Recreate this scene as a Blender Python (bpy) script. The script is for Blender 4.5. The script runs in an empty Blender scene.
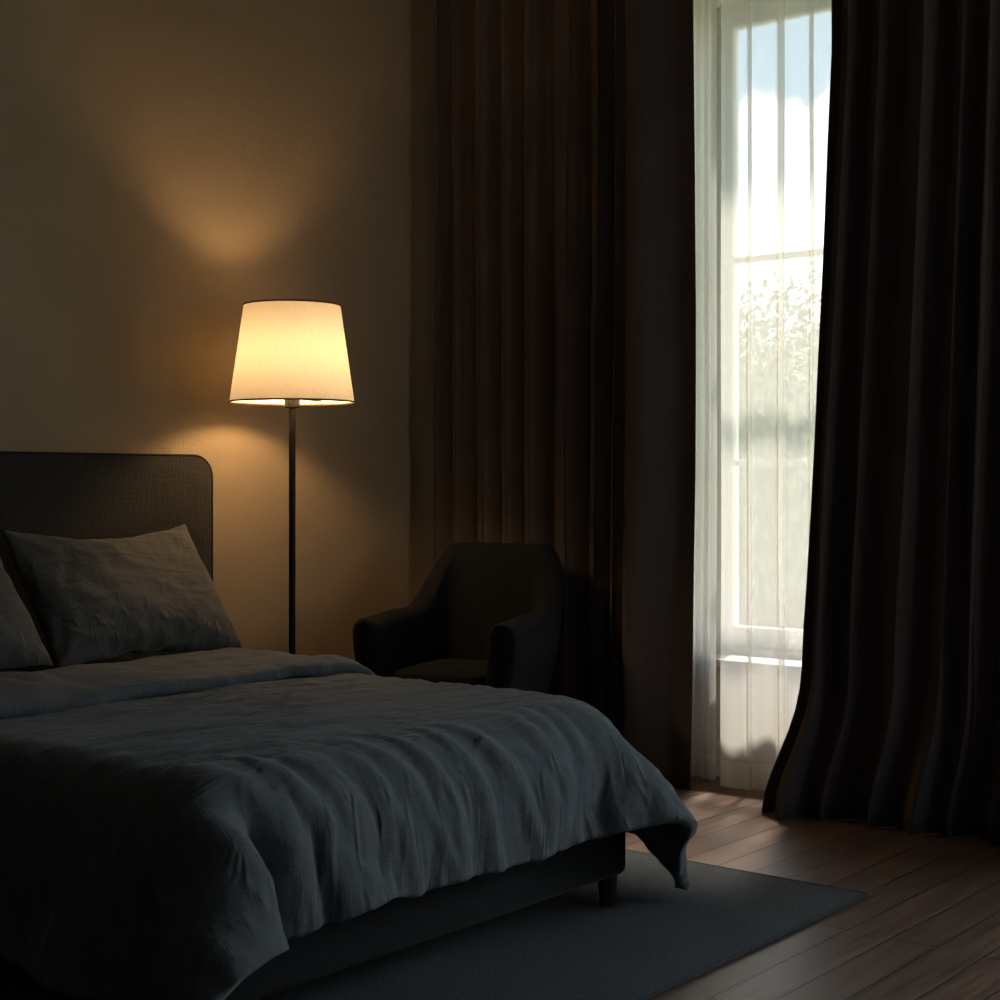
import bpy, bmesh, math, random
from mathutils import Vector, Matrix, noise

random.seed(7)
SC = bpy.context.scene
COL = SC.collection
PI = math.pi

# ---------------------------------------------------------------- cloth shapes (points of the draped duvet and the stuffed pillow, differences in half millimetres)
DUVET = ([
3714,6,5,5,6,8,11,17,23,30,33,38,39,40,39,37,35,30,26,26,28,31,34,37,38,40,42,42,43,44,42,42,39,40,41,41,41,42,42,41,39,39,39,40,42,41,42,41,42,40,41,42,42,41,41,41,41,42,42,42,
43,43,43,44,42,44,42,43,41,43,41,42,41,42,41,40,40,39,38,37,36,36,35,34,34,36,35,38,39,40,39,39,34,31,25,20,15,11,7,5,3,4,3,4,4,6,8,12,15,15,16,17,17,17,-3597,3,3,3,3,3,
6,12,19,25,32,35,39,39,40,38,36,33,26,24,28,32,35,38,40,41,42,43,43,43,43,41,40,40,41,41,42,42,41,40,40,39,41,41,41,41,42,41,42,41,41,42,41,41,41,42,41,41,42,43,42,43,44,43,43,43,
42,43,42,42,41,42,42,41,42,41,41,40,39,38,35,34,35,35,36,36,38,39,39,41,39,37,33,29,24,18,13,10,6,4,3,3,4,5,5,8,11,15,17,18,19,19,19,20,-3595,1,1,1,1,0,3,7,14,21,27,33,
36,40,40,39,37,35,27,25,27,32,36,39,41,42,42,43,43,43,43,41,41,40,41,42,42,41,41,40,40,40,41,42,41,41,42,41,42,41,41,42,41,42,41,41,41,42,41,43,43,43,43,43,43,43,42,43,42,42,42,42,
41,42,42,42,41,42,40,38,34,33,34,37,37,38,39,40,41,40,39,36,32,28,22,17,12,8,4,2,3,4,5,5,8,11,14,17,20,20,21,22,21,21,-3593,-1,0,0,-1,-1,0,3,9,15,23,29,34,38,39,41,38,37,
31,24,27,33,36,40,41,42,43,43,43,43,42,41,41,41,42,41,41,41,41,41,40,41,42,41,42,41,42,41,42,41,41,42,41,41,42,41,41,42,41,43,43,43,43,43,43,43,43,42,43,42,43,41,42,41,42,42,43,42,
41,40,36,33,33,35,38,39,40,41,42,40,39,35,30,26,21,15,9,4,2,3,4,6,7,8,11,14,17,20,22,22,23,23,23,22,-3593,-1,-1,-1,-2,-2,-2,0,4,11,17,24,30,35,39,40,40,39,34,28,25,32,38,39,
42,43,43,43,42,43,42,42,41,42,41,41,41,41,41,41,41,42,41,42,41,42,42,41,42,41,42,41,41,42,41,41,41,42,42,42,44,43,43,43,43,42,43,42,43,43,43,42,42,41,41,43,43,43,42,41,39,36,32,33,
36,40,41,43,42,40,38,34,29,24,18,12,6,0,2,5,7,8,10,11,14,17,20,23,24,24,24,24,24,23,-3592,-2,-2,-2,-2,-3,-3,-2,1,5,12,18,25,32,36,40,41,40,37,32,27,30,38,40,42,43,43,43,42,42,
42,42,42,41,41,42,41,41,41,42,41,42,41,42,41,42,42,42,41,42,42,41,42,41,41,41,42,41,42,43,43,43,43,43,43,43,42,43,43,43,43,43,42,41,41,43,43,43,43,42,41,39,34,32,35,40,41,43,42,40,
37,32,26,22,16,9,3,1,4,8,9,10,12,14,18,20,23,25,25,25,25,25,25,24,-3593,-1,-2,-3,-3,-4,-4,-4,-2,2,6,13,20,27,33,38,41,41,39,36,30,31,36,41,42,43,43,42,42,43,42,42,41,42,42,41,
41,42,41,42,41,42,41,42,42,42,42,42,41,42,42,42,41,41,42,41,41,42,42,43,43,43,43,43,43,43,42,43,43,43,43,43,43,41,42,42,43,43,43,43,42,41,36,34,33,40,42,43,42,39,35,30,24,20,13,7,
3,4,7,9,11,12,14,18,20,24,25,27,26,26,26,26,25,25,-3590,-2,-2,-3,-4,-4,-5,-5,-4,-3,1,8,14,22,29,35,39,41,40,39,35,31,36,40,43,43,42,42,42,42,43,41,42,42,42,41,42,41,42,42,42,42,
41,42,42,42,42,42,42,42,42,42,42,41,41,42,41,42,42,43,43,43,43,43,43,43,43,42,43,43,43,43,43,43,41,42,43,43,42,43,43,42,39,34,35,40,42,43,41,38,33,28,22,18,12,6,6,8,10,11,11,14,
16,21,24,25,28,27,28,27,26,26,26,25,-3582,-3,-4,-4,-4,-3,-4,-6,-7,-7,-5,1,9,17,24,32,36,39,41,40,38,35,35,41,42,43,42,42,42,42,43,42,42,42,41,42,42,42,42,42,42,42,42,42,42,42,42,42,
42,42,42,42,42,42,41,41,42,42,42,43,43,43,43,43,43,43,43,43,43,42,43,43,43,43,42,42,43,42,43,43,42,42,40,37,37,41,42,42,40,36,31,26,21,17,11,10,13,14,10,11,9,15,20,23,25,28,29,29,
28,28,26,27,25,25,-3578,-5,-5,-4,-3,-2,-3,-5,-7,-9,-9,-5,3,12,19,26,33,37,39,40,40,38,37,40,42,42,42,42,42,42,43,42,42,42,42,42,42,42,42,43,42,42,42,43,42,42,42,42,43,42,42,43,42,42,
41,42,41,42,42,43,43,43,43,43,43,44,43,43,43,43,43,42,43,43,43,42,43,42,43,42,42,42,40,39,40,41,42,40,38,34,30,25,21,17,14,20,20,12,10,8,8,19,22,25,28,29,30,29,29,28,27,26,25,24,
-3580,-5,-5,-2,-2,-2,-3,-5,-6,-9,-9,-9,-3,5,14,22,28,34,37,39,40,41,39,40,42,42,42,42,43,42,42,43,42,42,43,42,42,43,42,42,43,42,43,42,42,43,42,42,43,42,42,43,42,42,42,41,42,42,42,43,
43,43,43,43,44,43,43,43,43,43,43,43,43,43,42,43,43,42,43,42,43,41,41,41,41,41,41,39,37,33,29,25,21,18,20,25,23,11,6,4,17,22,25,27,30,30,30,29,29,28,26,26,24,24,-3582,-5,-3,-2,-2,-4,
-4,-4,-6,-7,-9,-9,-6,0,9,17,23,31,34,38,39,40,41,41,42,42,41,43,42,43,42,43,42,43,42,43,42,43,42,43,43,43,42,43,43,43,42,42,43,42,42,43,42,42,42,42,42,42,42,43,43,43,43,44,43,44,
43,43,44,43,43,43,43,43,43,42,43,43,42,43,42,42,41,41,42,40,40,38,36,33,30,25,22,21,23,21,22,15,3,13,22,25,28,30,29,30,30,29,28,27,26,24,24,22,-3583,-3,-3,-3,-3,-6,-4,-5,-5,-6,-8,-8,
-6,-3,5,11,19,27,31,36,38,40,41,42,42,43,42,42,43,42,43,43,43,43,43,42,43,43,42,43,43,43,43,43,43,42,43,42,43,42,42,43,42,43,42,41,42,43,42,43,43,43,44,43,43,44,43,44,43,43,43,44,
43,43,42,43,43,43,43,42,43,42,42,42,41,41,39,38,36,33,30,25,24,25,20,16,16,16,16,22,26,29,29,29,30,30,29,28,26,25,24,23,23,21,-3584,-2,-2,-4,-5,-8,-3,-6,-5,-4,-6,-7,-6,-2,2,8,15,23,
28,33,36,39,40,42,42,43,42,43,42,44,42,44,43,43,43,43,43,43,42,43,43,44,43,43,43,43,43,42,42,43,42,43,42,43,42,42,42,43,42,43,43,43,44,44,43,44,43,44,43,44,43,44,43,43,42,43,43,43,
43,43,42,43,42,42,41,41,39,38,36,33,31,27,26,23,16,15,18,21,25,28,29,30,29,29,30,28,27,26,24,23,22,21,21,21,-3586,-1,-1,-3,-6,-9,-6,-5,-5,-3,-4,-5,-5,-3,1,7,12,19,24,31,34,35,40,44,
43,43,43,43,43,43,43,44,43,44,43,43,43,43,42,44,43,43,44,43,43,43,42,43,42,43,42,43,43,42,42,43,42,42,43,43,43,43,44,43,44,44,43,44,44,43,44,43,43,43,43,43,43,43,43,43,43,43,43,43,
42,40,40,38,37,34,31,28,26,19,16,19,23,27,29,31,30,30,29,29,28,26,24,23,21,20,20,20,19,19,-3587,-2,0,0,-4,-9,-10,-6,-8,-2,0,-2,-3,-2,1,4,11,16,22,25,31,36,40,45,43,44,42,44,43,44,
43,44,43,44,43,43,43,43,43,44,43,44,43,44,43,43,42,43,42,42,43,43,42,43,43,42,43,42,43,43,43,43,44,44,44,44,43,44,44,44,43,43,43,43,43,44,42,44,43,43,43,44,43,43,42,42,41,39,37,36,
32,29,26,22,17,19,27,32,31,32,30,30,28,27,25,23,21,19,18,18,17,18,18,18,-3589,0,0,0,-2,-7,-9,-12,-8,-2,0,0,0,0,0,3,8,14,20,25,31,36,40,45,44,44,43,43,43,44,44,44,43,44,43,44,
42,44,43,43,44,44,43,44,43,42,43,42,42,43,43,43,42,44,42,43,42,43,42,44,43,43,44,44,44,44,43,44,44,43,43,44,43,43,43,44,43,43,43,44,43,44,43,44,43,43,42,41,38,37,34,31,27,23,19,23,
31,32,32,32,29,27,27,24,23,20,17,16,14,15,15,16,17,17,-3591,2,0,0,-1,-4,-8,-13,-7,-1,0,0,0,0,0,3,9,15,20,26,30,36,38,43,45,44,43,44,43,43,44,44,43,44,43,43,43,44,43,43,44,44,
44,43,43,43,42,43,42,43,42,43,43,43,43,43,43,43,42,44,43,44,43,44,44,45,43,44,43,44,43,44,42,44,43,44,43,43,43,44,43,44,43,45,43,44,42,42,40,38,36,32,29,24,21,30,32,32,31,30,27,26,
25,22,20,16,13,12,12,12,13,15,15,15,-3590,2,2,0,0,-2,-5,-10,-6,-1,0,0,0,0,0,4,9,16,21,26,30,36,38,42,43,44,43,43,43,44,43,44,43,44,43,44,43,43,44,43,44,44,43,44,43,43,42,43,
42,43,42,43,43,43,43,43,43,43,43,43,44,43,44,44,44,44,44,44,43,44,42,44,43,44,43,44,43,43,43,44,43,44,44,44,44,45,43,43,40,40,37,33,30,26,28,31,31,31,30,29,26,24,22,19,15,13,10,9,
10,10,11,13,13,14,-3590,4,2,2,1,-1,-2,-3,-4,-1,0,0,0,0,0,4,10,16,22,26,31,35,39,41,43,43,43,43,43,44,43,43,43,44,43,43,43,44,43,44,44,44,43,44,42,43,43,42,42,43,43,43,43,43,
43,44,43,43,43,43,44,44,43,44,44,44,44,44,43,43,43,44,43,44,43,44,43,44,43,43,43,45,43,45,44,44,44,44,42,40,38,35,31,27,29,32,31,31,30,27,24,21,18,15,12,10,8,7,8,8,10,11,12,12,
-3589,5,3,2,2,1,1,0,0,0,2,1,2,1,0,5,11,16,21,27,31,36,38,41,42,43,43,43,43,43,43,43,43,43,43,44,43,44,43,44,44,44,43,43,43,43,42,43,42,43,42,44,43,43,43,44,43,43,44,43,
43,44,44,44,44,44,43,44,43,44,43,43,44,43,44,44,43,44,43,43,43,44,44,44,44,45,44,44,43,41,39,36,32,29,30,32,30,31,28,25,21,18,14,12,9,7,6,6,6,7,8,10,10,10,-3586,5,3,3,3,3,
2,3,2,3,3,3,4,4,4,6,10,17,22,27,31,36,38,41,43,43,42,43,43,43,42,43,43,43,43,43,43,44,43,44,43,44,43,44,42,43,43,42,43,43,42,44,43,43,44,43,44,43,43,44,43,44,43,44,44,44,
44,43,44,43,43,44,43,44,44,43,44,44,43,43,43,44,44,44,44,45,44,44,43,42,40,37,33,30,29,31,30,29,25,22,17,15,11,9,6,6,5,4,5,6,7,8,9,9,-3580,4,4,4,4,3,4,4,4,4,4,5,
6,7,9,10,11,17,22,27,32,35,39,41,42,43,43,43,42,43,42,42,43,43,42,44,43,44,43,44,43,44,43,43,43,43,42,43,42,43,43,44,43,44,43,44,43,44,43,43,44,43,44,44,43,44,44,44,43,44,43,44,
43,44,43,44,44,43,44,43,43,44,43,44,44,45,44,44,43,43,40,38,34,31,28,30,28,26,22,19,14,11,8,6,4,4,3,4,4,5,6,6,8,8,-3569,6,4,4,4,4,5,5,5,6,7,7,8,10,11,13,13,17,
22,28,31,36,39,41,43,43,42,43,42,42,42,43,42,43,42,44,43,43,44,43,43,44,43,43,42,43,42,43,43,43,43,44,43,45,43,44,43,44,43,43,43,43,44,44,43,44,44,44,43,44,44,43,44,44,43,44,43,44,
43,44,43,43,44,44,43,44,44,44,43,43,41,38,35,32,26,28,26,23,19,15,11,7,5,3,3,2,2,4,3,4,4,6,6,7,-3550,6,5,4,4,5,7,6,8,8,8,9,10,11,13,16,11,18,22,28,32,36,39,41,
42,43,42,43,42,42,42,42,42,43,42,44,43,44,43,44,42,44,43,43,42,43,42,43,43,43,43,44,44,44,44,44,43,44,42,43,43,43,44,43,44,44,44,44,43,44,44,44,44,43,44,44,43,44,43,43,43,43,44,43,
44,44,43,44,43,43,40,39,36,32,27,24,24,20,15,11,6,5,3,2,1,1,2,2,3,3,4,4,4,6,-3528,5,5,5,5,7,8,9,10,10,10,10,12,15,15,9,12,17,23,28,32,37,38,42,42,43,42,42,42,42,
42,42,42,43,42,44,43,43,43,44,43,43,43,43,42,43,42,43,43,43,44,44,44,44,44,44,43,44,42,43,42,44,42,44,44,44,44,44,44,44,43,44,44,44,43,44,43,44,43,43,43,43,43,44,43,43,43,44,42,43,
41,39,36,33,28,23,18,16,11,7,4,3,3,1,1,0,1,2,2,2,3,2,3,4,-3505,5,6,6,6,9,10,11,11,12,12,14,15,17,6,6,12,18,23,28,33,36,39,41,42,43,42,42,42,42,42,42,42,42,43,43,
43,44,43,43,43,43,43,43,42,43,42,43,43,43,44,44,44,44,45,44,43,44,42,43,42,43,42,44,44,44,44,44,44,44,44,44,44,44,43,44,43,43,43,43,43,43,43,43,43,43,43,43,42,43,40,40,36,33,28,23,
18,12,6,2,3,3,2,1,1,0,-1,1,1,1,1,1,2,2,-3482,6,6,7,8,10,12,12,13,14,15,17,17,8,1,6,13,18,23,29,32,36,39,42,42,42,42,42,42,42,42,42,42,42,43,43,43,44,43,43,43,43,
43,42,42,43,42,43,43,43,44,45,44,44,44,45,43,44,42,43,42,42,43,43,44,44,44,44,44,44,44,44,44,44,43,44,43,43,42,43,43,43,43,43,42,43,43,42,42,43,40,39,37,33,28,24,18,13,7,1,0,0,
0,0,0,-2,-2,-2,0,0,0,-1,0,0,-3456,7,6,8,10,12,13,14,15,15,17,17,10,0,2,7,12,18,24,29,32,36,39,41,42,43,42,42,41,42,42,42,42,43,42,44,43,43,43,44,42,43,43,43,42,42,42,43,
43,44,43,45,44,44,45,44,44,43,43,42,42,43,42,44,43,44,44,44,44,44,44,45,43,45,43,43,43,43,42,43,43,43,42,43,42,43,42,42,42,42,40,39,37,33,29,24,19,13,8,1,0,0,0,0,0,-3,-8,-5,
-2,-2,-2,-2,-2,-2,-3428,5,7,9,12,14,15,15,16,15,15,12,3,-2,2,8,12,19,23,29,33,36,39,41,42,42,42,42,42,42,42,42,43,42,43,43,43,43,43,43,43,43,42,43,42,43,42,43,42,44,44,44,44,45,
44,45,43,44,42,43,42,43,42,43,43,44,43,45,44,44,44,44,44,44,43,44,42,43,42,43,42,43,43,42,42,43,42,42,41,42,40,40,36,34,29,25,19,14,7,2,0,0,0,0,0,-2,-8,-11,-5,-4,-3,-4,-3,-3,
-3402,5,7,12,14,15,16,14,14,13,11,6,0,-3,3,8,13,18,24,29,32,36,39,41,42,42,42,42,42,42,43,42,42,43,43,43,43,43,43,43,42,43,42,43,42,43,42,43,43,43,44,45,43,45,44,45,43,44,43,43,
42,42,43,43,42,44,43,45,43,45,44,44,44,44,43,44,42,43,42,43,42,43,42,42,42,43,41,42,41,42,40,39,37,34,29,25,20,14,8,2,0,0,0,0,0,-2,-8,-12,-7,-6,-5,-4,-5,-3,-3378,4,10,14,15,15,
13,12,11,10,7,1,-1,-2,4,7,13,18,24,29,32,37,38,41,42,42,42,42,43,42,43,42,43,43,43,43,42,43,43,42,42,43,42,43,42,43,42,43,43,44,44,44,44,44,44,44,44,44,43,43,43,43,42,43,43,43,
43,43,44,44,44,44,44,44,43,43,43,43,42,43,42,42,42,43,42,42,41,42,41,41,41,39,37,34,30,26,20,14,8,2,1,0,-1,0,0,-2,-7,-12,-9,-6,-6,-5,-4,-4,-3360,7,11,16,13,12,11,9,8,7,3,0,
-2,-1,4,7,13,19,23,29,32,37,38,41,42,42,42,43,42,42,43,43,43,43,43,43,42,43,42,42,42,43,42,43,42,43,42,44,43,44,43,44,44,44,44,45,43,44,43,44,42,43,43,43,42,43,43,43,44,44,43,45,
43,44,44,43,42,43,43,42,42,43,42,42,41,42,41,42,41,41,41,39,38,34,30,26,20,14,9,2,1,1,-1,-1,0,-2,-7,-10,-9,-7,-6,-5,-4,-4,-3345,9,12,14,11,10,9,7,6,3,0,0,-3,0,4,7,13,19,
23,29,33,36,38,41,42,42,43,42,42,43,43,43,43,43,43,43,42,43,42,42,41,43,42,42,43,43,43,43,43,44,44,44,43,44,44,44,44,44,43,44,43,44,42,43,43,42,43,42,43,44,43,44,44,44,43,43,43,43,
42,43,42,42,42,42,42,41,41,42,41,41,41,40,38,34,30,26,20,15,8,3,2,0,-1,-1,0,-1,-7,-10,-8,-6,-5,-4,-3,-3,-3337,9,11,13,10,9,6,5,3,0,0,-2,-1,1,3,8,13,18,24,28,33,36,39,40,
42,42,43,42,42,43,43,43,43,43,43,43,42,43,42,42,41,42,42,43,43,43,43,44,43,44,43,44,44,44,43,44,44,44,43,44,43,44,43,43,42,43,42,43,42,44,43,44,43,44,43,44,42,43,43,42,42,42,42,42,
41,42,41,41,41,42,41,40,37,35,30,26,21,14,9,4,2,0,-1,-1,-1,-1,-7,-9,-6,-4,-3,-2,-2,-2,-3335,9,10,11,9,7,5,2,0,0,-1,-2,0,1,3,8,13,18,24,29,32,37,38,41,42,42,42,42,42,43,
43,43,43,43,43,43,43,42,42,42,42,41,42,43,43,43,43,44,43,44,43,44,44,44,43,44,43,44,44,44,43,44,44,43,42,43,42,42,42,43,43,44,43,43,43,44,43,43,42,43,42,42,42,41,41,42,41,41,42,42,
41,40,38,35,30,26,20,15,9,4,3,0,0,-2,-2,-1,-6,-4,-2,-1,-1,-2,-1,-2,-3339,8,9,10,7,5,3,0,-1,-1,-1,-1,0,1,4,7,13,19,24,28,33,36,39,41,41,42,42,42,42,43,43,43,43,43,43,43,
42,43,42,42,42,41,42,43,43,43,44,43,44,43,44,44,43,44,43,44,43,44,44,44,43,44,44,43,42,43,42,43,42,43,42,43,43,44,43,43,43,43,42,43,42,42,41,42,41,41,41,42,41,42,42,40,38,35,30,26,
20,15,10,5,4,1,1,0,-1,-2,0,1,1,1,-1,-2,-2,-3,-3349,7,8,8,5,3,1,-1,-1,-1,0,-1,0,2,3,7,14,19,23,29,33,36,39,40,42,41,42,42,42,43,42,43,43,43,43,43,43,43,42,42,42,42,
42,42,43,43,44,43,44,43,44,44,43,44,43,44,43,44,43,44,44,44,44,43,43,43,42,42,42,42,42,43,43,43,43,43,43,43,43,43,42,42,41,41,42,41,41,42,41,43,41,41,37,35,30,26,21,15,9,8,5,4,
4,3,3,2,2,1,1,-1,-1,-1,-4,-4,-3359,6,7,5,4,1,0,-1,0,-1,0,-1,1,1,3,8,13,19,24,29,33,36,38,41,41,42,41,43,42,42,43,42,43,43,43,43,43,42,43,42,42,42,42,42,43,43,44,43,
44,44,43,44,43,44,43,44,43,44,43,44,44,44,43,44,43,43,42,42,42,43,42,42,43,43,42,44,43,43,42,43,42,41,42,41,41,42,41,42,41,43,41,41,37,35,30,26,21,15,10,8,8,9,8,6,6,3,1,0,
-1,-1,0,-1,-5,-4,-3366,4,5,3,2,1,-1,0,-1,0,-1,0,1,2,2,8,14,19,24,29,33,36,38,41,41,42,41,42,42,42,43,42,43,43,42,43,43,43,42,43,42,42,42,43,42,43,44,43,44,43,44,43,44,43,
44,43,44,43,44,44,43,44,44,43,43,43,43,42,42,42,42,43,42,43,42,44,42,43,43,42,42,42,41,42,41,42,41,42,42,42,42,40,38,35,30,26,21,15,10,8,9,9,10,10,7,4,2,0,0,-1,0,-1,-4,-5,
-3372,3,3,3,1,-1,0,-1,0,-1,0,0,1,2,2,8,14,19,24,29,33,36,39,40,42,41,42,42,42,42,42,43,42,43,42,43,43,42,43,42,43,42,42,43,43,43,43,43,44,43,44,43,44,43,44,43,44,43,44,43,
44,44,43,44,43,43,43,42,42,42,42,43,42,43,42,43,43,43,42,43,42,41,41,42,41,41,42,42,41,43,42,40,38,35,30,26,21,16,10,7,8,9,10,10,9,7,3,2,1,0,0,-2,-3,-4,-3376,1,1,2,0,0,
-1,0,-1,0,0,0,1,2,2,9,13,20,24,29,33,36,38,41,42,42,41,42,42,42,42,42,42,43,42,43,42,43,43,42,43,42,43,42,43,43,42,44,43,44,43,44,43,44,43,44,43,43,44,43,44,43,44,44,43,43,
42,43,42,43,42,42,43,42,43,43,42,43,42,43,41,42,41,42,41,41,42,42,42,43,41,41,38,34,31,26,21,15,10,7,8,9,10,12,8,7,5,3,1,1,0,-2,-3,-2,-3379,0,0,1,0,-1,0,-1,0,-1,0,1,
1,2,2,9,14,19,24,29,33,37,38,41,42,42,41,42,41,43,42,42,42,42,42,43,42,43,42,43,42,43,43,43,42,43,43,43,43,43,44,44,43,44,43,43,44,43,43,44,43,44,43,44,43,43,43,43,42,42,43,42,
43,42,42,43,42,43,42,43,42,41,41,42,41,41,42,42,42,43,41,41,38,34,31,26,21,16,10,7,5,8,8,11,10,9,6,4,2,1,0,-1,-2,-1,-3379,-2,-1,0,0,0,-1,0,-1,0,0,0,2,2,2,9,14,19,
25,29,33,37,38,41,42,42,41,42,42,42,41,43,41,43,42,42,42,43,42,43,43,43,42,43,42,43,43,43,43,43,44,43,44,43,43,44,43,43,43,44,43,43,44,43,43,43,43,43,43,42,43,43,42,43,42,43,42,42,
42,42,42,42,41,42,41,42,41,42,43,42,42,41,37,35,31,26,21,16,10,6,5,4,6,7,12,10,7,5,3,1,1,0,-1,1,-3377,-2,-2,-1,-1,0,0,-1,0,0,-1,1,1,3,3,8,14,19,25,29,33,37,39,41,
42,42,41,42,41,42,42,42,42,42,42,42,42,43,42,43,43,43,42,43,43,43,42,43,43,43,43,44,43,44,43,43,43,44,43,43,43,44,43,43,43,43,43,43,43,43,43,42,43,43,42,42,42,42,42,43,41,42,42,41,
41,42,42,41,43,42,42,41,37,35,31,26,22,16,10,6,4,3,3,2,8,10,9,6,5,2,2,2,0,2,-3373,-1,-1,-3,-2,0,0,-1,0,-1,0,1,1,3,3,8,14,20,24,29,34,37,39,41,42,42,41,42,41,42,
42,42,42,42,42,42,42,43,42,43,42,44,42,43,43,42,43,43,42,43,44,43,43,43,43,43,43,43,43,44,43,43,43,44,42,44,43,42,43,43,43,43,43,43,42,43,42,42,41,42,42,42,42,41,42,42,41,42,42,43,
42,40,38,35,31,26,21,16,11,6,4,2,0,1,4,6,9,8,5,4,3,3,2,3,-3372,1,0,0,-3,-2,-1,0,-1,0,0,0,2,2,4,8,14,20,24,30,33,37,40,41,42,42,41,42,41,42,41,42,42,42,42,42,
42,43,42,43,43,43,42,44,42,43,42,43,43,43,43,43,43,43,43,43,42,44,43,43,43,44,43,43,43,43,43,43,43,43,43,43,43,42,43,42,42,42,42,42,42,41,42,42,42,41,42,42,42,42,42,40,38,35,31,26,
22,16,11,5,4,1,0,0,2,5,6,7,5,5,4,3,3,4,-3373,-2,1,3,1,0,-1,0,-1,0,0,0,1,3,3,9,14,20,24,30,33,38,39,42,42,42,41,42,41,42,41,42,42,42,42,42,42,43,42,43,42,44,
42,43,43,43,43,42,43,43,43,42,43,43,42,43,42,43,43,44,43,43,43,44,42,44,42,43,43,43,43,43,43,43,43,42,42,42,42,42,42,42,42,42,41,42,42,42,42,42,42,40,38,35,30,27,22,16,11,5,2,1,
0,0,1,3,5,5,4,4,4,4,3,7,-3375,-1,1,3,4,2,0,0,0,0,0,0,1,2,4,9,14,20,24,30,34,37,40,42,42,42,41,42,41,41,42,42,41,42,42,43,41,43,42,43,43,43,43,43,43,43,42,43,
43,42,43,43,42,42,42,43,42,44,42,44,43,44,43,43,43,43,43,43,43,43,43,43,43,42,43,42,42,42,42,42,42,42,42,42,42,42,42,42,41,43,41,40,38,35,31,26,22,17,10,6,1,1,0,0,0,1,3,3,
4,3,3,4,3,3,-3363,-1,1,3,4,3,1,0,0,0,0,-1,1,2,5,9,14,20,24,30,34,37,40,42,42,43,41,42,41,41,42,41,42,42,42,42,42,43,42,43,43,43,43,43,43,43,42,43,43,42,43,42,42,42,
42,42,43,42,43,43,44,43,43,44,43,43,43,43,43,43,42,43,43,43,42,42,42,42,42,43,42,42,42,43,42,42,42,42,42,42,41,40,37,35,31,27,22,16,11,6,0,1,0,0,-1,1,0,1,2,3,2,3,1,1,
-3346,-1,1,3,3,2,1,0,0,0,-1,-1,1,3,5,9,14,20,25,30,33,38,40,42,42,42,42,42,41,41,41,42,42,42,42,42,42,42,43,42,43,43,43,43,43,43,43,43,42,43,42,42,42,42,42,42,42,43,42,44,
43,43,44,43,43,43,44,42,43,43,43,42,43,42,43,42,42,42,42,43,42,43,42,42,43,42,42,42,41,42,41,40,38,34,31,27,22,17,11,5,1,0,0,0,0,0,-3,0,1,1,2,2,-1,-1,-3328,-1,0,2,2,1,
1,0,-1,0,-1,-2,0,1,6,12,14,19,25,30,34,38,40,42,43,42,42,42,41,41,42,41,42,42,42,42,42,42,43,43,42,43,43,43,43,43,43,43,42,43,41,42,42,42,41,43,42,42,43,43,43,43,44,43,43,44,
43,42,43,42,43,42,43,42,42,43,42,42,43,42,43,43,42,43,42,43,42,42,41,42,41,40,37,35,31,27,22,17,11,5,1,1,0,-1,0,0,-4,-3,0,1,2,1,0,-1,-3317,1,0,-1,0,0,-1,0,-1,-1,-1,-2,
-1,2,9,9,15,19,26,30,34,38,40,42,42,43,42,41,42,41,41,42,41,42,42,43,42,42,42,43,43,43,43,43,42,43,43,43,42,43,42,42,41,42,41,43,41,43,42,43,43,44,43,44,43,43,43,43,42,42,43,42,
42,43,42,42,43,42,43,42,43,43,42,43,43,42,42,42,42,42,41,40,37,34,31,27,22,17,12,5,1,1,1,-1,-1,0,-5,-3,0,0,1,1,1,-1,-3308,0,-1,-2,-2,-1,-1,-1,-1,0,-2,-2,-2,1,5,10,16,22,
26,30,35,37,41,42,42,43,42,42,42,41,41,42,42,42,41,43,42,43,42,43,42,43,42,43,43,43,42,43,42,43,41,42,42,42,42,42,42,42,43,43,42,44,43,43,43,43,43,42,42,42,42,43,42,42,43,42,43,42,
43,43,43,43,42,43,43,43,42,42,41,42,41,40,38,34,31,27,22,17,12,5,1,2,2,0,-1,-3,-4,-3,-1,0,0,1,1,2,-3305,-1,-2,-3,-2,-2,-2,-1,-1,0,-1,-3,-2,2,5,13,15,20,26,30,34,38,40,42,
43,42,42,42,42,42,41,42,41,42,42,43,42,42,43,42,43,42,43,43,42,43,43,42,42,43,41,42,42,42,42,42,42,42,43,43,42,43,43,44,42,44,42,42,42,42,42,42,43,42,42,43,43,42,43,43,43,43,42,43,
43,43,42,42,42,42,41,40,37,35,31,27,22,17,12,5,1,2,2,4,3,-1,-2,-3,-3,-3,-1,0,1,1,-3307,-1,-2,-4,-2,-3,-2,-1,0,-1,-1,-2,-1,1,5,10,16,21,26,30,34,37,40,42,43,43,42,42,42,42,
42,42,41,43,42,42,42,43,42,43,42,42,42,43,42,43,42,43,42,42,42,42,41,43,42,42,42,43,42,43,43,43,42,43,42,43,42,42,42,42,42,43,42,42,43,43,42,43,42,43,43,43,43,43,43,43,42,43,42,42,
41,40,38,34,31,27,22,17,12,5,1,1,2,4,5,5,1,-1,-2,-3,-3,-2,-1,-2,-3310,0,-3,-4,-3,-3,-1,-2,0,0,-1,-1,-1,2,5,11,14,20,25,30,34,37,40,42,43,42,43,42,42,42,42,42,42,42,43,42,
42,43,42,42,42,43,42,43,42,42,42,43,42,42,42,42,42,42,42,42,42,43,42,43,42,43,42,43,43,42,42,43,41,43,41,43,42,42,43,43,42,43,42,43,43,43,43,43,42,43,43,43,42,43,41,40,37,35,31,27,
22,17,12,5,1,0,1,1,3,6,5,3,0,-2,-3,-3,-2,-5,-3311,0,-2,-4,-3,-3,-1,-1,-1,0,0,-1,0,2,5,9,14,20,25,30,34,37,39,42,43,42,43,42,43,42,42,43,42,42,42,43,42,43,42,43,41,43,
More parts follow.
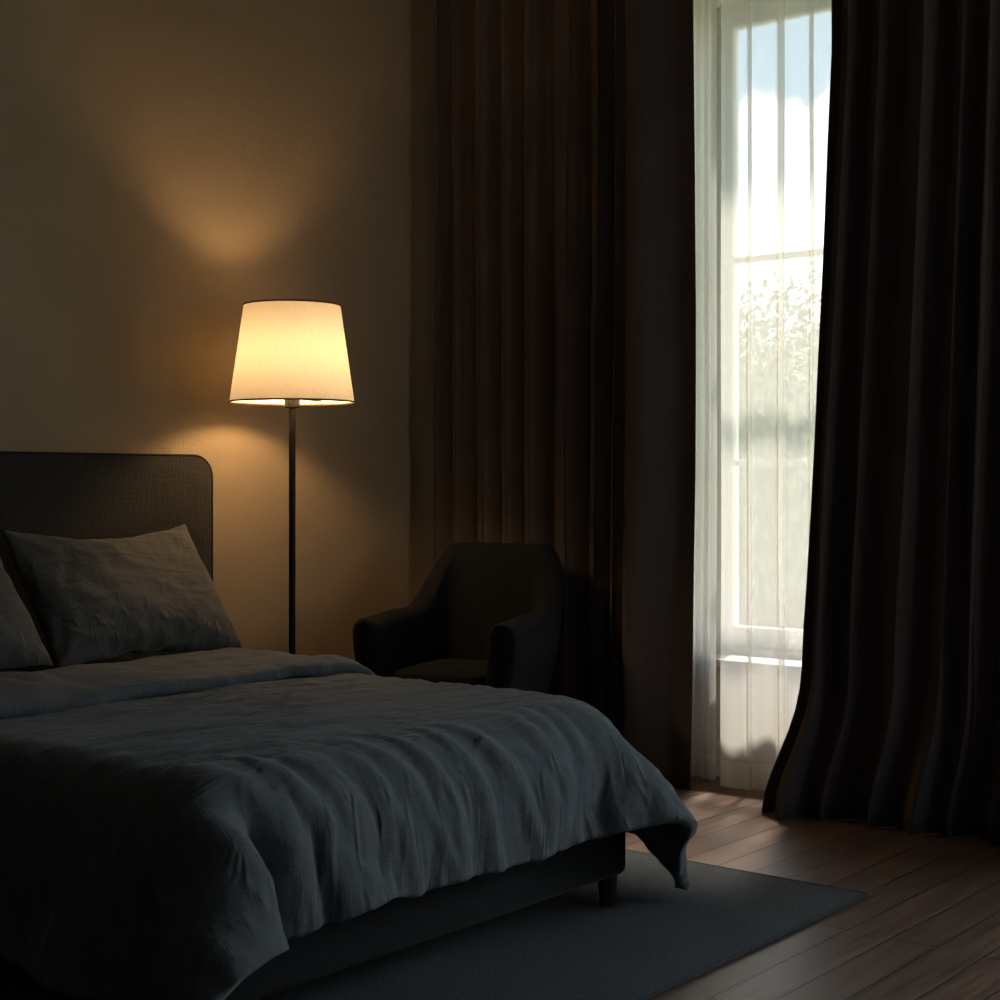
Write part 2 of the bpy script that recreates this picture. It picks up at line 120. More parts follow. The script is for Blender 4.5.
42,42,42,42,42,43,41,43,41,42,42,43,41,43,42,44,42,43,42,42,42,43,42,42,42,42,42,42,42,42,42,43,42,43,43,43,42,43,42,43,43,43,43,43,43,43,43,43,41,41,37,35,31,26,22,17,12,5,1,0,
0,0,0,2,4,5,2,0,-2,-2,-3,-8,-3309,1,-1,-3,-3,-2,-1,-1,0,-1,1,0,0,2,4,8,14,20,25,30,34,37,39,42,42,43,42,43,42,43,42,43,42,43,42,43,42,43,42,42,42,43,41,43,41,43,41,43,
41,43,41,42,42,42,42,43,42,43,43,43,41,43,42,42,42,43,41,43,41,42,42,42,42,43,43,43,42,43,42,43,42,43,42,43,43,44,43,43,43,43,42,41,37,35,31,26,22,17,12,5,1,0,0,0,0,0,0,2,
3,2,-1,-1,-4,-9,-3311,2,0,0,-1,-2,0,-1,0,0,0,1,0,2,3,8,15,20,24,30,33,37,40,41,42,43,42,43,42,43,43,42,43,43,42,43,42,43,42,43,42,42,42,42,42,42,42,42,41,42,42,42,42,42,
42,43,42,43,43,43,42,42,42,42,41,43,41,43,41,42,42,42,42,43,43,43,42,43,42,42,42,43,43,43,43,44,43,43,44,43,42,41,37,35,31,27,22,17,11,5,1,0,0,0,1,-1,0,0,2,1,0,-2,-4,-9,
-3318,3,3,1,2,0,0,0,0,0,0,1,1,1,3,8,15,20,25,29,34,36,40,41,42,42,43,42,43,43,42,43,43,43,42,43,43,43,42,43,42,42,42,42,41,42,42,42,41,42,42,42,41,43,42,43,42,43,43,42,
42,43,41,43,41,43,41,42,42,42,41,43,42,43,42,43,42,43,42,42,42,43,43,43,43,44,43,43,44,43,42,41,38,35,31,27,22,17,11,5,3,0,-1,0,0,0,0,0,0,1,0,-2,-4,-7,-3330,4,4,5,4,2,
0,0,1,0,1,0,1,1,3,9,14,20,25,29,34,36,39,41,42,43,42,42,43,43,42,43,43,43,43,43,43,43,42,43,42,43,41,42,42,42,41,42,41,42,41,42,42,42,42,43,43,43,42,43,42,42,42,42,42,42,
41,43,41,42,42,42,42,43,43,42,43,42,42,42,42,43,43,43,43,44,43,43,44,43,43,41,38,35,31,27,22,17,11,7,4,1,-1,-2,-1,0,0,0,0,0,0,-1,-2,-6,-3343,4,6,7,6,3,1,1,0,1,1,0,
1,1,3,9,14,20,25,30,33,37,39,41,41,43,42,42,43,42,43,43,43,43,43,43,43,43,43,43,42,42,42,42,42,41,41,42,41,42,41,42,42,42,42,43,42,44,42,43,42,42,42,42,42,42,41,42,42,42,41,43,
42,43,42,43,42,42,42,42,42,43,43,43,44,43,43,44,43,43,43,41,38,36,31,28,22,17,12,8,5,2,0,-3,-3,-1,-1,0,0,0,0,0,-1,-4,-3352,2,6,8,8,4,2,1,1,1,0,1,1,1,3,9,15,20,
25,29,33,37,39,41,41,42,42,42,43,42,43,43,43,43,43,43,43,43,43,43,43,42,43,41,42,41,42,41,41,42,41,42,41,43,42,42,43,43,42,43,42,43,41,42,42,42,42,42,41,42,42,43,42,43,42,43,42,42,
42,42,42,43,43,43,43,43,44,43,43,43,43,41,39,36,32,27,23,17,13,9,6,3,-1,-2,-4,-3,-1,-1,0,-1,0,1,1,1,-3362,1,5,8,9,5,3,2,1,1,0,1,0,2,3,9,15,20,25,30,33,36,39,41,
42,41,42,42,43,42,43,42,44,43,43,43,43,43,43,43,43,43,42,42,41,42,41,41,41,42,41,42,41,42,43,42,43,42,43,43,42,42,42,42,42,42,42,42,41,42,42,42,43,42,43,42,42,42,42,42,42,43,43,43,
44,43,43,43,43,44,42,42,39,35,32,28,23,17,13,10,6,4,0,-3,-4,-3,-1,-1,-1,-1,0,0,1,3,-3363,0,4,7,8,7,4,2,1,0,1,0,1,1,4,9,15,20,25,30,33,37,39,40,42,41,42,42,42,42,
43,43,43,43,44,43,43,43,43,43,43,42,42,42,42,41,41,42,41,41,42,42,42,42,42,42,42,43,42,42,43,42,42,43,42,42,41,42,42,42,42,42,43,42,43,42,42,42,42,42,43,42,43,43,44,43,43,43,43,43,
43,42,38,36,32,28,22,17,13,10,7,3,1,-3,-3,-2,-2,-1,-1,-1,-1,0,0,2,-3357,0,2,5,8,6,4,3,1,0,1,0,1,1,4,10,14,21,25,30,33,36,39,41,41,42,41,42,42,42,43,43,43,44,43,43,
44,43,43,42,43,42,42,42,42,41,41,42,41,41,42,42,41,42,43,42,42,42,43,42,42,43,42,42,42,42,42,42,42,42,42,42,42,43,42,43,42,42,42,42,43,42,43,43,43,43,43,43,43,44,42,42,39,36,32,28,
22,16,13,10,7,3,0,-2,-2,-2,-1,-1,-1,-1,-1,-1,-1,1,-3345,-2,0,3,5,6,4,2,1,1,0,0,1,2,3,10,15,20,25,30,33,37,39,40,42,41,41,42,42,42,43,43,43,44,43,44,43,43,42,43,42,42,
42,42,42,42,41,42,41,42,41,42,42,42,42,42,42,42,42,42,42,43,42,42,42,43,42,42,42,42,42,42,42,42,43,43,42,43,42,42,43,42,43,42,43,43,43,43,43,43,43,42,39,36,32,27,22,17,12,10,6,4,
0,-1,-2,-2,-1,-1,-1,-1,-1,-1,-1,0,-3330,-3,-1,1,2,3,2,1,0,1,0,1,1,1,3,10,15,20,25,30,33,37,39,41,41,42,41,41,42,43,42,43,44,43,44,43,43,43,43,42,42,42,42,42,42,41,42,42,
41,42,41,42,42,42,42,42,42,42,42,42,42,42,42,43,42,42,42,42,42,42,42,42,42,43,43,42,43,43,42,42,43,42,43,42,43,43,43,42,43,44,42,42,39,36,32,28,22,17,12,10,6,3,0,-1,-1,-2,-1,0,
-1,-1,-1,-1,-1,-1,-3316,-3,-2,0,0,-1,-1,-1,0,0,1,0,1,1,3,10,15,20,25,30,34,37,39,40,42,41,41,42,42,42,43,43,43,44,43,44,42,43,42,42,42,42,42,42,42,42,42,42,42,41,42,42,42,41,
42,42,42,42,42,42,42,42,42,42,42,42,43,42,42,42,41,42,43,43,42,43,43,43,42,43,42,43,42,43,43,42,43,42,43,43,43,41,39,37,32,27,22,17,13,10,6,3,-1,0,-2,-1,0,-1,-1,-2,-1,0,0,-2,
-3306,-3,-3,-1,-3,-3,-2,-2,0,-1,1,0,1,1,3,10,15,20,26,30,33,37,39,41,41,42,41,42,41,43,42,43,44,43,44,43,43,43,42,42,41,42,42,42,42,42,42,42,42,42,41,42,42,42,41,42,42,42,42,42,
42,42,42,42,42,42,42,42,42,42,42,42,42,43,43,43,43,42,43,42,43,42,43,43,42,43,42,43,43,43,42,41,39,37,32,28,22,17,13,10,7,2,-1,-1,-1,-1,-1,1,0,2,-1,-3,-3,-2,-3300,-4,-3,-3,-4,-4,
-3,-2,-1,0,0,1,1,1,3,10,15,20,26,30,34,37,39,41,41,42,41,42,42,42,42,43,43,44,43,43,43,43,42,41,42,42,42,41,42,43,42,42,42,42,42,42,41,42,42,42,42,42,42,41,42,42,42,42,42,42,
42,42,42,42,41,43,42,43,43,42,43,43,42,43,43,42,43,42,43,43,42,43,42,43,42,41,39,37,32,28,22,17,14,11,6,3,-2,-2,-1,-1,0,1,0,0,0,-2,-3,-2,-3297,-4,-4,-4,-5,-5,-3,-1,-1,-1,0,1,
1,2,3,10,15,21,25,30,34,38,39,41,41,42,41,42,42,42,42,43,43,43,43,44,42,43,42,42,42,41,42,41,43,42,42,42,42,42,42,42,41,42,42,42,42,42,42,42,42,41,42,42,42,41,42,42,42,43,41,43,
42,43,42,43,43,42,43,42,43,42,43,43,42,43,42,43,42,43,42,41,39,37,32,28,22,18,14,11,6,2,-1,-2,-2,0,0,0,0,0,-1,-1,-2,-2,-3296,-4,-5,-6,-6,-4,-3,-1,0,-1,-1,0,2,3,4,10,15,21,
25,31,34,38,39,41,42,41,42,42,42,42,42,42,43,43,43,43,43,42,42,42,42,41,42,42,42,42,42,42,42,42,42,41,42,42,42,42,43,42,42,41,42,42,42,41,42,42,42,42,42,42,42,42,42,42,43,43,42,43,
42,43,42,42,43,42,43,43,42,43,42,42,43,41,39,36,32,29,23,17,14,10,6,2,-1,-2,0,-1,0,0,0,0,-1,-1,-2,-1,-3297,-5,-6,-7,-6,-3,-2,0,0,-1,-2,0,2,3,6,10,15,21,25,31,34,38,40,41,
42,42,42,41,42,42,43,42,42,43,43,42,43,43,42,42,41,42,42,41,42,42,42,41,42,42,42,42,42,42,43,42,42,42,42,42,42,41,42,42,42,41,42,42,42,42,43,41,43,41,43,43,42,42,43,42,42,42,43,42,
43,42,43,42,43,42,42,41,39,37,32,29,23,18,13,9,6,2,-1,-1,0,0,0,-1,0,0,-1,-1,-1,-1,-3299,-6,-7,-8,-5,-2,0,1,0,-2,-2,0,1,3,7,10,16,20,27,30,35,38,40,42,42,42,42,42,42,42,
42,42,42,42,43,42,43,42,42,42,42,41,42,42,41,42,42,41,42,42,42,42,42,42,43,42,42,42,42,42,42,42,42,41,42,42,42,42,42,42,43,42,42,42,42,42,42,42,42,42,42,42,42,42,43,42,42,42,43,42,
42,42,39,37,33,28,24,18,13,8,5,2,0,0,0,0,0,-1,0,0,-1,-1,-1,0,-3302,-6,-10,-6,-4,-2,2,2,0,-2,-2,-1,1,3,7,11,15,21,26,31,35,39,40,42,43,42,42,42,42,42,42,42,42,41,42,43,
42,42,42,42,42,42,42,41,42,41,42,42,42,41,43,41,43,42,42,42,43,42,42,42,42,41,42,42,42,42,42,41,43,42,42,42,42,42,42,41,42,42,42,42,42,42,42,42,42,42,42,42,42,43,42,42,39,37,33,29,
24,19,13,7,5,2,0,0,0,0,0,0,-1,0,-1,0,-1,0,-3304,-9,-9,-6,-3,0,2,3,1,-2,-3,-1,1,4,7,10,15,21,27,31,35,38,41,43,43,42,43,42,42,42,42,41,42,41,42,42,42,41,42,42,42,42,
42,42,42,41,42,41,42,42,42,42,43,42,42,42,42,42,42,42,42,42,42,42,42,41,42,42,42,42,42,42,42,41,42,42,41,42,41,42,41,42,42,42,42,42,42,42,42,42,43,41,40,38,33,30,24,19,13,7,5,2,
1,0,0,-1,0,0,-1,0,0,-1,0,-1,-3306,-10,-8,-5,-3,1,3,4,2,-2,-3,-2,1,3,7,10,15,21,27,31,35,39,41,43,43,43,42,43,42,42,42,41,41,42,41,42,41,42,42,41,42,42,42,42,43,41,42,41,
42,42,42,42,43,42,42,42,42,42,42,42,42,42,42,41,42,41,42,42,42,41,42,42,42,42,41,41,42,41,42,41,42,42,41,43,41,42,42,42,42,42,43,41,40,38,34,30,24,20,13,7,5,2,1,0,-1,0,-1,0,
0,0,-1,0,0,-1,-3308,-9,-7,-5,-3,0,2,4,4,0,-3,-2,0,3,7,9,15,22,26,31,36,39,41,43,43,43,43,43,42,43,41,42,41,42,41,41,41,41,41,42,42,42,42,42,43,41,42,42,41,42,42,43,42,42,
43,42,42,42,41,42,42,41,42,41,42,41,42,41,42,41,42,42,41,42,41,41,42,41,41,42,41,42,42,42,41,42,42,42,42,42,42,42,41,38,34,30,25,20,13,8,4,3,1,-1,-1,-1,0,1,0,-1,0,-1,0,1,
-3309,-7,-6,-5,-2,-1,0,2,3,2,-1,-2,0,2,6,9,15,21,27,31,36,39,42,43,43,44,43,42,43,42,42,42,41,42,41,41,41,40,42,41,42,42,42,42,43,41,42,42,42,41,42,43,42,43,42,42,42,42,41,42,
41,41,42,41,41,42,41,41,42,41,42,41,42,41,41,42,41,41,42,41,42,42,41,42,42,42,41,42,42,42,42,43,40,38,35,30,25,20,14,8,4,3,0,-2,-2,1,2,1,-1,-1,-1,0,0,-1,-3307,-3,-4,-4,-3,-2,
-1,0,1,1,1,0,0,1,4,9,15,22,26,32,35,40,42,43,44,43,43,44,42,43,42,42,42,41,41,41,41,40,42,40,42,42,42,42,43,42,40,42,43,41,42,42,43,42,43,42,41,42,41,41,41,41,41,42,41,41,
41,41,41,41,41,42,41,41,42,41,41,42,41,42,41,42,42,42,41,42,42,42,41,42,43,42,40,39,34,31,26,20,14,9,3,2,-2,-1,2,4,2,-1,-4,-2,0,1,0,2,-3311,-1,-2,-2,-2,-2,-2,-1,0,-1,1,0,
0,1,3,9,15,21,27,32,36,39,42,44,44,43,44,43,43,42,43,42,42,41,41,42,41,41,39,43,39,42,42,43,42,42,41,41,43,41,42,42,43,43,42,42,41,41,41,41,41,41,41,41,41,41,41,41,41,41,41,41,
41,41,42,41,42,41,41,42,42,42,41,42,42,42,41,42,42,42,42,43,40,39,34,31,26,20,15,8,3,1,1,3,2,1,-1,-5,-3,0,2,0,0,-1,-3308,-2,-2,-1,-2,-1,0,-1,-1,0,0,0,0,0,3,9,15,21,
27,32,36,40,42,44,44,44,43,44,43,43,42,43,42,42,41,41,41,42,40,41,41,40,42,42,42,42,42,40,43,42,40,43,42,43,41,42,41,41,41,40,41,41,41,41,41,41,41,41,40,41,41,41,41,41,41,42,41,41,
42,41,42,42,42,42,42,42,41,42,42,42,42,43,40,39,34,32,25,21,15,9,3,1,2,1,0,-2,-2,-2,0,2,1,0,0,1,-3318,-1,0,0,0,0,0,-1,0,0,0,0,0,0,3,8,16,21,27,32,36,40,42,44,
44,44,44,43,43,43,43,43,42,42,42,41,41,42,41,40,41,42,40,42,41,42,42,41,41,43,40,43,42,42,42,41,41,41,40,41,40,41,41,41,42,41,41,40,41,40,41,41,41,41,41,41,41,42,41,42,42,42,42,42,
42,42,41,42,42,42,42,43,40,39,34,32,25,21,15,10,3,0,0,0,0,0,-1,0,1,1,0,0,0,-2,-3326,2,2,1,2,1,1,0,0,0,0,0,0,0,2,9,15,22,26,33,36,41,42,45,43,81,41,40,40,41,
40,41,40,41,40,40,41,40,41,40,41,40,41,40,40,41,40,41,40,41,40,41,40,40,41,40,41,40,41,40,41,40,40,41,40,41,40,41,40,41,40,40,41,40,41,40,41,40,41,40,40,41,40,41,40,41,40,40,41,40,
73,42,40,39,34,32,25,22,15,9,4,0,0,0,0,0,0,0,0,0,0,0,0,1,
],
[
4520,-12,-11,-12,-12,-14,-13,-14,-12,-9,-6,0,4,11,14,19,24,31,33,34,33,29,27,24,20,17,12,8,2,-3,-8,-13,-15,-16,-12,-9,-5,-1,3,8,13,15,13,9,4,4,1,0,-6,-10,-5,0,1,2,2,2,0,0,0,-1,
0,-1,0,1,0,0,1,0,1,0,0,0,-2,-3,-4,-7,-11,-16,-18,-21,-22,-24,-24,-25,-23,-23,-20,-18,-14,-8,-2,2,8,12,15,18,20,21,22,22,21,21,21,20,21,21,21,21,19,20,18,18,17,17,-304,-10,-10,-10,-11,-11,
-13,-14,-13,-12,-8,-4,1,7,12,17,23,27,33,35,33,29,25,22,18,13,10,2,0,0,-4,-11,-15,-14,-10,-6,-4,1,4,9,12,11,8,4,2,1,1,0,-2,-4,-3,-1,1,1,1,0,-1,0,-1,0,0,0,-1,-1,-1,-1,
-1,1,1,2,3,1,1,0,-3,-5,-8,-13,-17,-20,-24,-26,-24,-23,-23,-20,-19,-15,-11,-6,-1,5,9,13,15,19,20,21,21,22,21,21,20,21,20,21,19,19,18,16,16,15,15,14,-288,-9,-9,-9,-9,-10,-12,-13,-13,-13,-11,-7,
-3,3,9,15,19,25,33,35,33,29,24,20,16,10,4,0,0,0,-2,-9,-13,-11,-8,-4,-1,2,6,9,9,6,3,1,1,0,0,0,-1,-1,-1,0,0,0,0,0,-1,0,-1,0,0,0,0,-2,-3,-4,-3,-2,1,3,5,6,
4,3,1,-2,-6,-10,-16,-20,-26,-26,-25,-23,-21,-18,-17,-12,-8,-4,2,6,10,14,16,19,20,21,21,21,21,21,20,21,19,20,18,17,15,15,13,12,12,11,-272,-7,-9,-8,-8,-9,-10,-11,-13,-13,-12,-11,-6,-1,5,11,16,22,
30,35,33,28,24,18,14,9,1,0,0,0,-4,-9,-9,-8,-5,-2,1,4,6,6,5,2,1,0,0,0,0,-1,0,0,0,0,-1,0,0,-1,0,-1,-1,1,1,0,0,-3,-4,-6,-5,-3,0,2,5,7,8,7,4,1,-2,-8,
-14,-17,-23,-27,-27,-24,-20,-18,-14,-11,-6,-1,4,9,11,16,17,19,20,20,21,21,20,21,20,20,19,18,17,14,13,11,11,10,9,9,-254,-8,-7,-7,-8,-7,-9,-9,-12,-13,-13,-12,-9,-5,0,7,13,19,25,33,34,29,22,18,
12,5,0,0,0,-2,-4,-7,-6,-5,-3,0,3,4,4,3,1,0,-1,0,0,0,-1,1,0,0,0,0,0,0,-1,-1,-1,-1,0,1,1,1,0,-3,-4,-6,-6,-5,-2,1,4,7,9,10,8,1,0,-3,-9,-15,-18,-24,-28,-26,
-22,-17,-13,-9,-3,1,7,10,14,16,18,19,20,20,20,21,20,21,20,19,17,17,13,12,10,9,8,7,7,6,-235,-6,-7,-6,-7,-7,-7,-8,-10,-11,-13,-13,-11,-9,-4,2,9,14,21,29,33,30,22,16,11,2,0,0,0,-3,
-4,-4,-5,-2,-1,2,3,2,2,-1,-1,-1,0,0,0,0,0,0,0,0,1,0,0,0,-1,-1,-1,-1,0,2,1,1,0,-2,-4,-5,-6,-5,-4,-1,2,5,8,11,12,1,0,0,-3,-9,-15,-20,-25,-28,-24,-17,-12,-6,-2,5,
8,13,15,17,18,20,19,20,20,21,20,20,19,17,17,13,11,8,7,7,6,4,5,4,-213,-7,-6,-7,-6,-5,-6,-7,-8,-10,-11,-13,-12,-11,-8,-2,4,10,16,23,30,29,24,14,9,0,0,0,-1,-2,-3,-3,-2,-1,1,2,
1,0,-1,-2,-1,-1,1,0,0,1,-1,0,0,1,0,1,0,0,0,-1,-1,0,0,1,1,1,0,-1,-3,-4,-4,-6,-4,-1,-1,2,5,9,13,4,0,0,0,-3,-10,-15,-22,-26,-25,-17,-10,-5,1,6,12,14,16,18,18,20,
19,20,20,19,20,19,18,16,13,11,8,5,5,4,3,2,2,3,-194,-6,-7,-5,-5,-5,-5,-5,-6,-7,-9,-12,-12,-12,-9,-6,0,5,11,16,24,27,24,13,6,0,0,0,0,-1,-2,-1,-1,0,1,1,-1,-2,-2,-2,0,0,
2,1,0,1,0,-1,0,0,0,1,0,1,0,0,-1,0,0,1,1,0,0,-1,-1,-3,-3,-5,-4,-1,0,-1,1,5,11,6,0,0,0,0,-4,-11,-17,-24,-24,-14,-8,-2,3,9,13,15,17,18,18,19,20,19,19,19,19,18,
16,14,11,8,4,2,2,1,0,1,2,3,-182,-5,-4,-4,-5,-5,-5,-4,-2,-3,-5,-10,-11,-12,-10,-8,-4,1,5,11,17,22,23,13,2,0,0,0,1,0,0,0,0,1,0,0,-2,-3,-2,0,0,2,1,2,0,1,-1,0,
0,-1,0,1,0,1,1,0,-1,0,0,0,1,0,-1,0,0,-2,-2,-3,-4,-2,1,1,-3,2,7,5,0,0,0,-1,0,-7,-12,-20,-20,-11,-4,0,6,10,13,16,18,18,18,19,18,17,18,19,19,18,14,11,8,4,0,-2,
-1,-3,-1,1,4,5,-166,-3,-2,-4,-5,-6,-5,-4,-3,0,-2,-5,-8,-11,-10,-10,-6,-2,1,5,10,17,20,11,0,1,1,0,1,1,0,1,0,0,0,0,-1,-2,-2,0,1,2,2,1,0,0,0,0,0,0,0,0,0,0,
0,0,0,0,0,-1,0,0,0,0,-1,0,0,-2,-2,-2,-1,2,1,-2,3,3,0,-1,0,0,-1,-2,-12,-15,-14,-5,-1,3,7,10,14,16,17,18,18,15,15,18,18,21,20,15,11,9,4,-2,-5,-5,-4,-2,1,3,5,6,
-145,-2,-3,-5,-5,-6,-5,-4,-3,-1,-1,-1,-5,-9,-9,-10,-8,-5,-2,2,5,10,14,10,1,1,1,1,1,1,1,0,1,0,0,0,0,-3,-1,0,2,2,1,0,0,0,0,0,0,0,0,0,0,0,0,0,0,0,0,-1,
0,0,0,-1,0,0,-1,0,0,-1,-2,1,2,0,0,1,-1,0,0,-1,-1,-1,-9,-10,-8,-2,1,5,7,11,14,16,17,18,16,13,14,19,20,21,16,12,9,4,-2,-8,-8,-5,-2,1,3,5,6,8,-128,-2,-4,-5,-5,-4,
-4,-4,-3,-2,-2,-1,-3,-6,-7,-9,-8,-7,-4,-1,1,5,7,8,2,1,2,1,1,1,1,1,1,0,0,-1,0,-2,-1,0,2,2,0,1,0,0,0,0,0,0,0,0,0,0,1,-1,0,0,0,-1,0,-1,0,-1,0,0,
-1,0,0,0,0,0,1,0,0,0,0,0,-1,-1,-1,0,-6,-6,-3,1,2,5,8,11,13,15,17,17,15,15,15,18,21,17,12,8,3,-3,-8,-10,-6,-1,2,4,6,7,8,9,-116,-3,-4,-4,-4,-3,-4,-4,-3,-3,-2,-2,
-2,-4,-6,-8,-7,-8,-5,-4,-1,1,3,3,3,2,1,2,1,2,1,0,1,0,0,0,-1,-2,-1,1,1,2,1,0,0,1,0,0,0,0,0,0,0,0,0,0,0,0,-1,0,-1,-1,0,-1,0,-1,0,0,0,0,0,1,
0,1,0,0,0,-1,-1,-1,-1,0,-2,-2,-1,1,3,5,8,10,13,15,16,15,17,18,17,18,16,12,8,1,-4,-10,-10,-5,0,3,6,8,8,9,9,10,-107,-4,-4,-4,-3,-2,-4,-3,-3,-4,-2,-3,-3,-4,-5,-6,-6,-7,
-6,-5,-3,-2,-1,-1,3,3,1,2,2,1,1,1,0,1,0,-1,-1,-1,-1,0,2,1,1,0,1,0,0,0,0,0,0,0,0,1,0,-1,0,0,-1,0,-1,-1,0,-1,-1,0,0,0,0,0,1,0,1,0,1,0,-1,0,
-1,-1,-1,-1,1,0,0,2,3,5,7,9,12,14,14,17,19,19,17,16,11,6,0,-7,-8,-8,-4,1,4,8,9,9,10,11,10,10,-99,-5,-4,-4,-3,-3,-3,-3,-3,-4,-3,-3,-3,-4,-4,-6,-6,-6,-6,-6,-5,-6,-3,-1,
3,2,2,2,1,2,1,1,0,1,0,0,-1,-1,-1,0,1,1,1,0,1,0,0,0,0,0,0,0,0,0,0,0,0,-1,0,-1,0,-1,-1,-1,0,-1,0,1,0,0,1,1,0,1,0,0,-1,-1,0,-2,-1,-1,0,1,
1,2,4,5,6,9,11,13,14,19,19,19,15,10,5,-2,-7,-7,-5,-2,2,5,8,10,11,12,11,12,11,11,-95,-4,-5,-4,-4,-2,-3,-3,-3,-4,-3,-4,-3,-4,-4,-5,-5,-6,-6,-7,-7,-6,-4,-1,2,2,2,1,2,1,
1,1,0,1,0,0,0,-1,-1,0,0,0,1,1,0,1,0,0,1,0,0,0,-1,0,0,-1,0,0,-1,0,-1,-1,0,-1,-1,0,0,0,1,1,0,1,1,0,0,0,-1,-1,0,-1,-2,-1,-1,0,1,1,3,5,6,7,
10,12,14,17,19,19,10,4,-2,-5,-4,-2,1,3,5,8,10,12,12,13,12,12,12,12,-92,-4,-5,-4,-4,-3,-4,-3,-3,-3,-4,-3,-4,-4,-4,-4,-6,-5,-7,-6,-6,-6,-4,-3,1,2,1,1,2,1,1,1,0,1,1,0,
0,-1,0,-1,0,0,0,1,0,1,0,1,0,0,0,0,0,-1,0,-1,0,0,-1,0,-1,-1,0,-1,0,-1,1,0,0,1,0,1,0,0,0,0,0,-1,-1,-1,-1,-1,-1,-1,0,1,1,4,4,7,9,10,13,16,18,15,
4,-1,-2,-1,2,3,4,5,8,9,12,13,13,12,13,12,13,11,-88,-4,-5,-4,-4,-4,-3,-4,-3,-4,-3,-4,-3,-4,-4,-4,-5,-6,-5,-6,-5,-4,-4,-2,-3,1,1,1,1,1,1,1,0,1,1,0,0,0,-1,0,-1,0,
0,0,1,0,1,1,0,1,0,-1,-1,0,-1,0,-1,0,0,-1,0,-1,-1,0,0,0,0,0,0,0,1,0,1,0,0,0,-1,-1,-1,0,-2,-1,-1,-1,0,0,1,2,3,6,7,9,12,14,15,7,3,0,2,4,4,5,
7,7,9,11,12,12,13,13,12,13,12,12,-87,-4,-4,-4,-4,-4,-4,-4,-3,-4,-3,-4,-3,-4,-4,-5,-5,-5,-5,-5,-4,-5,-3,-2,-1,-1,1,1,0,1,1,0,1,1,1,1,0,0,-1,0,-1,0,0,0,0,1,1,0,
1,0,0,0,-1,-1,0,-1,0,0,-1,0,-1,-1,0,-1,0,0,0,0,0,0,1,0,0,0,0,0,-1,-1,0,-1,-1,-1,-1,-2,0,-1,1,1,3,4,6,8,10,13,10,6,4,3,4,5,6,7,8,9,10,11,11,12,
12,12,12,12,13,12,-85,-3,-4,-4,-4,-3,-4,-4,-4,-4,-3,-4,-4,-4,-3,-5,-4,-5,-4,-4,-4,-4,-3,-2,-1,-1,0,1,0,1,0,1,0,1,1,1,0,0,0,-1,0,-1,0,0,0,1,1,1,0,1,-1,0,-1,-1,
0,0,-1,0,0,-1,-1,0,-1,0,0,0,0,0,0,0,-1,1,0,0,0,-1,0,-1,-1,-1,0,-1,-1,-1,-1,0,0,1,1,4,4,7,9,11,9,6,5,5,5,6,7,9,9,9,10,10,10,10,11,11,12,11,12,12,
-83,-3,-3,-4,-3,-3,-3,-4,-3,-4,-4,-3,-4,-4,-4,-4,-4,-5,-4,-4,-3,-3,-3,-2,-1,0,0,0,0,0,0,1,0,1,1,1,1,0,0,-1,0,-1,0,-1,1,0,1,1,0,1,0,0,-1,-1,0,0,0,-1,0,-1,
-1,0,-1,0,0,0,0,0,0,-1,0,0,-1,0,0,-1,0,-1,-1,-1,0,-1,0,-1,0,-1,0,0,2,2,4,6,8,10,8,7,6,6,6,7,8,9,9,9,9,8,9,9,10,10,10,11,12,11,-80,-3,-3,-2,-3,-3,
-3,-2,-3,-4,-3,-3,-4,-4,-3,-4,-4,-4,-3,-4,-3,-2,-3,-1,-1,-1,0,0,0,0,0,0,0,1,1,0,1,1,0,-1,0,-1,0,-1,1,0,1,1,0,1,0,0,-1,0,-1,0,0,0,-1,0,-1,-1,-1,0,0,0,
0,0,0,0,-1,0,-1,0,-1,0,-1,0,-1,-1,-1,0,0,-1,0,0,0,0,2,2,3,5,6,9,8,7,7,7,7,8,8,8,8,8,8,7,7,8,8,9,9,10,11,11,-75,-2,-3,-2,-2,-3,-2,-3,-2,-3,-3,-3,
-3,-3,-3,-3,-4,-4,-3,-3,-3,-2,-2,-1,-1,-1,0,-1,0,0,0,0,0,0,1,1,1,0,0,0,0,0,-1,0,0,1,0,1,0,1,0,0,0,0,0,0,-1,0,0,-1,-1,-1,-1,0,0,0,0,0,0,0,-1,-1,
0,-1,-1,-1,0,-1,-1,-1,0,0,-1,0,0,0,0,1,1,2,3,4,6,7,9,7,7,8,7,8,8,7,6,7,5,6,6,7,6,8,7,9,10,10,-62,-2,-2,-2,-2,-3,-2,-2,-2,-3,-2,-3,-2,-3,-3,-2,-3,-3,
-3,-3,-2,-2,-2,-2,-1,0,-1,0,0,-1,0,0,0,0,1,0,1,0,1,0,-1,0,0,0,0,0,1,0,1,1,0,0,0,0,0,0,0,0,-1,-1,-1,0,-1,0,0,0,0,0,-1,0,-1,0,-1,-1,-1,-1,-1,0,
-1,-1,0,0,-1,0,0,1,0,1,1,2,3,3,5,7,8,7,7,8,7,7,7,5,5,4,4,4,5,5,6,5,7,7,8,9,-44,-1,-1,-3,-2,-2,-2,-2,-2,-1,-3,-2,-2,-3,-3,-2,-3,-3,-2,-3,-2,-2,-2,-1,
-1,-1,-1,0,0,-1,0,0,0,0,0,1,0,1,0,0,1,0,0,0,0,0,0,1,0,1,0,1,0,0,0,0,0,-1,0,-1,-1,0,-1,0,0,0,0,0,-1,0,0,-1,-1,-1,-1,-2,-1,0,-1,-1,0,0,-1,0,
0,1,0,1,2,1,3,4,5,5,7,8,7,7,6,6,5,4,4,2,3,3,4,4,5,5,5,6,6,6,-23,-1,-1,-2,-2,-2,-1,-2,-2,-1,-2,-3,-2,-3,-3,-3,-2,-2,-3,-2,-2,-2,-1,-2,-1,-1,0,0,-1,0,
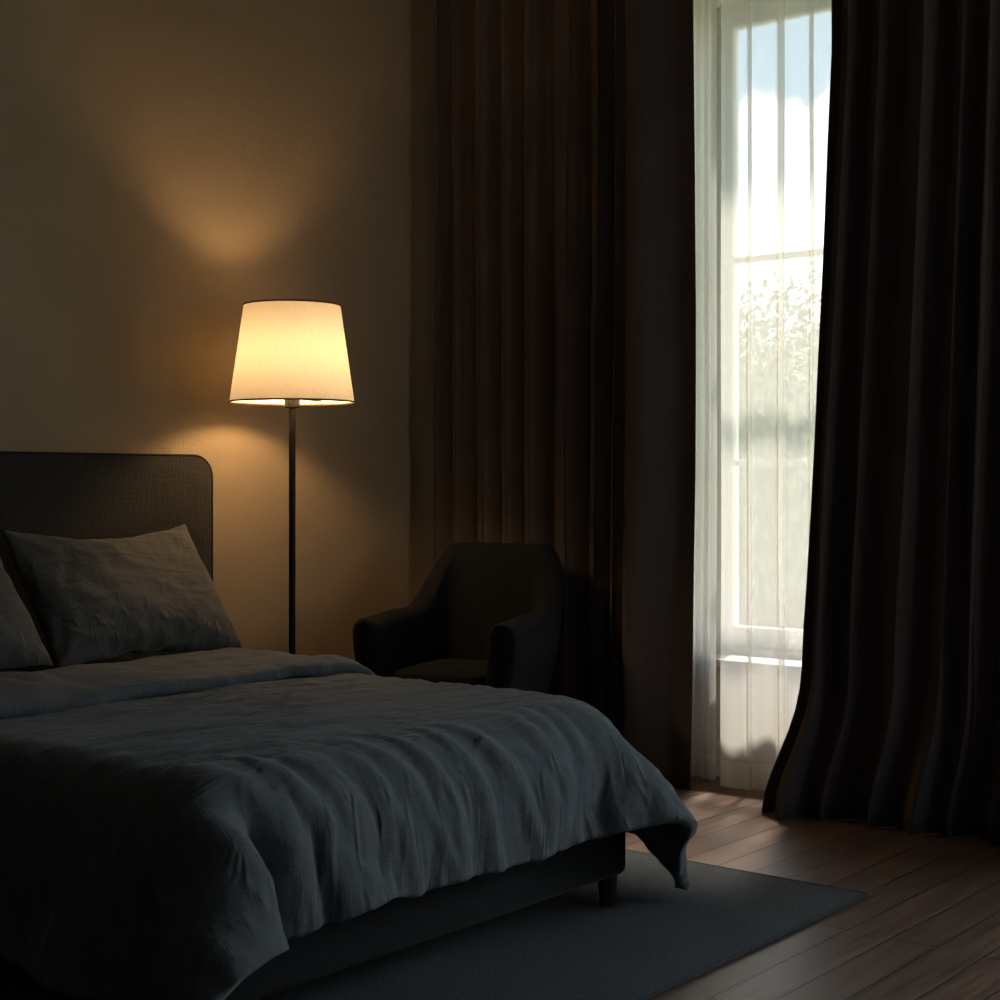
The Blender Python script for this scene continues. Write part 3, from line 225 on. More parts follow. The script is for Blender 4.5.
0,-1,0,0,0,0,1,0,1,0,0,0,1,0,0,0,0,1,0,1,0,0,1,0,0,0,0,0,-1,0,-1,-1,-1,0,0,0,0,0,0,0,-1,-1,-1,-1,-1,-1,-1,-1,0,-1,-1,0,0,0,0,0,1,1,2,2,
3,3,5,5,6,6,7,6,5,4,4,4,3,2,3,2,3,4,4,4,4,4,5,5,-8,-1,-1,-1,-2,-2,-1,-2,-1,-2,-2,-3,-3,-4,-2,-2,-2,-3,-2,-2,-2,-2,-1,-2,-1,0,-1,0,-1,0,0,0,-1,0,0,1,
0,0,1,0,1,0,1,0,0,0,0,0,1,0,0,0,1,0,0,0,0,0,-1,0,0,-1,-1,0,0,0,0,0,0,0,-1,-1,-1,-1,-1,-1,-1,-1,-1,0,-1,0,0,-1,0,1,1,1,2,2,3,3,5,5,5,6,
6,5,5,3,3,4,3,2,3,2,2,3,3,3,4,3,4,3,4,0,-1,-1,-2,-1,-2,-2,-2,-2,-3,-3,-4,-2,-2,-2,-2,-2,-2,-2,-2,-2,-1,-1,-1,-1,0,-1,0,0,0,0,-1,0,0,0,0,0,1,0,1,0,
1,0,0,0,1,0,0,0,0,0,0,0,0,0,0,1,-1,0,0,-1,0,0,-1,0,1,0,-1,0,-1,0,-1,-1,-1,-1,-1,-1,0,-1,-1,0,0,0,0,1,1,1,2,2,3,3,4,5,4,6,5,5,4,4,3,3,
3,2,3,1,2,2,2,3,3,2,3,3,12,0,-1,-1,-2,-1,-2,-3,-2,-3,-4,-3,-2,-2,-2,-2,-3,-2,-2,-2,-2,-1,-1,-1,-1,0,-1,0,0,0,0,-1,0,0,0,0,0,0,1,0,1,0,1,0,0,1,0,0,
0,-1,0,0,0,0,0,0,0,0,0,0,0,0,0,0,0,0,0,0,-1,0,-1,-1,-1,-1,-1,0,-1,-1,0,-1,0,-1,0,0,1,0,1,1,2,3,2,4,3,4,5,5,4,5,4,4,4,3,3,3,2,2,1,1,
2,2,2,2,2,2,18,0,-1,-1,-2,-2,-3,-3,-3,-3,-3,-3,-1,-2,-2,-2,-3,-2,-2,-2,-1,-1,-1,-1,0,-1,0,0,0,0,0,0,-1,0,0,0,0,0,0,1,0,1,0,1,0,0,0,0,0,0,-1,0,0,0,
0,0,0,0,0,0,0,0,0,0,0,0,0,0,-1,0,-1,0,-1,-1,-1,-1,0,0,-1,0,-1,0,0,0,0,1,1,2,2,2,2,3,4,3,4,4,5,4,4,4,4,3,3,3,2,2,1,1,1,2,2,2,1,2,
20,0,-1,-2,-3,-3,-3,-3,-2,-3,-2,-1,-2,-2,-2,-3,-2,-3,-2,-1,-1,-1,-1,0,0,0,-1,0,0,0,0,0,-1,0,0,0,0,0,1,0,0,1,0,1,0,0,0,0,0,-1,0,0,-1,0,0,0,0,0,0,0,
0,0,0,0,1,0,-1,0,0,-1,0,-1,-1,-1,-1,0,-1,0,0,0,-1,0,0,0,1,1,1,2,1,3,2,3,3,3,4,4,4,4,4,4,4,3,3,3,2,1,2,1,1,2,1,2,2,2,19,0,-2,-3,-3,-3,
-3,-2,-1,-2,-2,-1,-2,-2,-3,-2,-3,-2,-1,-2,0,-1,0,0,0,-1,0,0,0,0,0,0,-1,0,0,-1,1,0,0,0,1,0,1,0,0,1,0,0,-1,0,-1,0,-1,0,0,-1,0,0,0,0,0,0,1,0,0,0,
0,0,0,-1,-1,0,-1,-1,-1,0,0,0,0,0,0,0,0,0,1,1,1,2,2,1,3,2,3,3,3,3,4,4,5,4,3,4,2,3,2,1,1,2,1,2,2,2,2,2,16,-1,-2,-4,-3,-2,-1,-2,-1,-1,-2,-1,
-2,-2,-3,-2,-3,-2,-1,-1,-1,0,0,0,0,0,0,-1,0,0,0,-1,0,0,-1,0,1,0,0,1,0,0,1,0,0,1,0,0,-1,-1,0,-1,0,-1,0,-1,0,0,-1,0,0,1,0,1,0,0,0,0,0,-1,-1,-1,
-1,0,-1,-1,0,0,0,1,0,1,0,1,0,1,2,1,2,2,2,2,2,3,3,4,3,4,5,4,3,3,3,2,2,2,1,1,2,2,2,2,3,2,14,-2,-3,-3,-2,-2,-1,-1,-1,-1,-2,-1,-2,-2,-3,-2,-3,-1,
-2,0,-1,0,0,1,0,0,0,-1,0,0,-1,0,-1,0,0,0,0,0,1,0,1,0,0,0,1,0,0,0,0,-1,-1,-1,0,-1,0,-1,-1,0,-1,0,0,1,0,1,1,0,0,0,-1,-1,0,-1,-1,-1,-1,0,0,0,
0,1,1,0,1,1,1,1,1,2,2,1,2,2,2,3,2,4,3,4,4,4,3,3,2,3,1,2,1,2,2,2,2,2,3,3,12,-2,-3,-3,-2,-1,-1,-1,-1,-1,-2,-1,-2,-2,-3,-2,-2,-2,-1,-1,0,0,1,0,
0,0,0,0,-1,-1,0,-1,0,-1,0,0,1,0,1,0,1,0,0,1,0,0,0,0,-1,0,-1,-1,-1,0,-1,-1,-1,0,-1,0,0,0,1,1,0,1,0,-1,0,-1,-1,-1,-1,-1,0,-1,0,0,1,1,1,1,1,1,
1,1,2,1,2,1,2,2,2,2,3,3,3,4,4,3,4,2,2,3,2,1,2,2,2,2,2,2,3,2,12,-2,-2,-3,-2,-1,-1,-1,-1,-1,-1,-2,-2,-2,-2,-2,-2,-2,-1,0,0,0,1,0,0,0,0,-1,0,-1,
-1,-1,0,-1,0,0,1,1,0,1,0,1,0,0,1,0,0,-1,0,-1,-1,-1,-1,-1,0,-1,-1,-1,-1,0,0,0,1,1,1,0,0,0,0,-1,-1,-1,-1,-1,-1,0,-1,1,0,1,2,1,1,2,1,1,1,2,1,2,
1,2,2,2,3,3,3,3,4,3,3,2,3,2,2,1,2,2,2,1,2,2,3,3,12,-1,-3,-2,-1,-2,-1,0,-1,-2,-1,-2,-1,-2,-2,-2,-2,-2,0,-1,0,0,1,0,0,0,0,-1,-1,-1,-1,0,-1,0,0,0,
1,0,1,1,0,1,0,0,1,0,-1,0,-1,0,-1,-1,-1,-1,-1,-1,-1,-1,0,0,0,0,1,0,1,0,0,0,-1,0,-1,-1,-1,-1,-1,0,0,0,0,1,2,1,1,2,1,2,1,1,2,1,2,2,2,2,2,3,
3,3,4,2,3,2,2,2,2,2,2,0,1,1,1,2,3,4,16,-2,-1,-2,-2,-1,-1,-1,-1,-1,-1,-2,-1,-2,-2,-2,-2,-1,-1,0,0,0,1,0,0,0,0,-1,-1,-1,-1,-1,-1,0,0,0,1,0,1,1,1,0,
0,0,1,0,-1,0,-1,0,-1,-2,-1,-1,-1,-1,0,-1,0,-1,1,0,0,1,1,0,0,0,-1,0,-1,-1,-1,-1,-1,0,0,0,1,1,1,1,2,1,2,1,1,2,1,2,1,2,2,2,2,3,3,3,2,3,2,2,
2,1,1,1,0,1,2,1,2,1,4,3,19,-1,-1,-2,-1,-1,-1,-1,-1,-2,-1,-1,-2,-2,-1,-2,-2,-1,-1,0,0,0,1,0,0,0,-1,-1,-1,-1,-1,-1,0,-1,0,1,0,1,1,1,0,1,0,0,0,0,-1,0,
-1,-1,0,-1,-1,-1,-1,-1,-1,0,-1,0,0,1,0,1,0,0,0,0,-1,0,-1,-1,-1,-1,0,0,0,0,1,0,1,2,1,1,2,1,1,2,1,2,1,2,2,2,3,2,3,3,2,2,2,1,1,1,0,1,2,1,
2,2,1,2,3,3,21,-1,-1,-1,-1,-1,-2,-1,-1,-1,-1,-1,-2,-2,-1,-2,-2,-1,-1,0,0,1,0,1,0,-1,-1,-1,-1,-1,-1,-1,0,-1,0,1,0,1,1,1,0,1,0,0,0,-1,0,-1,0,-1,-1,-1,-1,-1,
0,-1,-1,0,0,0,0,0,0,1,0,0,0,0,0,-1,-1,-1,0,-1,0,0,0,0,1,1,0,2,1,1,1,1,1,2,1,2,1,2,2,2,3,2,3,2,2,2,2,1,1,0,1,2,1,2,1,2,1,2,3,2,
22,-1,-1,-1,-1,-1,-1,-1,-1,-1,-2,-1,-2,-1,-2,-1,-2,-1,-1,0,0,1,0,0,0,-1,-1,-1,-1,-1,-1,0,-1,0,0,0,1,0,1,1,0,1,0,0,0,-1,0,-1,-1,0,-1,-1,0,-1,-1,0,-1,0,0,0,
0,0,0,0,0,0,0,0,-1,0,-1,0,-1,0,0,0,0,1,0,1,1,0,1,1,1,2,1,1,1,2,2,1,2,3,2,2,3,2,2,2,2,1,1,1,1,2,1,2,1,1,2,2,2,2,22,-1,-1,-1,-1,0,
-1,-1,-2,-1,-1,-2,-1,-2,-1,-2,-1,-1,-1,0,1,0,0,0,-1,0,-1,-1,-1,-1,-1,0,-1,0,0,0,0,1,1,0,1,0,0,0,0,-1,0,-1,-1,0,-1,0,-1,0,-1,0,0,0,-1,0,0,0,0,0,0,0,
0,0,-1,0,0,-1,0,0,0,0,0,1,0,1,1,1,0,1,1,1,1,1,1,2,2,2,2,2,2,2,3,2,2,2,1,1,2,1,2,1,2,1,2,1,1,2,2,1,21,0,-1,-1,-1,0,-1,-1,-1,-2,-1,-1,
-2,-1,-2,-1,-1,-1,-1,0,1,0,-1,0,-1,-1,-1,-1,0,-1,-1,0,-1,0,0,0,0,1,1,0,1,0,0,0,0,-1,-1,-1,0,-1,0,0,0,-1,0,0,0,0,0,-1,0,0,0,0,-1,0,0,-1,0,0,0,0,
0,0,0,0,1,0,1,0,1,1,0,1,1,1,1,1,1,2,1,2,2,2,3,2,2,2,2,2,1,2,1,2,2,2,1,2,1,1,2,1,1,1,21,-1,-1,0,-1,0,-1,-1,-1,-1,-1,-2,-1,-2,-1,-2,-1,0,
-1,0,1,0,-1,0,-1,-1,-1,-1,-1,0,-1,-1,0,0,-1,0,1,0,1,0,1,0,0,0,0,-1,-1,0,-1,-1,0,0,0,0,0,1,0,-1,0,0,0,-1,0,-1,0,-1,0,0,0,0,0,0,0,0,1,0,1,0,
1,1,0,1,1,0,1,1,0,1,1,2,2,2,2,2,2,2,2,2,2,2,1,2,0,2,2,2,2,2,1,2,1,1,1,0,20,-1,0,-1,0,0,-1,0,-2,-1,-1,-2,-1,-2,-1,-1,-1,0,-1,0,0,0,-1,-1,
-1,-1,-1,0,-1,-1,0,-1,0,0,0,-1,0,0,1,0,1,0,1,0,-1,0,-1,-1,-1,0,0,0,1,0,0,1,0,0,-1,0,0,-1,-1,-1,0,0,-1,0,0,0,1,0,0,0,1,1,0,1,0,1,1,0,1,1,
0,1,1,0,1,2,1,2,2,3,2,2,2,2,2,2,1,1,1,1,1,2,3,2,2,1,2,0,1,0,19,0,-1,0,0,0,-1,0,-1,-1,-2,-1,-2,-1,-1,-1,-1,-1,0,0,0,-1,0,-1,-1,-1,-1,-1,0,-1,
-1,0,0,-1,0,0,-1,0,1,0,1,0,1,0,-1,0,-1,-1,0,-1,1,0,0,1,0,1,0,0,0,-1,0,-1,-1,-1,-1,0,0,1,0,0,0,0,0,1,1,0,1,1,1,0,1,1,0,1,0,1,0,1,1,1,
2,2,2,2,2,2,2,2,2,2,1,1,1,1,1,1,2,3,2,2,1,0,0,0,20,-1,0,0,0,0,-1,0,-1,-1,-2,-1,-1,-2,-1,-1,0,-1,0,-1,0,-1,-1,-1,-1,-1,-1,0,-1,0,-1,0,0,0,-1,0,
-1,0,0,0,1,0,1,0,0,-1,0,-1,0,-1,0,1,0,1,1,0,0,0,0,0,-1,-1,-1,-1,0,0,0,0,0,0,0,1,0,1,1,0,1,1,1,1,0,1,1,0,1,0,1,1,1,1,1,2,2,1,3,2,
2,2,1,2,1,2,1,1,0,2,2,2,1,2,1,0,0,0,20,-1,0,0,1,0,-1,0,-1,-1,-1,-2,-1,-1,-1,-1,0,-1,-1,0,0,-1,-1,-1,-1,-1,-1,0,-1,0,-1,0,0,-1,0,-1,-1,0,0,0,1,0,
1,0,0,-1,0,-1,0,0,0,0,1,0,1,0,1,0,0,0,-1,-1,-1,-1,0,0,0,1,0,0,0,0,1,0,1,1,1,1,1,1,0,1,0,1,1,0,1,1,0,1,2,1,2,2,2,2,2,2,1,2,1,2,
1,1,0,2,1,2,1,1,1,0,-1,1,20,0,0,0,0,0,0,0,-1,-1,-1,-2,-1,0,-1,-1,0,-1,-1,0,-1,-1,-1,-2,-1,0,-1,-1,0,0,0,-1,0,0,-1,-1,0,-1,0,0,1,0,0,1,-1,0,0,-1,
0,0,0,0,1,0,1,0,0,1,0,0,-1,-1,0,-1,0,0,0,0,1,0,0,0,1,0,1,1,1,1,1,1,0,1,1,0,1,0,1,1,1,1,1,1,2,1,2,2,2,2,1,2,1,2,1,1,1,1,1,1,
1,0,1,0,-1,0,23,0,0,0,0,0,0,0,-1,-1,-1,-1,-1,-1,-1,0,0,-1,-1,-1,-1,-1,-1,-1,-1,0,-1,0,-1,0,0,0,-1,0,-1,-1,-1,0,0,0,0,1,0,0,0,0,0,-1,0,0,0,0,0,1,
0,0,1,0,0,0,0,-1,-1,0,0,0,1,0,1,0,0,0,0,1,1,1,1,1,0,1,1,0,1,1,0,1,1,0,1,1,1,2,1,1,2,2,1,2,2,1,2,1,1,1,1,1,1,0,0,1,0,0,-1,-2,
27,0,0,0,0,0,0,-1,-1,0,-1,-1,-1,0,-1,0,-1,0,-1,-1,-1,-2,-1,-1,-1,0,-1,0,0,0,0,-1,0,-1,-1,0,-1,0,0,0,0,0,0,0,0,0,0,0,-1,0,0,0,0,0,1,0,0,0,1,0,
0,0,-1,0,0,1,0,0,1,0,0,0,1,0,1,1,0,1,1,1,0,1,1,0,1,1,0,1,1,1,1,1,2,1,1,2,1,2,1,2,1,1,1,1,1,1,1,0,0,0,0,0,-1,-2,29,0,0,0,0,0,
0,-1,0,-1,-1,-1,0,-1,0,0,-1,0,-1,-1,-2,-1,-1,-1,0,-1,0,0,0,0,-1,0,-1,-1,0,-1,-1,0,-1,0,0,1,0,0,0,0,0,0,0,-1,0,0,0,0,0,0,0,1,0,0,0,0,0,0,0,1,
1,0,1,0,0,0,0,0,1,1,1,1,0,1,1,0,1,0,1,1,1,1,1,1,1,1,1,1,1,1,2,1,2,1,1,1,1,1,1,0,1,0,0,0,0,-1,0,-1,30,-1,0,0,0,0,-1,0,-1,-1,0,0,
-1,0,0,0,-1,0,-1,-2,-1,-1,-1,-1,-1,0,0,-1,0,0,0,-1,0,-1,-1,0,-1,0,0,-1,0,0,0,0,0,0,0,0,0,0,0,-1,0,0,0,0,0,1,0,0,1,0,0,0,1,0,1,0,0,1,0,0,
0,0,1,0,1,1,0,1,1,0,1,1,0,1,1,1,1,2,1,1,0,1,1,2,1,1,1,1,1,1,1,1,1,0,1,0,0,0,0,0,-1,0,30,0,0,-1,0,0,-1,0,-1,0,0,-1,0,0,0,0,-1,-1,
-1,-1,-1,-1,-1,-1,0,-1,0,0,0,0,0,-1,-1,0,-1,-1,0,-1,0,-1,0,0,1,0,0,0,0,0,0,-1,0,-1,0,0,-1,0,1,0,1,0,1,0,0,0,1,1,0,1,0,0,0,0,0,0,1,0,1,0,
1,1,0,1,1,0,1,1,1,1,2,1,1,1,1,1,0,1,1,1,1,1,1,1,0,1,1,0,1,0,0,0,0,0,0,0,30,0,0,0,-1,0,-1,0,-1,0,0,0,0,0,0,0,-1,-1,-1,-1,-1,-1,-1,-1,
0,0,0,-1,0,0,-1,0,-1,0,-1,-1,0,-1,0,-1,0,0,0,0,0,0,0,0,0,0,-1,0,-1,0,-1,0,0,1,1,0,1,0,1,0,1,0,1,0,0,0,0,0,0,1,0,0,1,0,1,0,1,1,0,1,
1,1,1,2,1,1,1,1,1,1,1,1,0,1,1,1,0,1,1,0,0,0,0,1,1,0,1,0,0,1,30,0,-1,0,0,0,-1,0,-1,0,0,0,0,0,0,0,-1,-1,-1,-1,-1,-1,0,-1,0,0,0,-1,0,0,
-1,0,-1,-1,-1,-1,0,-1,0,0,0,0,0,0,0,0,0,0,-1,0,0,-1,-1,-1,0,0,0,0,1,1,1,0,1,0,1,0,1,0,0,0,0,0,0,0,1,0,0,1,0,1,0,1,1,1,1,1,1,1,2,1,
1,1,1,1,1,0,1,1,0,1,0,1,0,0,0,0,0,0,1,1,0,1,1,1,31,-1,0,0,-1,0,0,0,-1,0,0,0,0,0,0,0,-1,-1,0,-2,-1,-1,0,-1,0,0,0,-1,0,0,-1,-1,0,-1,-1,-1,
0,-1,0,0,0,0,0,-1,0,0,0,0,-1,0,0,-1,-1,-1,0,0,0,0,1,1,1,1,0,1,0,0,0,0,0,0,0,1,0,0,0,1,0,0,1,0,1,1,1,1,1,1,1,1,1,2,1,1,1,1,1,0,
1,0,1,0,0,1,0,0,1,0,1,0,0,1,1,1,1,1,31,-1,0,0,-1,0,0,0,0,0,0,0,0,-1,0,0,-1,0,-1,-1,-1,-1,-1,0,0,0,-1,0,0,-1,0,-1,-1,-1,0,-1,-1,0,-1,0,0,0,
0,-1,0,0,0,-1,0,0,-1,0,-1,-1,-1,0,0,0,1,1,1,1,1,1,0,0,0,-1,0,0,1,0,0,0,1,0,0,0,1,0,1,1,1,1,1,1,1,2,1,1,1,1,2,1,0,1,0,0,1,0,0,0,
1,0,0,0,1,1,1,0,1,1,1,1,31,0,0,-1,0,0,0,0,0,0,0,0,-1,0,0,0,-1,0,-1,-1,-1,-1,0,-1,0,-1,0,0,-1,0,-1,-1,0,-1,-1,0,-1,0,-1,0,0,-1,0,-1,0,-1,0,0,
0,-1,0,-1,0,-1,-1,0,0,0,1,1,1,1,1,0,0,0,0,0,-1,0,1,0,0,1,0,0,1,0,0,1,1,1,1,1,1,1,1,1,1,1,2,1,1,1,1,0,0,1,0,0,0,1,0,1,0,1,1,0,
1,1,1,1,0,1,31,0,0,0,0,1,0,0,0,0,0,-1,-1,0,0,0,-1,0,-1,-1,-1,0,-1,-1,0,0,-1,0,0,-1,-1,0,-1,-1,0,-1,-1,0,-1,0,0,-1,-1,0,-1,0,-1,0,0,0,-1,0,-1,-1,
0,-1,0,1,1,1,1,1,0,1,0,-1,0,0,0,0,0,0,0,1,0,0,1,0,1,1,1,1,1,0,1,1,1,1,1,2,1,1,2,1,0,0,0,0,1,0,0,0,1,1,1,1,1,0,1,1,1,0,1,1,
30,0,0,1,0,1,0,0,0,0,0,-1,-1,-1,0,0,0,-1,0,-1,-1,-1,0,-1,0,-1,0,-1,0,-1,-1,0,-1,0,-1,0,-1,0,-1,-1,0,-1,-1,-1,-1,0,0,-1,0,0,-1,0,0,0,-1,0,0,0,1,1,
1,0,1,0,0,0,-1,0,0,0,0,0,1,0,1,0,1,0,1,1,1,1,1,1,1,0,1,1,1,1,2,1,1,1,0,1,0,0,0,0,0,1,1,1,1,1,1,1,1,1,1,0,1,0,29,1,0,1,1,1,
1,0,0,0,-1,-1,-1,-1,0,-1,0,0,-1,0,-1,-1,0,-1,0,-1,0,0,-1,-1,0,-1,-1,0,-1,0,-1,-1,0,-1,-1,-1,-1,0,-1,-1,0,0,-1,0,0,0,-1,0,0,0,0,0,1,1,0,1,0,1,-1,0,
-1,0,0,0,0,0,1,0,1,1,0,1,1,1,1,1,0,1,1,1,0,1,1,2,1,1,1,1,0,1,0,-1,0,0,1,0,2,1,2,1,2,1,0,1,1,0,0,1,28,0,1,1,1,1,1,0,0,0,-1,0,
-2,0,-1,0,-1,0,-1,0,-1,0,-1,0,-1,0,0,-1,-1,0,-1,-1,0,-1,0,-1,0,-1,-1,-1,-1,-1,-1,-1,0,-1,0,-1,0,0,-1,0,0,1,0,0,0,0,0,1,0,1,0,0,0,-1,0,0,-1,1,0,0,
1,1,0,1,1,1,0,1,1,1,1,0,1,1,1,0,1,2,1,1,1,0,1,0,0,0,-1,1,0,1,2,2,2,1,2,1,0,1,0,0,1,0,28,1,1,1,1,1,0,1,0,0,-1,0,-2,-1,0,-1,0,-1,
0,-1,0,0,-1,0,0,0,-1,0,-1,-1,-1,0,-1,-1,0,-1,-1,0,-1,-1,-1,-1,-1,-1,0,-1,-1,0,0,-1,0,0,0,0,1,0,0,0,0,1,0,1,0,0,0,-1,0,0,-1,0,0,1,0,1,1,1,1,0,
1,1,1,0,1,1,0,1,1,1,1,1,1,1,1,1,0,0,0,0,0,0,1,1,2,2,2,1,2,1,1,0,0,0,0,0,29,1,0,1,1,0,1,0,0,1,-1,0,-1,-1,-1,0,0,-1,-1,0,0,-1,0,0,
0,0,-1,-1,0,-1,-1,-1,0,-1,-1,0,-1,-1,-1,-1,-1,-1,-1,-1,0,-1,0,-1,0,0,0,0,0,1,0,0,0,0,0,0,1,0,0,0,0,-1,0,0,0,0,0,0,1,1,1,0,1,1,1,0,1,0,1,1,
1,0,1,1,1,1,1,1,1,0,0,0,1,0,0,0,1,2,1,2,2,2,1,1,1,0,0,0,1,-1,30,0,1,0,1,0,1,0,0,1,0,0,-1,-1,-1,0,0,-1,0,-1,0,-1,1,0,0,-1,0,-1,-1,0,
-1,-1,-1,-1,-1,0,-1,-1,-1,-1,-1,-1,-1,0,-1,0,-1,0,-1,0,0,0,1,0,0,0,1,0,0,0,0,0,0,0,0,0,-1,0,0,0,0,0,1,1,1,1,0,1,1,0,0,1,0,1,1,1,1,1,1,1,
1,1,0,1,0,0,0,1,0,1,1,1,2,2,2,1,1,1,1,0,0,0,0,0,30,0,0,0,0,1,0,0,1,0,1,0,-1,0,-1,0,0,-1,0,-1,0,-1,1,0,-1,0,0,-1,-1,-1,-1,-1,-1,0,-1,0,
-1,-1,-1,-1,-2,-1,0,-1,0,-1,0,-1,0,0,0,0,1,0,1,0,0,0,0,-1,0,0,0,0,0,0,0,0,0,0,0,0,1,1,0,1,1,1,0,0,1,0,1,0,1,1,1,1,1,1,1,1,0,1,0,0,
1,0,1,1,1,2,1,2,1,1,1,1,1,0,0,0,1,0,29,0,0,0,0,0,1,0,1,0,1,1,-1,0,0,-1,0,-1,0,-1,0,0,0,0,0,0,-1,-1,-1,-1,-1,-1,-1,0,-1,-1,0,-1,-1,-2,-1,-1,
0,-1,0,0,-1,0,0,0,0,0,0,1,0,0,0,0,0,0,-1,0,0,0,0,0,0,0,0,0,0,1,0,1,1,0,1,1,0,0,0,1,0,1,1,1,1,1,1,1,0,1,1,0,1,0,1,1,1,1,1,1,
1,2,1,1,1,0,1,0,1,0,1,0,26,1,0,0,1,0,0,1,0,1,0,1,1,0,0,-1,0,-1,0,-1,0,0,0,0,-1,0,-1,-1,-1,-1,-1,-1,0,-1,-1,0,-1,-1,-1,-1,-2,0,-1,0,-1,0,0,0,
0,0,0,0,1,0,0,1,-1,0,0,-1,0,0,0,0,0,0,0,0,0,0,0,1,0,1,0,1,1,0,1,0,0,1,0,1,1,1,1,1,1,0,1,0,1,0,1,1,1,1,1,1,1,1,1,1,1,1,1,0,
1,1,0,1,1,0,24,1,0,0,1,0,1,0,1,1,1,1,1,0,0,0,-1,0,-1,0,-1,0,0,0,-1,0,-1,-1,-1,-1,-1,-1,-1,-1,0,-1,0,-1,-1,-2,-1,-1,0,0,0,0,0,0,0,0,0,0,0,1,
0,0,0,-1,0,-1,0,0,0,0,0,0,0,0,0,0,0,1,0,1,1,0,1,0,1,0,1,0,1,1,1,0,1,1,1,0,1,0,1,1,0,1,1,1,1,1,1,1,1,1,1,0,1,1,0,1,1,1,1,1,
21,1,1,0,0,1,0,1,0,1,1,1,1,1,1,0,-1,0,-1,0,-1,0,-1,0,-1,0,-1,-1,-1,-1,-1,-1,-1,0,-1,0,-1,-1,-1,-1,-1,-1,-1,0,0,0,0,0,0,1,0,0,1,0,0,0,-1,0,-1,0,
-1,0,0,0,0,0,0,0,0,1,0,1,0,1,0,1,1,0,1,0,1,1,0,1,1,1,1,0,1,0,1,0,0,1,1,1,1,1,1,1,1,1,0,1,1,0,1,1,1,1,1,1,1,1,21,1,0,0,0,1,
0,0,1,1,1,1,1,2,0,1,0,-1,-1,0,-1,0,-1,0,-1,0,-1,-1,-1,-1,-1,-1,-1,-1,0,-1,0,-1,-1,-1,-1,-1,0,-1,0,0,0,0,1,0,1,0,0,0,0,0,-1,-1,0,-1,0,0,-1,0,0,0,
1,0,0,1,0,1,1,0,1,0,1,1,1,0,1,1,0,1,1,1,0,1,0,1,0,0,1,0,1,1,1,1,1,1,1,0,1,0,1,1,1,1,1,1,1,2,1,2,19,0,0,1,-1,0,0,1,0,1,1,1,
1,2,1,0,1,-1,0,-1,0,-1,0,-1,-1,-1,0,-1,-1,-1,-1,-1,0,-1,0,-1,0,-1,-1,0,-1,-1,-1,-1,0,0,0,0,1,0,1,0,0,0,0,-1,0,-1,-1,-1,0,0,-1,0,0,1,0,0,1,0,1,0,
2,0,1,0,1,1,1,1,1,0,1,1,0,1,1,0,1,0,0,0,1,0,1,1,1,1,1,1,0,1,0,1,0,1,1,1,2,1,1,2,1,2,19,0,0,0,0,-1,0,0,1,0,1,1,2,1,2,1,0,0,
0,-1,0,-1,0,-1,0,-1,-1,-1,-1,-1,-1,-1,0,-1,0,-1,0,-1,0,-1,-1,-1,-1,-1,0,0,0,0,1,0,1,0,0,0,0,-1,-1,-1,0,-1,0,-1,0,0,0,1,0,0,1,0,1,1,1,0,1,1,1,1,
1,1,1,0,1,1,0,1,0,1,0,1,0,0,0,1,0,1,1,1,1,1,0,1,0,0,1,1,1,1,1,2,2,1,2,2,17,0,0,0,-1,0,-1,1,0,0,1,1,2,1,2,1,0,1,0,0,-1,0,-1,0,
-1,-1,-1,-1,-1,-1,0,-1,-1,0,0,-1,0,0,-1,0,-1,-1,-1,-1,-1,0,0,0,0,1,0,1,0,0,-1,0,-1,-1,-1,-1,0,0,0,0,0,0,1,0,1,0,0,2,0,2,0,1,1,1,2,1,1,0,1,0,
1,0,1,0,1,0,0,0,0,1,0,1,1,1,1,0,1,0,1,0,0,1,1,1,2,2,2,1,2,1,17,0,0,-1,0,-1,0,0,0,1,1,1,1,2,1,1,1,1,0,0,0,0,0,-1,-1,-1,-1,-1,0,-1,
-1,-1,0,-1,0,0,-1,0,0,-1,-1,-1,-1,-1,0,-1,0,0,0,1,0,1,0,0,-1,0,-1,-1,-1,-1,0,0,0,0,1,0,0,1,0,1,0,1,1,1,1,1,1,1,1,1,1,1,1,0,1,0,0,1,0,0,
0,1,0,0,1,0,1,1,1,1,0,0,0,1,0,1,1,1,2,2,2,1,2,1,16,0,-1,-1,0,-1,0,0,1,0,1,1,1,2,1,1,1,1,1,0,0,0,0,-1,-1,-1,-1,-1,0,-1,-1,0,-1,0,0,0,
0,-1,0,-1,0,-1,-1,-1,-1,-1,0,0,0,1,0,0,0,0,0,-1,0,-1,-1,0,-1,0,0,0,1,0,1,0,1,0,1,0,1,1,1,1,1,1,1,1,1,1,0,1,0,1,0,0,1,0,0,0,1,0,0,1,
1,1,1,0,0,1,0,0,0,1,1,2,1,2,2,1,2,1,16,-1,-1,0,-1,0,0,0,0,1,1,1,1,1,1,1,1,1,1,1,1,0,-1,0,-1,-1,-1,-1,0,-1,-1,0,-1,0,0,0,0,0,-1,0,-1,-1,
-1,0,-1,-1,0,0,0,0,0,0,0,0,0,-1,0,-1,-1,0,0,0,0,0,1,0,0,1,0,1,0,1,1,1,0,1,2,1,1,0,1,1,0,1,0,0,1,0,1,0,0,1,0,0,1,0,1,1,1,0,0,0,
0,1,0,1,1,1,2,2,1,2,1,1,15,-1,0,-1,-1,0,0,0,0,1,1,1,1,1,1,1,1,1,1,1,1,0,0,-1,-1,-1,0,-1,-1,-1,0,0,-1,0,0,0,0,0,0,0,0,-1,-1,-1,-1,0,-1,0,
1,-1,0,0,0,0,-1,0,0,-1,0,-1,0,0,0,0,1,0,1,0,1,0,1,0,1,1,1,1,0,1,1,1,0,1,0,0,1,0,1,0,0,1,0,0,1,0,1,1,0,1,1,0,0,0,0,1,1,0,2,1,
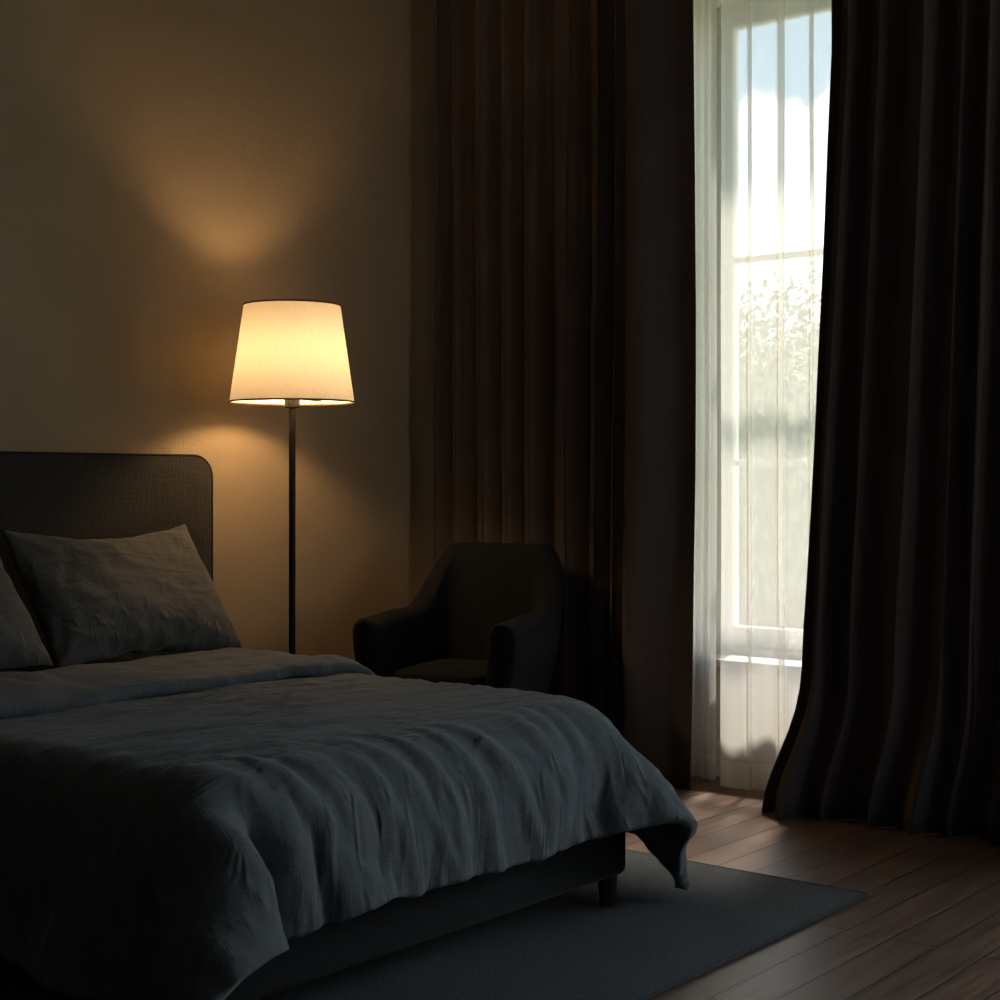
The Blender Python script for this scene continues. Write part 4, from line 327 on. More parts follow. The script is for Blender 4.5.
1,2,1,1,1,1,16,-1,-1,-1,0,-1,0,0,1,0,1,1,2,0,1,1,1,1,2,1,1,0,0,-1,-1,0,-1,-1,-1,0,-1,0,0,0,0,0,0,0,1,-1,0,-1,-1,-1,0,-1,0,-1,1,0,-1,0,0,0,
0,-1,0,0,-1,0,0,0,0,0,1,0,0,1,0,1,1,0,1,1,0,1,1,0,1,0,1,0,0,1,0,0,1,0,1,0,0,0,1,0,1,1,1,0,1,0,1,0,0,1,0,1,1,2,1,1,1,1,1,0,
16,-1,-1,-1,0,-1,0,0,1,0,1,2,1,1,1,1,1,1,1,1,1,0,0,-1,-1,0,-1,-1,0,-1,0,0,0,0,0,0,0,0,0,1,0,0,-1,-1,-1,0,-1,0,0,0,0,-1,0,0,0,-1,0,0,0,0,
-1,0,0,0,1,0,1,0,1,0,1,1,0,1,1,0,0,1,0,0,0,0,1,0,0,1,0,1,0,0,0,1,0,0,1,1,1,1,0,1,0,1,0,1,1,1,1,1,2,0,1,1,0,0,16,-1,-1,-1,0,-1,
0,0,1,1,1,1,1,1,1,1,2,1,1,0,1,0,0,0,-1,0,-1,0,-1,0,0,0,0,0,0,0,0,0,0,1,0,0,-1,-1,0,-1,0,0,-1,1,-1,0,-1,0,0,0,0,0,-1,0,0,0,0,0,0,1,
0,1,0,1,0,1,1,0,1,0,0,0,0,0,0,0,1,0,0,1,0,0,1,0,0,0,0,1,1,0,1,1,1,1,1,0,1,1,1,1,1,1,1,1,0,0,0,0,17,-1,-2,0,-1,0,-1,1,0,1,1,1,
1,2,1,1,2,1,1,0,0,0,0,0,-1,0,-1,0,0,0,0,0,0,0,0,0,0,0,0,0,2,0,-1,0,-1,-1,0,0,0,0,0,-1,0,-1,0,0,0,0,0,0,-1,0,0,0,0,1,0,0,1,1,0,1,
0,1,0,0,0,0,0,0,0,0,0,1,0,0,0,1,0,0,0,0,0,1,0,1,1,1,1,1,1,1,2,1,1,1,1,1,1,0,0,0,0,0,17,-2,-1,0,-1,0,-1,0,1,0,1,1,2,1,2,2,1,1,
1,0,0,0,-1,0,0,-1,0,0,0,0,0,0,0,0,0,0,0,-1,1,1,0,1,0,0,-1,0,-1,1,0,-1,0,-1,0,-1,0,0,0,0,0,0,0,0,0,0,0,0,0,0,1,0,1,0,1,0,0,0,0,0,
-1,0,0,1,0,1,0,0,0,0,0,0,0,0,0,1,0,1,1,1,2,1,1,2,1,2,1,1,1,1,0,1,-1,0,0,-1,17,-1,-1,0,-1,0,-1,0,1,0,1,1,1,2,2,2,1,1,1,0,0,-1,0,-1,
0,-1,0,0,1,0,1,0,0,0,-1,-1,0,0,0,1,1,0,2,-1,0,0,-1,0,1,-1,0,-1,0,-1,0,0,0,0,1,0,-1,0,0,-1,0,0,0,1,0,0,1,0,0,0,1,-1,0,0,-1,0,1,0,1,0,
1,0,0,0,0,-1,0,0,0,1,0,1,1,1,2,2,1,2,2,2,1,1,1,1,0,0,0,-1,0,-1,15,0,0,-1,0,0,0,-1,1,0,0,1,1,2,2,2,2,1,1,0,0,-1,0,-1,-1,10,0,0,0,0,
0,0,0,0,0,0,0,0,0,0,0,0,0,0,0,0,0,0,0,0,0,0,0,0,0,0,0,0,0,0,0,0,0,0,0,0,0,0,0,0,0,0,0,0,0,0,0,0,0,0,0,0,0,0,0,0,0,0,0,0,
-8,0,0,0,0,1,1,2,1,2,2,3,2,2,1,2,0,1,0,-1,0,-1,0,-1,
],
[
158,39,37,37,37,36,35,34,30,26,23,18,13,8,5,2,-2,-6,-7,-6,-5,-4,-1,-1,2,2,3,3,3,2,3,2,4,4,4,4,3,1,1,-2,-2,-3,-1,0,0,0,0,0,0,0,0,0,-1,0,-1,-2,-1,-1,-2,-1,
0,-1,0,0,0,0,0,1,0,0,1,1,0,0,0,1,1,2,3,5,5,6,6,6,6,6,3,2,-2,-6,-11,-17,-21,-25,-28,-31,-33,-33,-33,-33,-33,-33,-33,-33,-31,-32,-31,-31,-29,-29,-28,-28,-28,-27,279,39,39,38,37,38,
36,36,33,30,25,21,16,11,7,3,0,-4,-6,-7,-5,-3,-1,0,2,3,3,3,3,2,3,3,3,4,4,3,2,1,0,-1,-3,-1,0,0,0,0,0,0,0,0,0,0,-1,-1,-1,0,-2,-1,-1,-1,0,-1,0,0,-1,0,
0,0,1,0,0,1,0,0,-1,0,1,1,2,4,6,8,6,6,5,5,3,-1,-3,-8,-13,-18,-23,-26,-30,-32,-32,-34,-33,-34,-33,-33,-33,-32,-32,-32,-31,-30,-29,-28,-28,-28,-28,-27,262,40,39,38,39,38,38,37,35,33,29,24,
20,14,10,5,1,-2,-5,-7,-4,-3,-1,0,3,2,4,3,3,3,3,3,3,3,3,2,2,0,0,-1,-1,-1,0,0,0,0,0,1,0,-1,0,0,-1,0,-1,-1,0,-1,-1,-1,0,-1,0,-1,0,-1,0,-1,0,1,1,0,
0,0,-1,-1,0,0,1,4,7,8,7,6,5,3,2,-2,-6,-10,-15,-19,-24,-28,-30,-32,-34,-34,-34,-34,-33,-33,-33,-32,-32,-31,-31,-29,-29,-29,-27,-28,-28,-27,245,40,40,39,39,39,38,38,37,36,32,28,23,19,12,8,3,0,
-4,-5,-5,-2,-1,1,2,3,3,4,3,3,2,3,3,3,2,2,1,0,-1,0,0,0,0,0,0,0,0,0,0,0,0,0,-1,0,-1,0,-1,-1,-1,0,-1,0,-1,0,-1,0,-1,0,0,0,0,0,0,0,-1,-1,-2,0,
1,2,5,8,9,7,5,3,1,-3,-7,-13,-17,-21,-26,-29,-31,-33,-35,-35,-34,-34,-33,-33,-33,-32,-31,-31,-30,-30,-28,-28,-28,-28,-28,-27,228,41,40,39,40,39,39,39,38,37,35,31,28,22,17,11,6,2,-1,-5,-4,-3,0,0,
2,4,3,3,3,3,3,3,2,3,1,1,1,-1,0,1,0,0,1,0,0,0,0,0,0,-1,0,0,0,0,-1,0,-1,0,-1,0,-1,0,-1,-1,0,-1,0,0,-1,0,0,0,0,-1,-1,-1,-2,-1,0,1,2,6,10,9,
6,3,-1,-4,-8,-15,-19,-24,-27,-30,-32,-35,-35,-35,-34,-34,-33,-33,-32,-32,-31,-31,-30,-28,-29,-28,-28,-28,-28,-28,212,41,40,40,40,40,39,39,39,39,37,35,31,27,21,15,9,5,1,-3,-4,-3,-1,1,2,4,3,3,3,3,
3,3,2,2,1,0,0,0,1,0,1,0,0,1,0,0,0,0,-1,0,0,0,0,0,0,-1,0,-1,0,-1,0,-1,0,-1,0,-1,0,0,0,-1,0,0,-1,-1,-1,-1,-1,-2,-1,-1,1,3,8,10,8,3,0,-6,-10,-16,
-22,-26,-29,-31,-34,-35,-35,-36,-34,-34,-33,-32,-33,-31,-31,-30,-29,-28,-29,-28,-28,-28,-28,-29,195,41,40,41,40,40,40,39,40,40,38,38,34,30,26,19,14,8,4,-1,-3,-3,-1,1,2,4,3,3,3,3,3,2,2,2,0,0,
0,1,0,1,0,1,0,0,0,0,0,0,0,0,0,0,0,0,0,0,-1,0,-1,0,-1,0,-1,-1,0,-1,0,0,0,0,0,-1,0,-1,-1,-2,-1,-1,-2,-2,0,1,6,9,9,3,-2,-7,-12,-19,-23,-28,-31,-33,-34,-35,
-36,-34,-34,-34,-33,-33,-31,-32,-30,-30,-28,-29,-28,-28,-28,-28,-29,-29,177,41,41,41,40,41,40,40,40,40,40,40,37,34,30,24,18,12,7,2,-2,-2,-2,1,3,3,3,3,3,3,3,2,2,1,0,0,0,1,0,1,0,0,
1,0,0,0,0,0,0,0,0,0,0,0,0,0,0,-1,0,-1,0,-1,-1,0,-1,0,-1,1,0,-1,0,0,0,-1,-2,-1,-1,-1,-2,-2,-1,0,4,7,9,2,-4,-9,-14,-21,-25,-30,-32,-33,-35,-35,-35,-34,-34,-34,-33,-33,
-31,-31,-30,-29,-29,-28,-28,-28,-29,-28,-29,-29,158,41,41,41,41,41,40,41,40,40,41,41,39,37,34,28,22,17,11,6,2,-2,-2,1,3,3,3,3,3,3,2,2,1,1,0,0,1,0,1,0,0,1,0,0,0,1,0,-1,
0,0,0,0,0,0,1,0,-1,0,0,-1,-1,-1,0,-1,-1,0,0,0,0,0,-1,0,1,0,-2,-1,-1,-1,-2,-1,-2,0,2,6,5,0,-6,-12,-17,-23,-26,-31,-32,-34,-35,-35,-33,-34,-34,-33,-34,-32,-32,-30,-30,-29,-27,-28,
-28,-29,-29,-29,-29,-30,140,41,41,41,42,41,41,41,40,41,40,42,41,40,36,33,27,20,16,10,5,0,-1,1,3,3,4,3,2,3,2,1,1,1,0,0,0,0,1,0,0,0,1,0,1,0,0,0,-1,0,0,0,1,0,
0,0,0,0,-1,0,-1,-1,-1,0,-1,-1,-1,0,0,1,0,-1,0,1,0,-1,-1,-1,-1,-2,-2,-2,2,5,2,-4,-9,-15,-19,-24,-27,-31,-33,-34,-34,-32,-33,-34,-35,-34,-34,-32,-31,-30,-30,-27,-27,-28,-29,-29,-29,-30,-30,-30,
120,42,41,41,42,41,42,41,41,41,40,41,42,42,38,36,31,25,19,15,9,5,0,1,4,3,3,2,3,2,2,1,1,1,0,-1,0,1,1,0,0,-1,1,1,0,0,0,0,0,0,0,0,0,1,0,0,0,-1,0,-1,
-1,-1,0,-1,-1,0,-1,0,-1,0,1,0,-1,1,0,0,0,-1,-1,-2,-2,-2,1,2,-2,-8,-13,-16,-20,-25,-28,-31,-32,-34,-33,-30,-33,-36,-35,-34,-33,-32,-30,-30,-28,-27,-27,-28,-29,-30,-30,-31,-30,-31,102,41,41,42,42,41,
42,42,41,42,41,41,41,43,40,39,34,29,23,19,13,8,4,2,4,3,3,2,2,2,2,1,0,1,0,-1,0,1,1,0,-1,0,1,0,1,0,0,0,0,0,0,0,0,0,1,0,-1,0,-1,0,-1,-1,-1,0,-1,-1,
0,0,-1,0,0,1,0,1,0,0,0,-1,-1,-1,-2,-4,0,-2,-6,-10,-14,-18,-21,-25,-28,-30,-33,-32,-32,-33,-31,-36,-36,-34,-32,-31,-29,-28,-27,-27,-28,-30,-30,-31,-31,-31,-32,-31,84,42,41,42,41,42,42,42,42,41,42,41,
42,42,41,40,37,32,27,22,17,13,7,6,3,3,2,2,2,2,1,1,1,0,0,0,0,1,1,0,-1,-1,1,0,1,0,0,0,0,0,0,0,0,0,0,0,0,0,-1,0,-1,-1,-1,0,-1,0,-1,0,0,0,1,0,
1,0,0,0,0,-1,0,-2,-2,-3,-4,-5,-9,-12,-15,-18,-21,-25,-28,-30,-32,-31,-33,-35,-34,-34,-35,-32,-30,-29,-28,-27,-27,-28,-30,-31,-32,-32,-32,-32,-32,-32,69,41,42,42,41,42,42,42,42,42,42,42,41,42,42,41,38,36,
30,25,21,16,12,9,3,2,2,2,1,2,1,0,1,0,0,0,1,1,0,0,-1,0,0,0,0,0,1,0,0,0,0,0,0,0,0,0,0,-1,0,-1,0,-1,-1,0,-1,0,0,0,0,0,1,0,1,0,0,0,0,-1,
0,-1,-2,-4,-6,-8,-10,-13,-15,-18,-21,-25,-27,-30,-31,-32,-35,-36,-34,-34,-31,-31,-29,-27,-27,-28,-28,-31,-31,-33,-33,-33,-33,-33,-33,-33,55,42,42,42,41,42,42,42,42,42,42,42,41,42,42,41,39,37,33,29,24,23,16,10,
3,2,1,1,1,1,1,1,0,0,0,0,1,1,1,0,-1,-1,0,0,0,0,0,1,0,0,0,0,0,0,0,-1,0,0,0,-1,0,-1,0,-1,0,0,0,0,0,0,1,0,0,1,0,0,-1,0,-1,-1,-1,-3,-6,-9,
-11,-13,-17,-18,-20,-25,-27,-30,-31,-34,-35,-35,-33,-32,-30,-29,-28,-27,-28,-29,-31,-32,-33,-34,-34,-35,-34,-34,-34,-34,45,42,42,42,42,42,41,42,42,42,42,42,42,42,41,42,39,39,35,33,30,25,18,11,3,1,1,0,1,1,
0,1,0,0,0,0,0,1,1,0,0,-1,-1,0,0,1,0,0,0,0,0,0,0,0,0,0,-1,0,0,0,-1,0,0,-1,0,0,0,0,0,1,0,0,1,0,0,0,-1,0,0,-1,-1,-3,-5,-8,-9,-13,-15,-18,-21,-25,
-27,-30,-31,-35,-35,-34,-33,-30,-29,-28,-28,-29,-29,-32,-32,-34,-35,-35,-36,-36,-35,-35,-35,-35,36,42,43,42,42,42,42,40,42,43,42,42,41,42,42,42,41,39,38,35,30,27,20,14,2,1,0,0,1,0,1,0,0,0,1,0,
0,0,0,1,0,-1,-1,0,0,1,0,0,0,0,0,0,0,0,0,0,-1,0,0,0,0,0,-1,0,0,0,0,0,0,0,1,0,0,0,0,0,0,-1,0,0,-1,-3,-4,-6,-8,-11,-14,-17,-21,-23,-27,-30,-32,-34,-35,-34,
-30,-29,-28,-30,-30,-31,-32,-33,-33,-36,-36,-37,-37,-37,-36,-36,-36,-36,31,42,43,42,42,43,41,41,41,43,41,42,42,42,42,42,41,40,37,35,31,27,21,16,6,0,0,0,0,1,0,0,0,0,0,0,0,0,0,1,0,-1,
0,0,0,0,0,1,0,0,0,0,-1,0,0,0,0,0,0,0,0,0,-1,0,0,0,0,0,0,0,1,0,0,0,0,0,0,-1,0,0,0,-2,-3,-4,-7,-9,-12,-16,-19,-23,-25,-30,-31,-34,-35,-31,-29,-29,-30,-32,-31,-33,
-33,-35,-35,-38,-38,-38,-38,-38,-37,-37,-37,-36,27,42,42,43,42,42,42,40,42,42,41,42,42,42,42,42,41,40,37,35,30,26,21,15,8,2,1,0,0,0,0,0,0,0,0,0,0,0,0,0,0,0,0,0,0,0,0,0,
0,0,0,0,0,0,0,0,0,0,0,0,0,0,0,0,0,0,0,0,0,0,0,0,0,0,0,0,0,0,-1,0,0,0,-2,-3,-4,-7,-11,-13,-18,-21,-25,-28,-31,-34,-32,-31,-30,-30,-31,-33,-33,-34,-35,-36,-38,-38,-39,-39,
-39,-39,-38,-38,-37,-37,26,42,42,42,42,42,42,42,41,41,42,41,42,42,41,43,41,40,36,34,30,26,20,14,9,2,0,0,0,0,0,0,0,0,0,0,0,0,0,0,0,0,0,0,0,0,0,0,0,0,0,0,0,0,
0,0,0,0,0,0,0,0,0,0,0,0,0,1,0,0,0,-1,0,0,0,0,0,0,0,0,0,0,0,-1,-2,-5,-7,-12,-15,-19,-24,-27,-30,-34,-31,-31,-30,-31,-32,-33,-35,-36,-37,-39,-38,-40,-40,-40,-40,-39,-39,-38,-38,-38,
27,42,42,42,42,41,42,42,41,41,41,42,41,43,41,42,41,40,36,34,29,25,20,14,8,2,0,0,0,0,0,0,0,0,0,0,0,0,0,0,0,0,0,0,0,0,0,0,0,0,0,0,0,0,0,0,0,0,0,0,
0,0,0,0,0,0,0,0,0,0,0,0,0,0,0,0,0,0,0,0,0,0,0,0,0,-2,-5,-9,-13,-18,-21,-26,-30,-33,-32,-31,-30,-32,-33,-36,-36,-38,-38,-40,-39,-41,-40,-40,-40,-40,-39,-40,-38,-39,30,42,42,41,42,42,
41,42,41,41,41,42,41,42,41,42,40,39,37,33,30,24,20,13,8,2,0,0,0,0,0,0,0,0,0,0,0,0,0,0,0,0,0,0,0,0,0,0,0,0,0,0,0,0,0,0,0,0,0,0,0,0,0,0,0,0,
0,0,0,0,0,0,0,0,0,0,0,0,0,0,0,0,0,0,0,0,-2,-6,-11,-15,-20,-25,-28,-33,-32,-31,-32,-33,-34,-38,-37,-40,-40,-40,-40,-41,-41,-40,-41,-40,-40,-40,-39,-39,34,41,42,42,41,42,41,42,41,42,41,41,
41,42,40,41,41,39,36,33,29,24,19,14,7,2,0,0,0,0,0,0,0,0,0,0,0,0,0,0,0,0,0,0,0,0,0,0,0,0,0,0,0,0,0,0,0,0,0,0,0,0,0,0,0,0,0,0,0,0,0,0,
0,0,0,0,0,0,0,0,0,0,0,0,0,0,0,-4,-8,-13,-18,-24,-27,-32,-33,-32,-33,-35,-36,-39,-39,-40,-40,-41,-41,-41,-40,-41,-41,-41,-40,-41,-40,-39,39,42,41,42,41,42,42,41,41,42,40,42,40,41,41,40,40,39,
36,33,29,24,19,13,8,1,0,0,0,0,0,0,0,0,0,0,0,0,0,0,0,0,0,0,0,0,0,0,0,0,0,0,0,0,0,0,0,0,0,0,0,0,0,0,0,0,0,0,0,0,0,0,0,0,0,0,0,0,
0,0,0,0,0,0,0,0,0,-1,-6,-11,-16,-22,-26,-31,-34,-34,-34,-36,-38,-40,-40,-42,-40,-42,-40,-41,-41,-41,-41,-42,-41,-41,-40,-41,46,41,42,41,42,42,41,42,41,41,41,41,40,41,40,39,41,39,36,33,28,24,19,13,
7,1,0,0,0,0,0,0,0,0,0,0,0,0,0,0,0,0,0,0,0,0,0,0,0,0,0,0,0,0,0,0,0,0,0,0,0,0,0,0,0,0,0,0,0,0,0,0,0,0,0,0,0,0,0,0,0,0,0,0,
0,0,0,0,-4,-9,-15,-20,-25,-30,-34,-36,-36,-38,-39,-41,-41,-41,-41,-41,-41,-41,-41,-41,-42,-41,-42,-41,-42,-41,51,41,42,41,42,42,41,41,41,41,40,41,40,40,39,41,41,39,36,33,28,24,19,12,7,1,0,0,0,0,
0,0,0,0,0,0,0,0,0,0,0,0,0,0,0,0,0,0,0,0,0,0,0,0,0,0,0,0,0,0,0,0,0,0,0,0,0,0,0,0,0,0,0,0,0,0,0,0,0,0,0,0,0,0,0,0,0,0,-2,-8,
-13,-19,-24,-29,-34,-36,-38,-40,-41,-41,-42,-41,-41,-41,-41,-41,-41,-41,-41,-42,-42,-42,-42,-41,53,42,41,42,42,41,41,41,41,40,40,40,39,39,41,43,41,39,36,32,29,23,18,13,6,1,0,0,0,0,0,0,0,0,0,0,
0,0,0,0,0,0,0,0,0,0,0,0,0,0,0,0,0,0,0,0,0,0,0,0,0,0,0,0,0,0,0,0,0,0,0,0,0,0,0,0,0,0,0,0,0,0,0,0,0,0,0,0,-1,-7,-12,-18,-23,-29,-33,-36,
-39,-41,-43,-42,-41,-42,-40,-41,-41,-40,-41,-42,-41,-42,-43,-42,-42,-42,54,41,42,42,42,41,41,40,40,40,39,39,38,42,43,42,41,40,36,32,28,24,18,12,6,1,0,0,0,0,0,0,0,0,0,0,0,0,0,0,0,0,
0,0,0,0,0,0,0,0,0,0,0,0,0,0,0,0,0,0,0,0,0,0,0,0,0,0,0,0,0,0,0,0,0,0,0,0,0,0,0,0,0,0,0,0,0,0,-1,-6,-11,-18,-23,-28,-32,-36,-39,-42,-42,-43,-42,-41,
-41,-41,-40,-41,-41,-41,-42,-42,-42,-43,-42,-42,52,41,43,41,42,41,40,40,40,39,39,38,41,43,43,43,41,39,36,32,28,23,18,12,6,1,0,0,0,0,0,0,0,0,0,0,0,0,0,0,0,0,0,0,0,0,0,0,
0,0,0,0,0,0,0,0,0,0,0,0,0,0,0,0,0,0,0,0,0,0,0,0,0,0,0,0,0,0,0,0,0,0,0,0,0,0,0,0,-1,-5,-11,-17,-23,-27,-32,-36,-39,-41,-43,-43,-42,-41,-41,-41,-41,-40,-41,-41,
-42,-42,-43,-42,-43,-42,48,42,42,42,41,41,40,39,40,39,39,41,42,43,42,43,41,40,35,33,28,23,17,12,6,1,0,0,0,0,0,0,0,0,0,0,0,0,0,0,0,0,0,0,0,0,0,0,0,0,0,0,0,0,
0,0,0,0,0,0,0,0,0,0,0,0,0,0,0,0,0,0,0,0,0,0,0,0,0,0,0,0,0,0,0,0,0,0,0,-6,-10,-17,-22,-27,-32,-36,-39,-41,-42,-43,-42,-42,-41,-40,-41,-41,-41,-40,-42,-43,-42,-43,-42,-42,
43,42,42,42,40,40,40,40,40,40,41,41,43,43,43,42,41,39,36,32,28,23,17,12,6,1,0,0,0,0,0,0,0,0,0,0,0,0,0,0,0,0,0,0,0,0,0,0,0,0,0,0,0,0,0,0,0,0,0,0,
0,0,0,0,0,0,0,0,0,0,0,0,0,0,0,0,0,0,0,0,0,0,0,0,0,0,0,0,0,-5,-11,-16,-21,-27,-31,-36,-39,-41,-43,-43,-41,-42,-41,-41,-41,-41,-41,-40,-42,-42,-42,-43,-42,-42,37,43,41,41,40,40,
41,41,41,41,41,42,43,42,43,42,41,39,36,33,27,23,17,12,6,1,0,0,0,0,0,0,0,0,0,0,0,0,0,0,0,0,0,0,0,0,0,0,0,0,0,0,0,0,0,0,0,0,0,0,0,0,0,0,0,0,
0,0,0,0,0,0,0,0,0,0,0,0,0,0,0,0,0,0,0,0,0,0,0,-5,-10,-16,-21,-27,-31,-36,-39,-41,-42,-43,-41,-42,-41,-41,-41,-41,-41,-40,-42,-42,-42,-42,-42,-42,32,42,41,40,40,42,41,42,41,42,42,42,
43,42,43,42,41,39,36,32,27,23,17,12,6,2,-1,0,0,0,0,0,0,0,0,0,0,0,0,0,0,0,0,0,0,0,0,0,0,0,0,0,0,0,0,0,0,0,0,0,0,0,0,0,0,0,0,0,0,0,0,0,
0,0,0,0,0,0,0,0,0,0,0,0,0,0,0,0,0,-4,-10,-16,-21,-27,-31,-35,-39,-41,-42,-42,-42,-41,-41,-42,-41,-41,-41,-41,-41,-42,-41,-42,-42,-42,27,42,40,40,42,41,42,42,42,43,42,42,42,43,42,43,40,39,
36,32,27,23,17,12,6,3,-2,0,0,0,0,0,0,0,0,0,0,0,0,0,0,0,0,0,0,0,0,0,0,0,0,0,0,0,0,0,0,0,0,0,0,0,0,0,0,0,0,0,0,0,0,0,0,0,0,0,0,0,
0,0,0,0,0,0,0,0,0,0,0,-4,-10,-15,-21,-27,-31,-36,-38,-41,-41,-42,-42,-41,-41,-41,-41,-42,-41,-41,-41,-42,-41,-42,-42,-42,25,40,41,41,41,42,42,43,42,42,43,42,42,43,42,43,40,39,35,32,28,22,18,11,
6,3,-2,0,0,0,0,0,0,0,0,0,0,0,0,0,0,0,0,0,0,0,0,0,0,0,0,0,0,0,0,0,0,0,0,0,0,0,0,0,0,0,0,0,0,0,0,0,0,0,0,0,0,0,0,0,0,0,0,0,
0,0,0,0,0,-4,-9,-16,-21,-26,-31,-35,-38,-41,-41,-42,-41,-42,-41,-41,-42,-41,-41,-41,-41,-42,-41,-42,-42,-41,21,41,40,41,42,42,43,42,43,42,42,43,42,43,42,42,41,39,35,32,27,23,17,11,6,2,-1,0,0,0,
0,0,0,0,0,0,0,0,0,0,0,0,0,0,0,0,0,0,0,0,0,0,0,0,0,0,0,0,0,0,0,0,0,0,0,0,0,0,0,0,0,0,0,0,0,0,0,0,0,0,0,0,0,0,0,0,0,0,0,-4,
-9,-15,-21,-27,-30,-35,-38,-41,-41,-41,-42,-41,-41,-42,-41,-41,-41,-41,-42,-41,-42,-41,-42,-41,19,41,40,41,42,43,42,43,43,42,43,42,43,42,42,43,40,38,36,31,27,23,17,12,5,1,0,0,0,0,0,0,0,0,0,0,
0,0,0,0,0,0,0,0,0,0,0,0,0,0,0,0,0,0,0,0,0,0,0,0,0,0,0,0,0,0,0,0,0,0,0,0,0,0,0,0,0,0,0,0,0,0,0,0,0,0,0,0,0,-3,-10,-15,-20,-27,-30,-35,
-37,-40,-41,-42,-41,-42,-41,-42,-41,-41,-42,-41,-42,-42,-41,-41,-41,-41,17,41,41,41,42,43,42,43,43,42,43,42,43,42,43,42,40,38,36,31,27,23,16,12,5,1,0,0,0,0,0,0,0,0,0,0,0,0,0,0,0,0,
0,0,0,0,0,0,0,0,0,0,0,0,0,0,0,0,0,0,0,0,0,0,0,0,0,0,0,0,0,0,0,0,0,0,0,0,0,0,0,0,0,0,0,0,0,0,0,-3,-9,-16,-20,-26,-31,-34,-37,-40,-41,-41,-41,-42,
-41,-42,-41,-42,-41,-42,-42,-42,-41,-41,-41,-41,16,41,41,42,42,43,42,43,43,42,43,43,42,43,42,42,40,38,35,32,27,22,16,12,5,1,0,0,0,0,0,0,0,0,0,0,0,0,0,0,0,0,0,0,0,0,0,0,
0,0,0,0,0,0,0,0,0,0,0,0,0,0,0,0,0,0,0,0,0,0,0,0,0,0,0,0,0,0,0,0,0,0,0,0,0,0,0,0,0,-3,-9,-15,-21,-25,-30,-35,-37,-39,-41,-41,-41,-42,-41,-41,-42,-42,-42,-42,
-42,-41,-42,-41,-41,-40,14,41,42,42,42,43,42,43,43,42,43,43,43,42,42,42,40,38,35,32,26,22,17,11,5,1,0,0,0,0,0,0,0,0,0,0,0,0,0,0,0,0,0,0,0,0,0,0,0,0,0,0,0,0,
0,0,0,0,0,0,0,0,0,0,0,0,0,0,0,0,0,0,0,0,0,0,0,0,0,0,0,0,0,0,0,0,0,0,0,-3,-9,-15,-20,-26,-30,-34,-37,-39,-41,-41,-41,-42,-40,-42,-41,-43,-41,-43,-41,-42,-42,-41,-40,-41,
13,42,41,42,43,43,42,43,43,43,42,43,43,43,42,42,39,38,35,31,27,21,17,11,5,1,0,0,0,0,0,0,0,0,0,0,0,0,0,0,0,0,0,0,0,0,0,0,0,0,0,0,0,0,0,0,0,0,0,0,
0,0,0,0,0,0,0,0,0,0,0,0,0,0,0,0,0,0,0,0,0,0,0,0,0,0,0,0,0,-3,-9,-15,-20,-25,-30,-34,-36,-40,-41,-41,-41,-42,-41,-41,-41,-42,-42,-42,-42,-42,-41,-41,-41,-41,12,42,42,42,43,42,
43,43,43,42,43,43,43,42,43,41,40,38,34,32,26,22,16,11,6,0,0,0,0,0,0,0,0,0,0,0,0,0,0,0,0,0,0,0,0,0,0,0,0,0,0,0,0,0,0,0,0,0,0,0,0,0,0,0,0,0,
0,0,0,0,0,0,0,0,0,0,0,0,0,0,0,0,0,0,0,0,0,0,0,-3,-9,-14,-21,-25,-29,-34,-37,-39,-41,-41,-42,-41,-41,-41,-41,-42,-42,-42,-42,-42,-41,-41,-41,-41,12,42,42,42,42,43,43,43,42,43,43,43,
43,43,42,41,40,38,34,31,26,22,17,10,6,0,0,0,0,0,0,0,0,0,0,0,0,0,0,0,0,0,0,0,0,0,0,0,0,0,0,0,0,0,0,0,0,0,0,0,0,0,0,0,0,0,0,0,0,0,0,0,
0,0,0,0,0,0,0,0,0,0,0,0,0,0,0,0,0,-3,-8,-15,-20,-25,-29,-34,-37,-39,-41,-41,-42,-41,-41,-41,-41,-42,-42,-42,-42,-42,-41,-41,-41,-41,11,42,42,43,42,43,42,43,43,43,42,43,43,43,42,42,39,38,
34,31,27,22,16,11,5,0,0,0,0,0,0,0,0,0,0,0,0,0,0,0,0,0,0,0,0,0,0,0,0,0,0,0,0,0,0,0,0,0,0,0,0,0,0,0,0,0,0,0,0,0,0,0,0,0,0,0,0,0,
0,0,0,0,0,0,0,0,0,0,0,-3,-8,-15,-20,-25,-29,-34,-36,-39,-41,-42,-41,-42,-41,-42,-41,-41,-42,-42,-42,-42,-41,-41,-41,-41,12,42,42,42,43,42,43,42,43,43,43,43,43,42,42,42,40,37,35,31,26,22,16,11,
5,0,0,0,0,0,0,0,0,0,0,0,0,0,0,0,0,0,0,0,0,0,0,0,0,0,0,0,0,0,0,0,0,0,0,0,0,0,0,0,0,0,0,0,0,0,0,0,0,0,0,0,0,0,0,0,0,0,0,0,
0,0,0,0,0,-3,-8,-14,-20,-25,-29,-34,-36,-39,-41,-42,-41,-42,-42,-42,-42,-41,-41,-42,-41,-42,-41,-41,-42,-41,12,43,42,42,42,43,42,43,42,43,43,43,42,43,42,42,40,37,35,31,27,21,16,11,5,0,0,0,0,0,
0,0,0,0,0,0,0,0,0,0,0,0,0,0,0,0,0,0,0,0,0,0,0,0,0,0,0,0,0,0,0,0,0,0,0,0,0,0,0,0,0,0,0,0,0,0,0,0,0,0,0,0,0,0,0,0,0,0,0,-3,
-8,-14,-20,-25,-29,-34,-36,-39,-41,-41,-42,-41,-42,-42,-42,-42,-41,-42,-41,-42,-41,-41,-42,-41,13,42,42,43,42,42,42,43,42,43,43,43,43,42,42,42,40,38,34,31,27,22,16,10,5,0,0,0,0,0,0,0,0,0,0,0,
